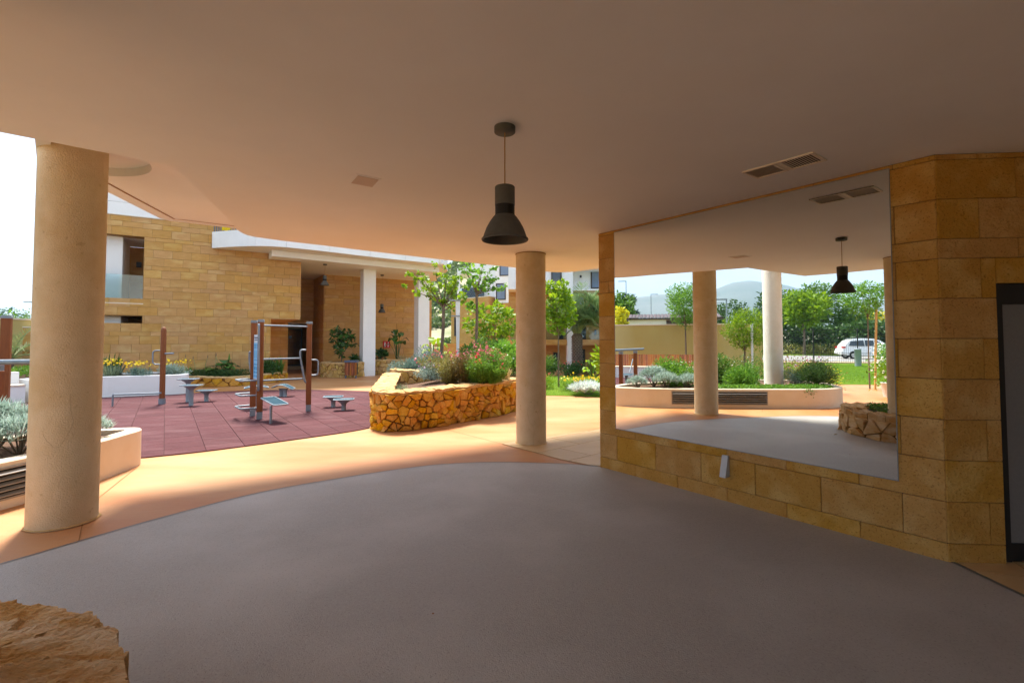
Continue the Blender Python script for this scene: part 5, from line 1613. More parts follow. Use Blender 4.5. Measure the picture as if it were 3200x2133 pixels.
def grass_clump(name, label, base, r, h_, n, mat, seed, width=.008, spread=.8, bend=.3, group=None, cat='grass clump', flowers=None):
    rng = rng_(seed)
    e = empty(name, base, label, cat, group)
    t = rng.uniform(0, 2 * math.pi, n); rr = np.sqrt(rng.random(n)) * r * .35
    b = np.stack([rr * np.cos(t), rr * np.sin(t), np.zeros(n) - .02], 1)
    t2 = t + rng.normal(size=n) * .5; out_ = r * spread * rng.random(n) ** .6
    tip = np.stack([out_ * np.cos(t2), out_ * np.sin(t2), h_ * rng.uniform(.55, 1.05, n) * (1 - .35 * (out_ / (r + 1e-6)) ** 2)], 1)
    add_mesh('blades', blade_mesh('blades', b, tip, width, mat, rng, bend), e)
    if flowers:
        for (fm, fn, fs, z0, z1) in flowers:
            k = rng.integers(0, n, fn)
            q = tip[k] * np.array([1, 1, 0]) + np.stack([np.zeros(fn), np.zeros(fn), h_ * rng.uniform(z0, z1, fn)], 1) + rng.normal(size=(fn, 3)) * .02
            add_mesh('flowers', leaf_mesh('flowers', q, fs, fm, rng, .9, .3), e)
    return e

def big_leaf(path, wd, droop, mat, parent, org, name='leaf', fold=.15, nseg=7, petiole=0.35, tear=None):
    """one large paddle leaf on its stalk, its own part"""
    P = [np.array(p, float) for p in path]
    vs = []; fs = []
    def at(t):
        f = t * (len(P) - 1); i = min(int(f), len(P) - 2); f -= i
        return P[i] * (1 - f) + P[i + 1] * f
    st = 4
    for k in range(st + 1):
        t = petiole * k / st; c = at(t); 
        vs += [c + np.array([.012, 0, 0]), c + np.array([-.012, 0, 0])]
    mb = MB()
    mb.tube([tuple(at(petiole * k / 4)) for k in range(5)], [.014, .013, .012, .010, .008], 5)
    L0 = []
    for k in range(nseg + 1):
        t = petiole + (1 - petiole) * k / nseg
        c = at(t); d = at(min(1, t + .02)) - at(max(0, t - .02)); d /= np.linalg.norm(d) + 1e-9
        sdv = np.cross(d, np.array([0, 0, 1.0])); sdv /= np.linalg.norm(sdv) + 1e-9
        nn = np.cross(sdv, d)
        u_ = k / nseg
        wk = wd * (math.sin(math.pi * min(1, u_ * .96 + .04)) ** .75 + .02) * .5
        L0 += [c - sdv * wk + nn * wk * fold, c, c + sdv * wk + nn * wk * fold]
    f2 = []
    for k in range(nseg):
        a = k * 3; f2 += [(a, a + 1, a + 4, a + 3), (a + 1, a + 2, a + 5, a + 4)]
    mb.add(L0, f2, True)
    return mb.build(name, mat, parent, org=org)

def paddle_plant(name, label, base, h_, n, wd, mat, seed, spread=.6, group=None):
    rng = rng_(seed)
    e = empty(name, base, label, 'plant', group)
    for k in range(n):
        t = k * 2.4 + rng.uniform(-.4, .4); out_ = spread * (.35 + .65 * (k / n)) * rng.uniform(.8, 1.2); hh = h_ * (1.05 - .5 * (k / n) ** 1.2) * rng.uniform(.9, 1.05)
        x, y, z = base; c, s = math.cos(t), math.sin(t)
        bend = .25 + .75 * (k / n)
        pth = [(x + .04 * c, y + .04 * s, z), (x + out_ * .3 * c, y + out_ * .3 * s, z + hh * .5), (x + out_ * .6 * c, y + out_ * .6 * s, z + hh * .85), (x + out_ * .95 * c, y + out_ * .95 * s, z + hh), (x + out_ * (1.25 + .3 * bend) * c, y + out_ * (1.25 + .3 * bend) * s, z + hh * (1 - .28 * bend))]
        sp = []
        for i in range(len(pth) - 1):
            for q in range(3): sp.append(tuple(np.array(pth[i]) * (1 - q / 3) + np.array(pth[i + 1]) * q / 3))
        sp.append(pth[-1])
        big_leaf(sp, wd * rng.uniform(.8, 1.15), 0, mat, e, (x, y, z), petiole=.48)
    return e

def palm(name, label, base, trunk_h, tr, fr_len, nfr, seed, group=None, upright=.75, scars=True, azs=None, nl=64):
    rng = rng_(seed)
    x, y, z = base
    e = empty(name, base, label, 'palm tree', group)
    MB().lathe(base, [(tr * 1.1, -.05), (tr * 1.05, trunk_h * .3), (tr, trunk_h * .7), (tr * 1.08, trunk_h), (tr * .6, trunk_h + .12), (.0001, trunk_h + .2)], 20).build('trunk', m_trunkp, e)
    if scars:
        mb = MB(); rows = int(trunk_h / .085)
        for i in range(rows):
            for k in range(11):
                t = 2 * math.pi * (k + .5 * (i % 2)) / 11; zz_ = z + .04 + i * .085
                o = tr * 1.06; c = np.array([x + o * math.cos(t), y + o * math.sin(t), zz_]); tg = np.array([-math.sin(t), math.cos(t), 0]); ou = np.array([math.cos(t), math.sin(t), 0])
                wk = tr * .24
                vs = [c - tg * wk, c + np.array([0, 0, -.035]) + ou * .015, c + tg * wk, c + np.array([0, 0, .035]) + ou * .03 * rng.uniform(.5, 1.5), c + ou * .04 * rng.uniform(.6, 1.3)]
                mb.add(vs, [(0, 1, 4), (1, 2, 4), (2, 3, 4), (3, 0, 4)])
        mb.build('leaf_scars', m_scar, e)
    for k in range(nfr):
        t = azs[k] if azs is not None else k * 2.39996 + rng.uniform(-.2, .2)
        v = (k + .5) / nfr
        el = R(86) - v * R(86 * (1.25 - upright)) ; ln = fr_len * rng.uniform(.85, 1.1)
        c, s = math.cos(t), math.sin(t)
        pts = []
        pos = np.array([x + tr * .5 * c, y + tr * .5 * s, z + trunk_h + .05]); a_ = el
        m = 14
        for i in range(m + 1):
            pts.append(pos.copy())
            a_ -= R(2.0 + 5.0 * v + 2.5 * i / m)
            pos = pos + ln / m * np.array([c * math.cos(a_), s * math.cos(a_), math.sin(a_)])
        mb = MB(); mb.tube([tuple(p) for p in pts], [.022 * (1 - .8 * i / m) for i in range(m + 1)], 5)
        fr_ = mb.build('frond', f_rachis, e, org=tuple(pts[0]))
        bb = []; tt = []
        for i in range(nl):
            f = .22 + .78 * i / nl; q = f * m; j = min(int(q), m - 1); q -= j
            p = pts[j] * (1 - q) + pts[j + 1] * q; d = pts[j + 1] - pts[j]; d /= np.linalg.norm(d)
            sdv = np.cross(d, np.array([0, 0, 1.0]));
            if np.linalg.norm(sdv) < .05: sdv = np.array([-s, c, 0])
            sdv /= np.linalg.norm(sdv); L_ = fr_len * .24 * (math.sin(math.pi * (.18 + .78 * f)) + .25)
            nn = np.cross(sdv, d)
            for sg_ in (-1, 1):
                bb.append(p); tt.append(p + (sdv * sg_ * .72 + d * .62 + nn * .25 + rng.normal(size=3) * .08) * L_)
        bb = np.array(bb) - pts[0]; tt = np.array(tt) - pts[0]
        add_mesh('leaflets', blade_mesh('leaflets', bb, tt, .030 * fr_len / 1.6, f_palm, rng, -.10, 2), fr_)
    return e

def silver_mound(label, base, r, h_, seed, group='silvery mounds in the white planter', mat=None, n=420):
    rng = rng_(seed)
    e = empty('silver_shrub', base, label, 'shrub', group)
    k = 34
    t = np.arange(k) * 2.39996; rr = np.sqrt((np.arange(k) + .5) / k) * r * .8
    cen = np.stack([rr * np.cos(t), rr * np.sin(t), h_ * (.85 - .5 * (rr / r) ** 2)], 1)
    j = rng.integers(0, k, n * 3)
    d = rng.normal(size=(n * 3, 3)); d[:, 2] = np.abs(d[:, 2]) * .9 + .25; d[:, :2] += cen[j][:, :2] / r * .8
    d /= np.linalg.norm(d, axis=1)[:, None]
    b = cen[j] + rng.normal(size=(n * 3, 3)) * .02 - np.array([0, 0, .05])
    add_mesh('foliage', blade_mesh('foliage', b, b + d * rng.uniform(.06, .12, (n * 3, 1)) * (r / .28), .016 * r / .28, mat or f_silver, rng, -.05, 2), e)
    mb = MB()
    for i in range(0, k, 3): mb.tube([(0, 0, -.02), tuple(cen[i] * .55), tuple(cen[i])], [.010, .007, .004], 5)
    mb.build('stem', m_trunk, e, local=True)
    return e

# ---- white planter plants
for i, (x, y, r, h_, lb) in enumerate([(-5.12, 5.85, .29, .36, 'silvery mound nearest the rounded end of the white planter'), (-5.22, 5.18, .36, .46, 'silvery mound, second from the rounded end of white planter'),
                                      (-5.42, 4.62, .34, .42, 'silvery mound just behind the thick column in white planter'), (-5.75, 5.45, .40, .60, 'tall silvery mound at the back of the white planter')]):
    silver_mound(lb, (x, y, .40), r, h_, 60 + i)
bush('shrub', 'fresh green shrub with pale flowers behind the silvery mounds', (-6.3, 4.85, .40), (.55, .5, .66), 5200, .06, f_fresh, 71, group='shrubs in the white planter', flowers=[(p_whi, 30, .03, .8, 1.0)])
bush('shrub', 'bright green rounded shrub in the white planter beside its pale column', (-6.45, 3.25, .40), (.62, .46, .46), 8200, .05, f_fresh, 72, group='shrubs in the white planter')
bush('shrub', 'leafy green shrub with white flower specks behind the round shrub', (-7.4, 3.85, .40), (.55, .5, .75), 4200, .07, f_green, 73, group='shrubs in the white planter', flowers=[(p_whi, 22, .03, .75, 1.05)])
bush('rosemary_bush', 'dark dense feathery bush by the hanging greenery on white planter', (-6.55, 1.55, .40), (.50, .44, .56), 7600, .055, f_dark, 74, group='shrubs in the white planter', aspect=.16, up=.7)
bush('shrub', 'blue grey low shrub right beside the pale column in the planter', (-6.95, 1.9, .40), (.3, .3, .34), 2200, .045, f_bluegr, 75, group='shrubs in the white planter', aspect=.2)
gc = empty('ground_cover', (-5.6, 3.0, .40), 'bright low green ground cover along the white planter edge', 'ground cover')
rg = rng_(76); npt = 9000
ss = rg.uniform(s_near(FP1, -4.9, 4.3), s_near(FP1, -6.0, 1.2), npt); oo = rg.uniform(.12, .62, npt)
pp = []
for a, b in zip(ss, oo):
    q = FP1.at(a, -b * OS); pp.append((q[0] + 5.6, q[1] - 3.0, rg.uniform(.01, .11)))
add_mesh('foliage', leaf_mesh('foliage', np.array(pp), .04, f_fresh, rg, .55, .5), gc)['kind'] = 'stuff'
hg = empty('hanging_plant', (-5.77, 1.95, .46), 'green tuft hanging over the front of the white planter', 'plant')
pp = np.stack([rg.normal(size=500) * .06 + .22, rg.normal(size=500) * .06, -rg.random(500) ** 1.2 * .26], 1); pp[:, 0] *= (1 - .25 * (pp[:, 2] / -.26)); 
add_mesh('foliage', leaf_mesh('foliage', pp, .05, f_green, rg, .35, -.4), hg)
# garden behind the planter, seen in the mirror
bush('flower_bush', 'loose pink flowering bush behind the pale planter column', (-9.5, 1.1, 0), (.9, .9, .95), 3000, .07, f_olive, 77, group='flowering bushes by the lawn', flowers=[(p_lil, 70, .05, .75, 1.15), (p_pink, 30, .045, .8, 1.1)], cat='flower bush')
bush('flower_bush', 'straw green bushy grass mix beside the staked garden tree', (-10.2, 2.3, 0), (1.0, .9, .9), 3000, .09, f_green, 78, group='flowering bushes by the lawn', cat='flower bush', aspect=.2, flowers=[(p_whi, 14, .04, .85, 1.15)])
grass_clump('strap_plant', 'green strap leaved clump at the lawn edge beyond the planter', (-13.5, .4, 0), .5, .85, 120, f_fresh, 79, width=.05, cat='plant')
bush('flower_bush', 'yellowish dry flower bush left of the dark feathery bush', (-10.8, .2, 0), (.6, .6, .75), 1700, .06, f_yellow, 80, group='flowering bushes by the lawn', cat='flower bush', aspect=.25)
grass_clump('strap_plant', 'narrow strap leaved clump under the small ball tree', (-9.6, 3.2, 0), .55, .8, 140, f_green, 81, width=.04, cat='plant')
tree('garden_tree', 'small ball crowned garden tree before the yellow wall end', (-12.1, 2.15, 0), 2.65, 1.35, .78, 5200, .075, f_bright, 82, clumps=26, tr=.045, csize=.36, limbs=9, aspect=.4)
tree('feathery_tree', 'feathery crowned young tree standing against the yellow wall', (-14.95, 4.0, 0), 4.0, 2.35, .85, 4200, .11, f_fresh, 83, clumps=22, tr=.04, aspect=.3, csize=.34)
tree('staked_tree', 'young feathery tree tied to a wooden stake by the lawn', (-11.25, -1.45, 0), 3.5, 2.55, .62, 2600, .09, f_fresh, 84, clumps=16, tr=.022, aspect=.35)
stk = MB().tube([(-11.05, -1.52, -.1), (-11.05, -1.62, 2.6)], .036, 8).build('wooden_stake', m_stake, None)
tag(stk, 'pale wooden stake holding the young tree by the lawn', 'stake')
bush('flower_bush', 'white flowering shrub on the lawn edge behind the bollard', (-27.5, -9.2, 0), (1.6, 1.2, 1.35), 2400, .14, f_fresh, 85, group='flowering bushes by the lawn', cat='flower bush', flowers=[(p_whi, 200, .13, .6, 1.05)])
potb = empty('potted_plant', (-8.75, -1.0, 0), 'white pot of pale yellow flowers by the near rock planter', 'potted plant')
MB().lathe((-8.75, -1.0, 0), [(.16, 0), (.22, .38), (.235, .40), (.2, .405), (.18, .36), (.0001, .35)], 24).build('pot', m_pot, potb)
rq = rng_(86); pq = rq.normal(size=(900, 3)) * np.array([.2, .2, .22]) + np.array([0, 0, .75]); add_mesh('foliage', leaf_mesh('foliage', pq, .07, f_bright, rq, .5, .3), potb)
pq = rq.normal(size=(120, 3)) * np.array([.24, .24, .24]) + np.array([0, 0, .8]); add_mesh('flowers', leaf_mesh('flowers', pq, .06, p_whi, rq, .9, .3), potb)

# ---- near rock planter ground cover
nc = empty('ground_cover', (-2.3, 1.5, .36), 'dark green creeping ground cover in the near rock planter', 'ground cover')
pp = []
inn = offset_path(NPATH, .40)
while len(pp) < 3800:
    x, y = rg.uniform(-3.2, -1.4), rg.uniform(.3, 2.0)
    if inside((x, y), inn + [(-3.2, .2)]) and math.hypot(x + 2.035, y - 1.532) > .26: pp.append((x + 2.3, y - 1.5, rg.uniform(.0, .10)))
add_mesh('foliage', leaf_mesh('foliage', np.array(pp), .045, f_green, rg, .5, .6), nc)['kind'] = 'stuff'

# ---- central rock planter plants
grass_clump('grass_tuft', 'blue grey grass tuft at the near left of the rock planter', (-2.12, 9.35, .47), .27, .34, 260, f_grassbl, 101, width=.010, cat='grass clump')
def stem_bush(name, label, base, r, h_, n, stem, leafmat, seed, group, spikes=0, petal=None, spread=1.0, leaf=.045, nleaf=9):
    """upright wiry bush: many thin stems with small leaves, flower spikes at some tips"""
    rng = rng_(seed); e = empty(name, base, label, 'flower bush', group)
    t = rng.uniform(0, 2 * math.pi, n); rr = np.sqrt(rng.random(n)) * r
    b = np.stack([rr * .45 * np.cos(t), rr * .45 * np.sin(t), np.zeros(n) - .02], 1)
    tip = np.stack([rr * spread * np.cos(t), rr * spread * np.sin(t), h_ * rng.uniform(.62, 1.05, n) * (1 - .30 * (rr / r) ** 2)], 1)
    add_mesh('stem', blade_mesh('stem', b, tip, .010, stem, rng, .12, 3), e)
    q = rng.uniform(.18, 1.0, (n, nleaf, 1)); lp_ = b[:, None] * (1 - q) + tip[:, None] * q
    lp_[..., 2] += .12 * np.linalg.norm(tip - b, axis=1)[:, None] * (4 * q * (1 - q))[..., 0] * .5
    lp_ = (lp_ + rng.normal(size=lp_.shape) * .02).reshape(-1, 3)
    add_mesh('foliage', leaf_mesh('foliage', lp_, leaf, leafmat, rng, .28, .7), e)
    if spikes:
        k = rng.integers(0, n, spikes); fp = []
        for j in k:
            m = rng.integers(5, 12); fp.append(tip[j] + np.stack([rng.normal(size=m) * .022, rng.normal(size=m) * .022, rng.uniform(-.05, .10, m)], 1))
        add_mesh('flowers', leaf_mesh('flowers', np.concatenate(fp), .036, petal, rng, .8, .5), e)
    return e
G_ = 'red flowering bushes'
stem_bush('red_flower_bush', 'wiry olive brown flowering bush, leftmost in the central rock planter', (-1.30, 10.40, .67), .36, .66, 300, f_rust, f_olive, 102, G_, 3, p_pink)
stem_bush('red_flower_bush', 'wiry brownish bush with few pink spikes, between olive and green ones', (-1.02, 10.30, .69), .36, .70, 320, f_rust, f_rust, 103, G_, 8, p_pink)
stem_bush('red_flower_bush', 'green stemmed bush with scattered red dots at rock wall edge', (-.72, 10.18, .71), .34, .62, 320, f_green, f_fresh, 104, G_, 6, p_red, nleaf=14)
stem_bush('red_flower_bush', 'tallest bush carrying most of the pink flower spikes', (-.70, 10.75, .73), .46, .80, 400, f_rust, f_green, 105, G_, 40, p_pink)
stem_bush('red_flower_bush', 'fresh green bush with pink spikes nearest the slim column', (-.38, 10.55, .72), .38, .70, 360, f_green, f_fresh, 106, G_, 14, p_pink, nleaf=14)
stem_bush('red_flower_bush', 'low bright green bush hanging to the planter rim', (-.42, 10.25, .72), .30, .42, 300, f_fresh, f_fresh, 1060, G_, 3, p_red, nleaf=16, spread=1.2)
bush('blue_grey_shrub', 'rounded blue grey shrub before the second white pillar', (-2.22, 12.9, .78), (.5, .45, .62), 5200, .055, f_bluegr, 106, aspect=.22, up=.6)
bush('blue_grey_shrub', 'low spreading blue grey shrub on top of inner rock wall', (-2.85, 12.75, .80), (.48, .35, .26), 2600, .05, f_bluegr, 107, aspect=.22, up=.5)
bush('lavender_bush', 'low pale green lavender with lilac dots behind the rock wall', (-1.85, 11.4, .72), (.42, .35, .28), 2400, .045, f_silver, 108, aspect=.3, flowers=[(p_lil, 40, .035, .9, 1.2)])
bush('glossy_shrub', 'large glossy green shrub with white glints left of slim column', (-.72, 13.2, .80), (.62, .55, .85), 3400, .085, f_green, 109, aspect=.5)
bush('glossy_shrub', 'leafy green shrub touching the slim column in the rock planter', (-.12, 12.5, .82), (.5, .45, .70), 3000, .08, f_fresh, 110, aspect=.5, flowers=[(p_whi, 24, .06, .6, .95)])
bush('glossy_shrub', 'low fresh green shrub with white blooms at rock planter right end', (-.02, 11.8, .82), (.38, .36, .42), 2200, .07, f_fresh, 111, aspect=.5, flowers=[(p_whi, 16, .05, .8, 1.05)])
grass_clump('grass_tuft', 'pale straw grass tuft before the slim column in rock planter', (-.14, 10.95, .76), .26, .30, 220, f_straw, 112, width=.010)
paddle_plant('paddle_plant', 'bright paddle leaved plant behind the red bushes by the pillar', (-2.62, 16.6, .5), 1.25, 9, .26, f_bright, 113, .5)
stem_bush('undergrowth_bush', 'mixed wiry undergrowth at the back of the rock planter', (-1.75, 11.6, .75), .55, .62, 300, f_rust, f_olive, 114, G_, 14, p_pink)
def sapling(label, base, fork, trunk_r, ends, leaf, mat, seed, group, per=24, cr=.11):
    """young tree: bare trunk, forking limbs, loose leaf clusters along the twigs"""
    rng = rng_(seed); e = empty('sapling', base, label, 'tree', group)
    x, y, z = base; mb = MB()
    f = np.array([x + fork[0], y, z + fork[1]])
    mb.tube([(x, y, z - .05), (x + fork[0] * .2 - .015, y, z + fork[1] * .35), (x + fork[0] * .6 + .012, y + .02, z + fork[1] * .7), tuple(f)], [trunk_r * 1.15, trunk_r, trunk_r * .95, trunk_r * .85], 9)
    pts = []
    for (dx_, dz_, st) in ends:
        s0 = f + np.array([0, 0, -st]); c = f + np.array([dx_, rng.uniform(-.45, .45), dz_])
        m1 = s0 * .55 + c * .45 + np.array([0, 0, .12 * abs(dx_) - .05]); 
        mb.tube([tuple(s0), tuple(m1), tuple(c)], [trunk_r * .48, trunk_r * .30, trunk_r * .10], 6)
        for q in (.72, .92, 1.06):
            w_ = (s0 * (1 - q) ** 2 + m1 * 2 * q * (1 - q) + c * q * q) if q <= 1 else c + (c - m1) * .25
            n = int(per * rng.uniform(.35, .75) * (.6 if q < .7 else 1))
            d = rng.normal(size=(n, 3)); d /= np.linalg.norm(d, axis=1)[:, None]
            pts.append(w_ + rng.normal(size=3) * .05 + d * (rng.random((n, 1)) ** .5) * cr * rng.uniform(.6, 1.15))
    mb.build('trunk', m_trunk, e)
    p_ = np.concatenate(pts) - np.array(base)
    add_mesh('crown', leaf_mesh('crown', p_, leaf, mat, rng, .85, .1), e)
    return e
sapling('thin pale trunked sapling with sparse lobed leaves, left of two', (-2.03, 14.0, .5), (.05, 2.13), .05,
        [(-.98, .45, .02), (-.78, .80, .0), (-.50, .40, .05), (-.33, .62, .0), (-.55, .72, .1), (.02, .70, .0), (.10, .98, .0), (.16, .55, .1), (.33, .42, .0), (.55, .20, .05), (.74, .50, .0), (.28, .10, .15), (-.15, .18, .1), (.45, .72, .0), (-.2, .9, .05)],   .105, f_bright, 121, 'saplings in the rock planter')
sapling('forked thin sapling with dark leaves near the white building, right', (-1.06, 14.5, .5), (.0, 2.55), .045,
        [(-.08, .75, .0), (-.14, .50, .0), (.14, .62, .0), (.20, .85, .1), (.33, .58, .0), (.50, .42, .05), (.68, .20, .0), (.60, .10, .05), (-.35, .72, .05), (-.45, .85, .0), (-.18, .30, .0), (.24, .22, .1), (-.20, -.35, .55), (.42, .78, .0)], .11, f_fresh, 122, 'saplings in the rock planter', per=20)
tree('garden_tree', 'bright yellow green small tree in front of the sandstone block', (-.70, 17.0, .2), 2.75, 1.30, .92, 1500, .13, f_bright, 123, tr=.035, clumps=19, aspect=.65, csize=.24, limbs=12)
# slim tapered lamp post
bl1 = empty('lamp_post', (-1.52, 13.6, .5), 'slim white tapered lamp post among the central planter bushes', 'lamp post', 'white tapered lamp posts')
def blade_lamp(e, x, y, z0, z1, w0, w1):
    MB().add([(x - w0, y - .02, z0), (x + w0, y - .02, z0), (x + w0, y + .02, z0), (x - w0, y + .02, z0), (x - w1, y - .035, z1), (x + w1, y - .035, z1), (x + w1, y + .035, z1), (x - w1, y + .035, z1)],
             [(3, 2, 1, 0), (4, 5, 6, 7), (0, 1, 5, 4), (1, 2, 6, 5), (2, 3, 7, 6), (3, 0, 4, 7)]).build('mast', m_signw, e)
blade_lamp(bl1, -1.52, 13.6, .5, 2.72, .022, .06)
MB().box((-1.58, 13.6, 2.30), (.24, .12, .025)).build('light_arm', m_steelp, bl1); MB().box((-1.60, 13.6, 2.735), (.30, .14, .03)).build('light_head', m_steelp, bl1)
bl2 = empty('lamp_post', (-11.6, 2.0, 0), 'slim white tapered lamp post beside the small ball tree', 'lamp post', 'white tapered lamp posts')
blade_lamp(bl2, -11.6, 2.0, 0.0, 2.2, .03, .055)

# ---- right lawn
LAWN1 = spline([(-.3, 14.6), (.5, 14.32), (.99, 14.2), (1.5, 14.12), (1.95, 13.98), (2.43, 13.7), (3.2, 13.1), (4.4, 12.3)], 4) + [(9, 11), (9, 21.9), (-.6, 21.9)]
sheet('lawn', LAWN1, 0.012, m_grass)
LAWN2 = spline([(-12.0, 1.4), (-12.55, .2), (-12.75, -.6), (-12.8, -1.6), (-13.0, -3.0), (-13.6, -5.0)], 4) + [(-16, -12), (-31, -16), (-31, 2.0), (-20, 2.0), (-15, 1.6)]
sheet('lawn', LAWN2, 0.012, m_grass)
def turf(region, n, seed, h_=.06, wd=.012):
    rng = rng_(seed); xs = [p[0] for p in region]; ys = [p[1] for p in region]; pts = []
    while len(pts) < n:
        x, y = rng.uniform(min(xs), max(xs)), rng.uniform(min(ys), max(ys))
        if inside((x, y), region): pts.append((x, y, .01))
    b = np.array(pts); t = b + np.stack([rng.normal(size=n) * .02, rng.normal(size=n) * .02, h_ * rng.uniform(.5, 1.2, n)], 1)
    o = add_mesh('grass', blade_mesh('grass', b, t, wd, f_turf, rng, .1, 1)); tag(o, 'short green turf blades on the lawn', 'grass', kind='stuff'); return o
turf([(-.2, 14.5), (2.5, 13.75), (4.6, 12.6), (4.6, 21.8), (-.2, 21.8)], 42000, 201).update_tag()
tg = turf([(-12.9, 1.0), (-13.2, -3.5), (-27, -11), (-30, -3), (-16, 1.2)], 60000, 202, .08, .02); tg['label'] = 'short green turf blades on the lawn behind the porch'
tree('garden_tree', 'bright yellow green round tree on the lawn right of slim column', (1.60, 16.72, 0), 3.72, 1.85, .58, 1700, .12, f_bright, 131, tr=.03, clumps=20, csize=.30, aspect=.7)
bush('broad_leaf_shrub', 'tall yellow green glossy shrub at the mirror wall edge', (2.30, 12.0, .55), (.17, .3, 1.05), 300, .15, f_bright, 132, aspect=.42, clumps=14, fill=.7)
paddle_plant('paddle_plant', 'arching broad green leaf plant on the lawn before the hedge', (3.0, 18.3, 0), .85, 7, .2, f_bright, 133, .45)
silver_mound('white silvery mound with yellow flowers at the lawn edge', (2.25, 14.35, 0), .62, .36, 134, None, f_white, 700)
yf = rng_(135); q = yf.normal(size=(160, 3)) * np.array([.32, .14, .05]) + np.array([0, .5, .44])
add_mesh('flowers', leaf_mesh('flowers', q, .055, p_yel, yf, .9, .5), [o for o in bpy.data.objects if o.get('label') == 'white silvery mound with yellow flowers at the lawn edge'][0])
bush('flower_bed', 'light green tuft with red flower tips left on the lawn', (1.05, 16.2, 0), (.5, .4, .45), 1800, .06, f_bright, 136, aspect=.2, up=.9, flowers=[(p_red, 60, .035, .85, 1.15)], cat='flower bush', group='lawn flower tufts')
bush('flower_bed', 'light green tuft with red flower tips at the young tree foot', (1.95, 16.1, 0), (.4, .35, .30), 1200, .05, f_bright, 137, aspect=.2, up=.9, flowers=[(p_red, 30, .03, .8, 1.1)], cat='flower bush', group='lawn flower tufts')
grass_clump('grass_tuft', 'upright thin green grass tuft in the middle of the lawn', (2.35, 16.6, 0), .3, .45, 110, f_olive, 138, width=.01)
for i, (x, rr, hh, m_, lb) in enumerate([(1.6, .55, .95, f_green, 'green hedge shrub behind the lawn by the slim column'), (2.55, .75, .62, f_dark, 'dark low hedge shrub at the palm foot'), (3.7, .75, .66, f_olive, 'olive hedge shrub right of the palm trunk'), (.7, .6, .8, f_green, 'leafy hedge shrub half hidden by the slim column'), (4.8, .7, .9, f_fresh, 'fresh green hedge shrub near the mirror wall edge')]):
    bush('hedge_shrub', lb, (x, 22.3, 0), (rr, .5, hh), 2600, .075, m_, 140 + i, group='hedge shrubs behind the lawn', flowers=[(p_red, 30, .06, .8, 1.1)] if i == 1 else None)
palm('date_palm', 'stout date palm with scarred trunk behind the lawn', (3.22, 24.0, -.3), 2.15, .24, 2.7, 26, 151, upright=.98)
palm('date_palm', 'second date palm with drooping fronds at the mirror wall edge', (4.75, 23.2, -.3), 2.1, .22, 2.5, 20, 152, upright=.80)

# ---- left garden plants
bush('grey_bush', 'blue grey low bush along the far white planter edge', (-11.35, 14.5, .55), (.9, .35, .24), 3000, .05, f_bluegr, 161, aspect=.22, group='far planter plants')
bush('grey_bush', 'silvery leaves at the rounded end of the far white planter', (-10.55, 15.0, .55), (.5, .35, .26), 2000, .06, f_silver, 162, aspect=.25, group='far planter plants')
for i, (x, y, h_, lb) in enumerate([(-11.75, 14.25, .5, 'dense yellow flower clump nearest the thick column'), (-11.2, 14.55, .42, 'yellow flower clump in the middle of the far planter'), (-10.45, 15.15, .45, 'loose yellow flowers at the far planter end')]):
    grass_clump('yellow_flowers', lb, (x, y, .55), .5, h_, 130, f_grassbl, 163 + i, width=.012, cat='flowers', group='yellow flower clumps', flowers=[(p_yel, 70 - 18 * i, .065, .75, 1.05)])
grass_clump('agave', 'dark spiky agave behind the yellow flowers', (-11.95, 14.6, .55), .55, .75, 46, f_deep, 167, width=.09, bend=.25, cat='agave')
bush('green_bush', 'fresh green bush between thick column and yellow flowers', (-12.35, 13.75, .55), (.3, .3, .3), 1400, .06, f_fresh, 168, group='far planter plants')
grass_clump('aloe', 'green aloe clump with thin flower stalks, nearest the far planter', (-11.82, 17.75, .30), .42, .42, 46, f_fresh, 171, width=.05, cat='aloe', group='aloe clumps by the building')
grass_clump('aloe', 'green aloe clump with thin flower stalks, middle of the bed', (-11.25, 18.05, .30), .40, .42, 46, f_green, 172, width=.05, cat='aloe', group='aloe clumps by the building')
stm = MB()
for (lb__, x, y, h_, lx_) in [('thin dry flower stalk leftmost of five against the facade',-12.0, 17.7, 1.0, .1), ('thin flower stalk leaning left, second of five against the facade',-11.6, 17.85, .9, -.12), ('thin flower stalk leaning right, middle of five against the facade',-11.4, 18.0, .95, .12), ('tallest straight thin flower stalk against the facade',-11.05, 18.1, 1.05, .02), ('thin flower stalk rising beside the large leaved plant',-10.95, 18.2, 1.0, -.15)]:
    e = empty('flower_stalk', (x, y, .3), lb__, 'flower stalk', 'thin flower stalks')
    MB().tube([(x, y, .3), (x + lx_ * .4, y, .3 + h_ * .5), (x + lx_, y, .3 + h_ * .75)], .008, 5).build('stalk', f_rachis, e)
    MB().lathe((x + lx_, y, .3 + h_ * .72), [(.008, 0), (.014, .04), (.004, .12)], 6).build('flower_head', m_trunk, e)
paddle_plant('big_leaf_plant', 'dark blue green large leaved plant with upright bud by the facade', (-10.75, 18.15, .30), .55, 16, .30, f_deep, 174, .45)
MB_ = MB().tube([(-10.62, 18.2, .5), (-10.6, 18.2, 1.02)], .02, 6).tube([(-10.6, 18.2, .92), (-10.6, 18.2, 1.15)], [.045, .01], 6)
tag(MB_.build('flower_bud', f_green, None), 'upright green flower spike above the large leaved plant', 'flower spike')
bed = empty('ground_cover', (-10.5, 17.8, .30), 'fine dark green ground cover behind low rock edging', 'ground cover')
rb = rng_(175); q = np.stack([rb.uniform(-1.2, 1.25, 6000), rb.uniform(-.35, .55, 6000), rb.uniform(0, .24, 6000)], 1)
q = q[[inside((p[0] - 10.5, p[1] + 17.8), offset_path(LW, -.3) + [(-9.3, 20.2), FB(2.0, .05)[:2], FB(-1.5, .05)[:2]]) for p in q]]
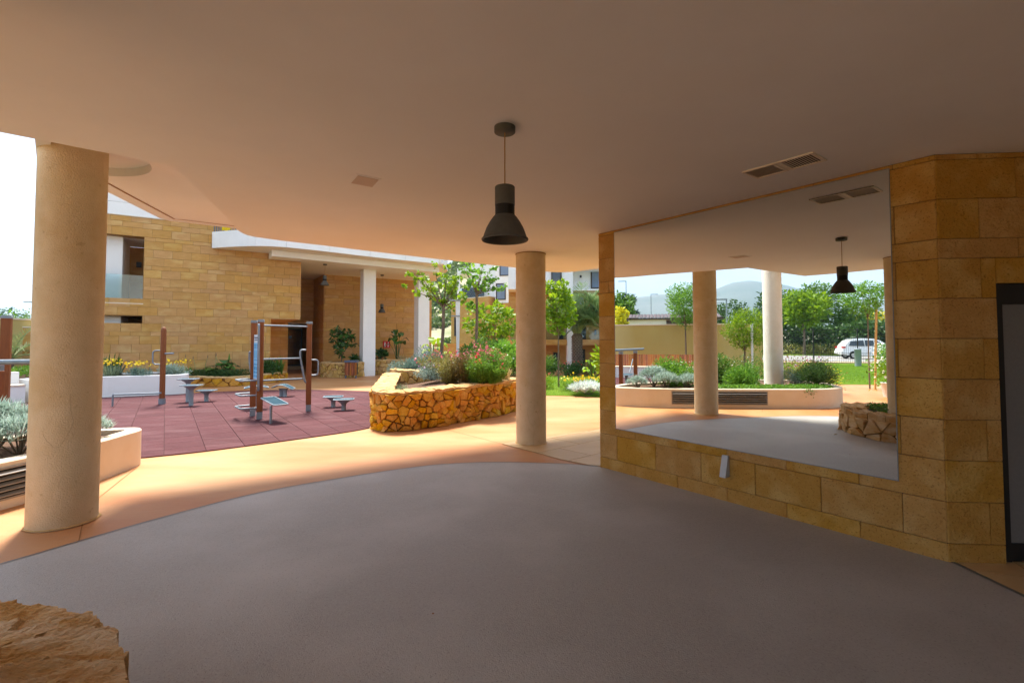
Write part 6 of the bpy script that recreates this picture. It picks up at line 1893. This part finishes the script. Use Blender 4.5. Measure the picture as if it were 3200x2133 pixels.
add_mesh('foliage', leaf_mesh('foliage', q, .07, f_dark, rb, .2, .8), bed)['kind'] = 'stuff'
grass_clump('fern', 'dark fern clump by the sandstone entrance box', (-9.75, 18.7, .30), .6, .7, 60, f_dark, 176, width=.06, cat='fern', group='ferns by the entrance')
grass_clump('fern', 'bright arching fern clump nearest the entrance step', (-9.35, 19.35, .30), .6, .75, 60, f_green, 177, width=.07, cat='fern', group='ferns by the entrance')
bush('leafy_plant', 'leafy plant filling the bed end beneath the overhanging box', (-9.55, 19.0, .30), (.5, .4, .5), 900, .12, f_deep, 178, aspect=.35)
palm('young_palm', 'young palm with arching fronds before the low garden wall', (-15.35, 14.9, .5), .55, .06, 1.1, 10, 181, scars=False, upright=.55, nl=22, group='young palms')
palm('young_palm', 'smaller young palm at the left picture edge by garden wall', (-15.6, 14.2, .5), .3, .05, .9, 9, 182, scars=False, upright=.6, nl=22, group='young palms')
sheet('flower_bed_soil', [(-17, 11.5), (-13.3, 12.9), (-13.5, 14.6), (-14.9, 16.0), (-18, 14.0)], .62, m_soil)
lb_ = empty('low_plants', (-14.6, 13.9, .62), 'fresh green low plants behind the far white bench wall', 'ground cover')
q = np.stack([rb.uniform(-1.8, 1.0, 3000), rb.uniform(-1.0, 1.0, 3000), rb.uniform(0, .22, 3000)], 1); add_mesh('foliage', leaf_mesh('foliage', q, .07, f_fresh, rb, .5, .5), lb_)['kind'] = 'stuff'
# ---- entrance plants
sch = empty('umbrella_shrub', (-7.85, 22.4, .6), 'dark umbrella leaved shrub growing in the entrance rock planter', 'shrub')
rs = rng_(191)
MB().tube([(-7.85, 22.4, .55), (-7.9, 22.45, 1.0), (-7.83, 22.4, 1.6)], [.025, .02, .012], 6).tube([(-7.88, 22.42, .9), (-7.6, 22.3, 1.3)], .012, 5).tube([(-7.88, 22.42, 1.0), (-8.15, 22.3, 1.5)], .012, 5).build('stem', m_trunk, sch)
pp = []
for k in range(34):
    c = np.array([rs.normal() * .24, rs.normal() * .2, rs.uniform(.75, 1.68)])
    if k > 28: c = np.array([rs.uniform(.3, .75), rs.normal() * .1, rs.uniform(.08, .35)])
    if 25 < k <= 28: c = np.array([rs.uniform(-.2, 0), rs.normal() * .1, rs.uniform(.35, .6)])
    pp.append(c + rs.normal(size=(22, 3)) * .055)
add_mesh('foliage', leaf_mesh('foliage', np.concatenate(pp), .17, f_deep, rs, .42, -.25), sch)
paddle_plant('bird_of_paradise_plant', 'tall dark paddle leaved plant between the two white pillars', (-5.75, 24.3, .66), 1.5, 13, .30, f_deep, 192, .55)
bush('leafy_plant', 'small leafy plant with red dot beside the first white pillar', (-6.45, 24.0, .66), (.25, .25, .55), 260, .16, f_deep, 193, aspect=.5, flowers=[(p_red, 3, .06, .1, .2)])
grass_clump('grass_tuft', 'dry straw grass below the tall paddle leaved plant', (-5.45, 24.1, .66), .5, .32, 160, f_straw, 194, width=.012)

# ================================================================== white building behind the lawn
b2 = empty('apartment_building', (3, 27.5, -1.5), 'white and sandstone apartment building with balconies behind the palms', 'building')
def wbox(x0, x1, y0, y1, z0, z1, mat, name, parent=b2, bevel=0):
    return MB().box(((x0 + x1) / 2, (y0 + y1) / 2, (z0 + z1) / 2), (x1 - x0, y1 - y0, z1 - z0)).build(name, mat, parent, bevel=bevel)
wbox(-.2, 9, 28.6, 31, -1.5, 4.47, m_tilest, 'recessed_wall')
wbox(-.2, 3.06, 27.0, 28.58, 1.36, 1.66, m_tilest, 'balcony_slab'); wbox(3.41, 9, 27.0, 28.58, 1.36, 1.66, m_tilest, 'balcony_slab')
wbox(3.07, 3.40, 26.96, 27.6, -1.5, 4.47, m_white, 'pillar')
wbox(-.2, 3.42, 27.0, 31, 4.48, 9.5, m_white, 'upper_wall')
wbox(3.43, 9, 28.3, 31, 4.48, 9.5, m_white, 'upper_wall'); wbox(3.43, 9, 27.0, 28.29, 5.62, 5.9, m_white, 'upper_slab')
wbox(3.42, 9, 27.0, 28.3, 4.40, 4.475, m_white, 'upper_floor')
def window(x0, x1, y, z0, z1, parent=b2, glass=m_glassd, fr=.06, blind=None):
    w_ = MB()
    for a, b, c, d in ((x0, x0 + fr, z0, z1), (x1 - fr, x1, z0, z1), (x0 + fr, x1 - fr, z1 - fr, z1), (x0 + fr, x1 - fr, z0, z0 + fr)):
        w_.box(((a + b) / 2, y - .02, (c + d) / 2), (b - a, .08, d - c))
    f = w_.build('window', m_frameb, parent)
    MB().box(((x0 + x1) / 2, y - .002, (z0 + z1) / 2), (x1 - x0 - 2 * fr, .03, z1 - z0 - 2 * fr)).build('pane', blind or glass, f)
    return f
window(2.2, 2.78, 26.99, 4.72, 6.0); window(4.62, 5.4, 28.29, 4.65, 6.2, blind=m_blind)
window(2.43, 2.78, 28.59, -.2, .92); window(4.0, 4.3, 28.59, -.3, 1.1); window(2.75, 3.02, 28.59, 1.7, 3.0); window(3.75, 4.35, 28.59, 1.68, 3.2); window(.7, 1.2, 28.59, 1.68, 3.2)
wbox(3.45, 8.9, 27.06, 27.09, 1.67, 2.62, m_glass, 'balustrade_glass'); wbox(-.1, 3.05, 27.06, 27.09, 1.67, 2.62, m_glass, 'balustrade_glass')
wbox(3.5, 4.2, 28.27, 28.285, 3.7, 4.39, m_blind, 'sun_blind')
MB().box((4.02, 28.24, 5.35), (.1, .1, .14)).build('wall_lamp', m_black, b2)
MB().box((4.9, 28.5, 2.1), (.12, .12, .3)).build('wall_lamp', m_black, b2)
# farther wing with the stone block
b3 = empty('apartment_building', (-2, 38, -1), 'white and sandstone apartment wing with dark blinds behind the saplings', 'building')
BA, BB_, BC = (-5.05, 40.2), (-1.78, 36.9), (-1.28, 37.9)
MB().prism([BA, BB_, BC, (-1.3, 42), (-4.5, 43)], -1, 4.98).build('stone_block', m_tilest, b3)
MB().prism([(-5.1, 40.25), (-1.77, 36.86), (-1.25, 37.9), (-1.55, 38.1), (-1.8, 37.2), (-4.95, 40.4)], 4.985, 5.04).build('parapet_cap', m_planterw, b3)
MB().prism([(-1.25, 37.0), (-.17, 36.35), (.35, 36.5), (3.0, 37.5), (3.0, 43), (-1.25, 43)], -1, 4.46).build('stone_block', m_tilest, b3)
MB().prism([(-1.28, 36.95), (3.0, 36.2), (3.0, 43), (-1.28, 43)], 4.49, 10).build('upper_wall', m_white, b3)
MB().prism([(-3.35, 39.6), (-1.3, 37.95), (-1.3, 43), (-3.3, 43)], 4.99, 10.5).build('upper_wall', m_white, b3)
MB().prism([(-4.6, 40.6), (-3.4, 39.7), (-3.4, 43), (-4.6, 43)], 7.2, 7.7).build('upper_slab', m_white, b3)
MB().prism([(-4.6, 40.6), (-4.35, 40.45), (-4.35, 40.7), (-4.6, 40.85)], 5.05, 7.2).build('pillar', m_white, b3)
MB().prism([(-4.3, 40.3), (-2.2, 38.4), (-2.2, 38.44), (-4.3, 40.34)], 5.06, 5.95).build('balustrade_glass', m_glass, b3)
def slab_win(p, q, z0, z1, parent, pane):
    p, q = np.array(p), np.array(q); d = (q - p) / np.linalg.norm(q - p); n_ = np.array([d[1], -d[0]])
    def pr(a, b, z0, z1, o0, o1):
        A, B_ = p + d * a, p + d * b
        return [tuple(A + n_ * o1), tuple(B_ + n_ * o1), tuple(B_ + n_ * o0), tuple(A + n_ * o0)], z0, z1
    L_ = float(np.linalg.norm(q - p)); mb = MB()
    for a, b, c, e in ((0, .07, z0, z1), (L_ - .07, L_, z0, z1), (.07, L_ - .07, z1 - .07, z1), (.07, L_ - .07, z0, z0 + .07)):
        mb.prism(pr(a, b, c, e, -.05, .05)[0], c, e)
    f = mb.build('window', m_frameb, parent)
    MB().prism(pr(.07, L_ - .07, z0, z1, -.03, .02)[0], z0 + .07, z1 - .07).build('pane', pane, f)
def on(a, b, t): return (a[0] + (b[0] - a[0]) * t, a[1] + (b[1] - a[1]) * t)
wl_a, wl_b = (-1.28, 36.95), (3.0, 36.2)
slab_win(on(wl_a, wl_b, .015), on(wl_a, wl_b, .19), 4.72, 5.98, b3, m_blind); slab_win(on(wl_a, wl_b, .08), on(wl_a, wl_b, .25), 6.55, 7.7, b3, m_blind)
slab_win(on(BA, BB_, .10), on(BA, BB_, .20), 2.0, 3.55, b3, m_dark)
MB().box((-1.75, 38.25, 6.3), (.12, .12, .22)).build('wall_lamp', m_black, b3)
MB().prism([(-5.4, 33.0), (-1.0, 30.5), (-1.0, 30.8), (-5.4, 33.3)], -.5, 1.42).build('terrace_wall', m_tilest, b3)

# ================================================================== hills and far ground
def ridge(name, az0, az1, d0, d1, heights, mat, nu=90, nv=26, rough=.12, seed=0, z0=-1.0):
    """a hill sector seen from the court: heights = [(azimuth deg from +Y to +X, crest height)]"""
    A = np.array([h[0] for h in heights], float); Hh = np.array([h[1] for h in heights], float)
    vs = []; fs = []
    for i in range(nu + 1):
        az = az0 + (az1 - az0) * i / nu; hh = float(np.interp(az, A, Hh))
        for j in range(nv + 1):
            v = j / nv; d = d0 + (d1 - d0) * v
            x, y = d * math.sin(R(az)), d * math.cos(R(az))
            sc = (d1 - d0)
            f = mnoise.fractal(Vector((x / sc * 3.0, y / sc * 3.0, seed)), .9, 2.0, 6)
            prof = (math.sin(math.pi / 2 * min(1, v / .7))) ** 1.3 if v < .7 else 1.0 - .5 * (v - .7) / .3
            vs.append((x, y, z0 + hh * prof * (1 + rough * f * (.4 + .6 * v)) ))
    for i in range(nu):
        for j in range(nv):
            a = i * (nv + 1) + j; fs.append((a, a + 1, a + nv + 2, a + nv + 1))
    mb = MB().add(vs, fs, True)
    return tag(mb.build(name, mat), kind='structure')
ridge('hillside', -14, 14, 75, 330, [(-14, 26), (-10.5, 30), (-8.5, 33), (-6.5, 39), (-4, 42), (4, 40), (14, 30)], m_hill, rough=.22, seed=3, nu=110, nv=50)
ridge('low_hills', -75, -18, 260, 900, [(-75, 16), (-60, 18), (-48, 20), (-45, 17), (-40, 18), (-18, 30)], m_hill, rough=.25, seed=9)
ridge('mountains', -150, -60, 1900, 4200, [(-150, 130), (-125, 130), (-118, 150), (-112, 205), (-109, 245), (-106.9, 262), (-104, 325), (-102, 350), (-100.8, 365), (-99, 358), (-97.3, 325), (-95, 300), (-92.3, 313), (-91, 308), (-88.7, 290), (-86.6, 180), (-84, 110), (-78, 90), (-60, 70)], m_mount, nu=220, nv=46, rough=.10, seed=5)
ridge('foothills', -135, -60, 700, 1500, [(-135, 18), (-110, 22), (-102, 26), (-96, 20), (-92, 30), (-88, 22), (-80, 25), (-60, 20)], m_hill, rough=.2, seed=15)
# scrub on the hillside: one far-off wood
rng = rng_(301); P_ = []
hob = bpy.data.objects['hillside']
from mathutils.bvhtree import BVHTree
dg = bpy.context.evaluated_depsgraph_get()
bvh = BVHTree.FromPolygons([v.co for v in hob.data.vertices], [tuple(p.vertices) for p in hob.data.polygons])
n_b = 0
while n_b < 190:
    az, d = rng.uniform(-13.5, -3.5), 80 + 170 * rng.random() ** .8
    x, y = d * math.sin(R(az)), d * math.cos(R(az))
    if mnoise.noise(Vector((x * .03, y * .03, 2))) < .05 and rng.random() < .85: continue
    h = bvh.ray_cast(Vector((x, y, 200)), Vector((0, 0, -1)))
    if h[0] is None: continue
    r_ = rng.uniform(.9, 2.3) * (1 + .5 * (d > 160)); k = 90
    q = rng.normal(size=(k, 3)); q /= np.linalg.norm(q, axis=1)[:, None]; q *= rng.random((k, 1)) ** .3 * r_
    q[:, 2] = np.abs(q[:, 2]) * 1.1; P_.append(q + np.array([x, y, h[0].z - .1])); n_b += 1
o = add_mesh('hillside_scrub', leaf_mesh('hillside_scrub', np.concatenate(P_), .75, f_scrub, rng, .8, .3)); tag(o, 'green scrub and small pines scattered over the far hillside', 'scrub', kind='stuff')
# trees beyond the far left garden wall
for i, (x, y, h_, cr, m_, lb) in enumerate([(-44, 42, 3.3, 3.0, f_bright, 'yellow green tree crown just over the low garden wall'), (-52, 47, 4.4, 3.4, f_fresh, 'fresh green tree behind the garden wall, near the thick column'), (-118, 112, 8.4, 6, f_dark, 'dark round distant tree left of the thick column'), (-128, 128, 8.8, 6.5, f_green, 'distant green tree on the horizon left of the column')]):
    tree('distant_tree', lb, (x, y, -.06), h_, h_ * .3, cr, 1500, h_ * .07, m_, 311 + i, group='distant trees beyond the garden wall', tr=.12, clumps=14)
lp = empty('street_lamp', (-56.8, 57.5, 0), 'far street lamp with one arm beyond the garden wall at far left', 'street lamp')
MB().tube([(-56.8, 57.5, 0), (-56.8, 57.5, 6.3)], .07, 6).build('mast', m_steelp, lp); MB().box((-57.4, 57.5, 6.3), (1.2, .2, .1)).build('lamp_head', m_steelp, lp)
for i, (x, y, w_, h_, lb) in enumerate([(-310, 298, 16, 13, 'tiny pale house on the far left ridge, nearest the picture edge'), (-330, 322, 14, 14, 'tiny pale house on the far left ridge, beside another house')]):
    e = empty('house', (x, y, 2), lb, 'house', 'far houses on the left ridge')
    MB().box((x, y, 2 + h_ / 2), (w_, 10, h_)).build('wall', m_white, e)
    for k in range(3): MB().box((x - w_ * .3 + k * w_ * .3, y - 5.05, h_ - 1), (1.6, .2, 2)).build('window', m_glassd, e)

# ================================================================== seen in the mirror: wall, shed, road, car, fence
yw = MB().box((-15.92, 9.9, 1.15), (.22, 18.2, 2.3)).build('garden_wall', m_yellow, None, org=(-15.92, 9.9, 0))
tag(yw, 'long plain yellow rendered garden wall behind the slatted bench', 'wall')
MB().box((-15.92, 9.9, 2.325), (.30, 18.3, .05)).build('wall_cap', m_planterw, yw)
sh = empty('outbuilding', (-27, 4, 0), 'white outbuilding with dark tiled roof and brown shutter beyond the yellow wall', 'building')
# roof edge runs to the right in the mirror (towards -y)
MB().box((-28.5, 4.05, 1.49), (5.0, 5.5, 2.98)).build('wall', m_white, sh)
MB().prism([(-25.75, .9), (-25.75, 6.95), (-31.3, 6.95), (-31.3, .9)], 2.985, 3.07).build('eave', m_brown, sh)
for k in range(26):
    y = 6.9 - k * .232
    vs = []
    for t in np.linspace(0, math.pi, 5): vs += [(-25.70, y - .11 + .11 * (1 - math.cos(t)) , 3.08 + .04 * math.sin(t)), (-27.6, y - .11 + .11 * (1 - math.cos(t)), 3.40 + .04 * math.sin(t))]
    MB().add(vs, [(2 * i, 2 * i + 1, 2 * i + 3, 2 * i + 2) for i in range(4)] + [(0, 2, 4, 6, 8)]).build('roof_tile', m_roof, sh)
MB().box((-25.97, 2.9, 2.52), (.06, 2.95, .84)).build('shutter', m_brown, sh)
for k in range(6): MB().box((-25.92, 2.9, 2.16 + k * .14), (.05, 2.85, .09)).build('shutter_slat', m_brown, sh)
tree('conifer', 'dark pointed conifer rising behind the big tree, seen in mirror', (-52, 8.05, 0), 7.3, 2.0, 1.0, 2600, .4, f_conifer, 321, clumps=16, tr=.15, aspect=.2)
tree('broad_tree', 'broad green tree over the yellow wall at the mirror left edge', (-34, 8.0, 0), 5.3, 1.7, 1.6, 4200, .28, f_green, 322, clumps=22, tr=.15)
tree('yellow_shrub', 'tall yellow leaved shrub beside the broad tree over yellow wall', (-24.6, 7.2, 0), 3.75, 2.0, .5, 700, .2, f_yellow, 323, cat='shrub', clumps=12, tr=.05, aspect=.8)
# road, verge, fence, hedge
sheet('road', [(-32.6, 40), (-32.6, -60), (-50, -60), (-50, 40)], .004, m_road)
sheet('pavement_strip', [(-31.4, 40), (-31.4, -60), (-32.58, -60), (-32.58, 40)], .05, m_conc)
sheet('verge', [(-50.02, 40), (-50.02, -60), (-70, -60), (-70, 40)], .02, m_grass)
fen = empty('fence', (-31.3, -7, 0), 'tall dark wire mesh fence between the lawn and the road', 'fence')
fb = MB()
y = 2.4
while y > -22:
    fb.box((-31.3, y, 1.2), (.012, .012, 2.3)); y -= .11
fb.build('bar', m_black, fen)['kind'] = 'stuff'
for z in (.12, .7, 1.75, 2.32): MB().box((-31.3, -9.8, z), (.03, 24.4, .03)).build('rail', m_black, fen)
for k in range(10): MB().box((-31.33, 2.4 - k * 2.7, 1.22), (.06, .06, 2.44)).build('post', m_black, fen)
bo = empty('bollard_light', (-26.8, -6.76, 0), 'short round pale bollard light standing on the lawn edge', 'bollard')
MB().lathe((-26.8, -6.76, 0), [(.17, 0), (.17, 1.0), (.19, 1.02), (.19, 1.08), (.0001, 1.10)], 20).build('bollard_body', m_steelp, bo)
# parked car
car = empty('parked_car', (-41.2, -12.9, 0), 'white estate car parked on the road behind the fence', 'car')
yb, yf_ = -10.55, -15.25                       # rear, front
def cp_(f, z, x): return (-41.2 + x, yb + (yf_ - yb) * f, z)
prof = [(0.0, .42), (-.005, .75), (.02, 1.02), (.055, 1.25), (.11, 1.56), (.17, 1.70), (.32, 1.76), (.50, 1.72), (.60, 1.58), (.72, 1.16), (.86, 1.08), (.97, .92), (1.0, .68), (.99, .38), (.90, .30), (.10, .30)]
lower_w = .90
def wdt(z): return .90 if z < 1.0 else .90 - (z - 1.0) * .26
vs = []
for sg_ in (-1, 1):
    for f, z in prof: vs.append(cp_(f, z, sg_ * wdt(z)))
n = len(prof)
fs = [tuple(range(n)), tuple(reversed(range(n, 2 * n)))] + [(i, n + i, n + (i + 1) % n, (i + 1) % n) for i in range(n)]
MB().add(vs, fs).build('body', m_carw, car, bevel=.03)
for sg_ in (-1, 1):
    for (pts, nm) in (([(.10, 1.12), (.135, 1.52), (.34, 1.60), (.345, 1.10)], 'side_window'), ([(.36, 1.10), (.355, 1.60), (.49, 1.58), (.50, 1.12)], 'side_window'), ([(.515, 1.12), (.505, 1.57), (.56, 1.50), (.66, 1.14)], 'side_window')):
        q = [cp_(f, z, sg_ * (wdt(z) + .006)) for f, z in pts]
        MB().add(q + [cp_(f, z, sg_ * (wdt(z) - .03)) for f, z in pts], [(0, 1, 2, 3), (0, 1, 5, 4), (1, 2, 6, 5), (2, 3, 7, 6), (3, 0, 4, 7)]).build(nm, m_glassd, car)
    MB().box(cp_(.02, 1.0, sg_ * .76), (.28, .22, .14)).build('tail_light', m_redl, car)
    for f in (.17, .80):
        wh = MB()
        c = cp_(f, .34, sg_ * .84)
        vs = []; fs = []
        pr_ = [(.20, .10), (.30, .105), (.34, .07), (.34, -.07), (.30, -.10)]
        for r_, a in pr_:
            for k in range(24): t = 2 * math.pi * k / 24; vs.append((c[0] + sg_ * a, c[1] + r_ * math.cos(t), c[2] + r_ * math.sin(t)))
        for i in range(4):
            for k in range(24): fs.append((i * 24 + k, i * 24 + (k + 1) % 24, i * 24 + 24 + (k + 1) % 24, i * 24 + 24 + k))
        tw = wh.add(vs, fs).build('wheel', m_tyre, car)
        rm = MB(); vs = [(c[0] + sg_ * .075, c[1], c[2])]; 
        for k in range(10):
            for dt, rr in ((-.14, .2), (.14, .2)): 
                t = 2 * math.pi * k / 10 + dt; vs.append((c[0] + sg_ * .085, c[1] + rr * math.cos(t), c[2] + rr * math.sin(t)))
        rm.add(vs, [(0, 1 + 2 * k, 2 + 2 * k) for k in range(10)]).build('rim', m_rim, tw)
    MB().box(cp_(.30, 1.79, sg_ * .60), (.05, 1.8, .05)).build('roof_rail', m_steel, car)
MB().box(cp_(-.012, .55, 0), (1.7, .06, .25)).build('rear_bumper', m_carw, car)
# hedge and trees across the road
he = empty('hedge', (-57, -10, 0), 'tall dense dark green hedge along the far side of the road', 'hedge')
rh = rng_(331); nh = 26000
q = np.stack([rh.normal(size=nh) * 1.1, rh.uniform(-26, 22, nh), 4.2 * rh.random(nh) ** .8], 1)
q[:, 2] *= np.array([.85 + .35 * mnoise.noise(Vector((v * .25, 1.3, 0))) for v in q[:, 1]])
add_mesh('foliage', leaf_mesh('foliage', q, .42, f_dark, rh, .5, .3), he)['kind'] = 'stuff'
for k in range(14):
    y = -24 + k * 3.2
    MB().tube([(-57, y - .0, 0), (-57.2, y + .4, 2.6)], [.14, .07], 6).build('trunk', m_trunk, he, org=(-57, y, 0))
dv = empty('verge_plants', (-53, -8, 0), 'dry olive plants on the verge below the hedge', 'verge plants')
q = np.stack([rh.normal(size=7000) * .9, rh.uniform(-26, 20, 7000), 1.1 * rh.random(7000) ** 1.5], 1); add_mesh('foliage', leaf_mesh('foliage', q, .3, f_olive, rh, .25, .7), dv)['kind'] = 'stuff'
tree('street_tree', 'bright round lime tree with thin trunk standing before the hedge', (-51.5, -10.7, 0), 6.5, 3.55, 2.3, 3600, .36, f_bright, 341, clumps=22, tr=.14, csize=.40, aspect=.6)
for i, (x, y, h_, cr, m_, lb) in enumerate([(-60.5, -14.6, 8.4, 2.5, f_green, 'tallest feathery green tree behind the hedge, right of lime tree'), (-61, -10.2, 7.6, 2.6, f_dark, 'dark tree behind the hedge directly above the lime tree'), (-60, -18.0, 5.6, 2.2, f_green, 'lower green tree behind the hedge over the white car'), (-62, -5.2, 6.3, 2.5, f_dark, 'dark tree behind the hedge left of pale planter column'), (-60, .5, 4.9, 2.4, f_green, 'green tree left of the pale column beyond the road'), (-63, -21.5, 4.8, 2.2, f_yellow, 'yellowish tree at the end of the hedge')]):
    tree('roadside_tree', lb, (x, y, 0), h_, h_ * .35, cr, 3000, .36, m_, 351 + i, group='trees behind the roadside hedge', clumps=20, tr=.16, csize=.36, aspect=.45)
# street lamps in the mirror
def streetlamp(x, y, h_, arm, label, r_=.07):
    e = empty('street_lamp', (x, y, 0), label, 'street lamp', 'street lamps beyond the road')
    MB().tube([(x, y, 0), (x, y, h_)], [r_, r_ * .6], 8).build('mast', m_steelp, e)
    MB().box((x, y + arm / 2, h_ + .03), (.18, abs(arm) + .1, .10)).build('lamp_head', m_steelp, e)
streetlamp(-68, 8.6, 10.6, 1.1, 'tallest thin street lamp over the outbuilding roof', .09)
streetlamp(-78, 4.9, 9.4, -1.1, 'second thin street lamp over the outbuilding roof', .09)
streetlamp(-33.2, -.35, 4.75, 1.5, 'street lamp with a flat arm above the small ball tree', .08)
streetlamp(-95, -9.0, 8.9, 1.8, 'far street lamp against the mountain beside the pale column', .08)
streetlamp(-120, -7.6, 8.3, 1.8, 'farthest street lamp against the mountain above the ball tree', .08)

# ================================================================== haze over the distance
hz_ = MB().box((-1000, 600, 360), (7600, 7200, 724)).build('haze', None); hz_['kind'] = 'stuff'
hm_ = bpy.data.materials.new('haze_air'); hm_.use_nodes = True
t = hm_.node_tree; t.nodes.clear(); o_ = t.nodes.new('ShaderNodeOutputMaterial'); pv = t.nodes.new('ShaderNodeVolumePrincipled')
pv.inputs['Color'].default_value = (.55, .77, 1.0, 1); pv.inputs['Density'].default_value = .00021
t.links.new(pv.outputs[0], o_.inputs['Volume']); hz_.data.materials.append(hm_)
hz_['label'] = 'pale haze over the distance'
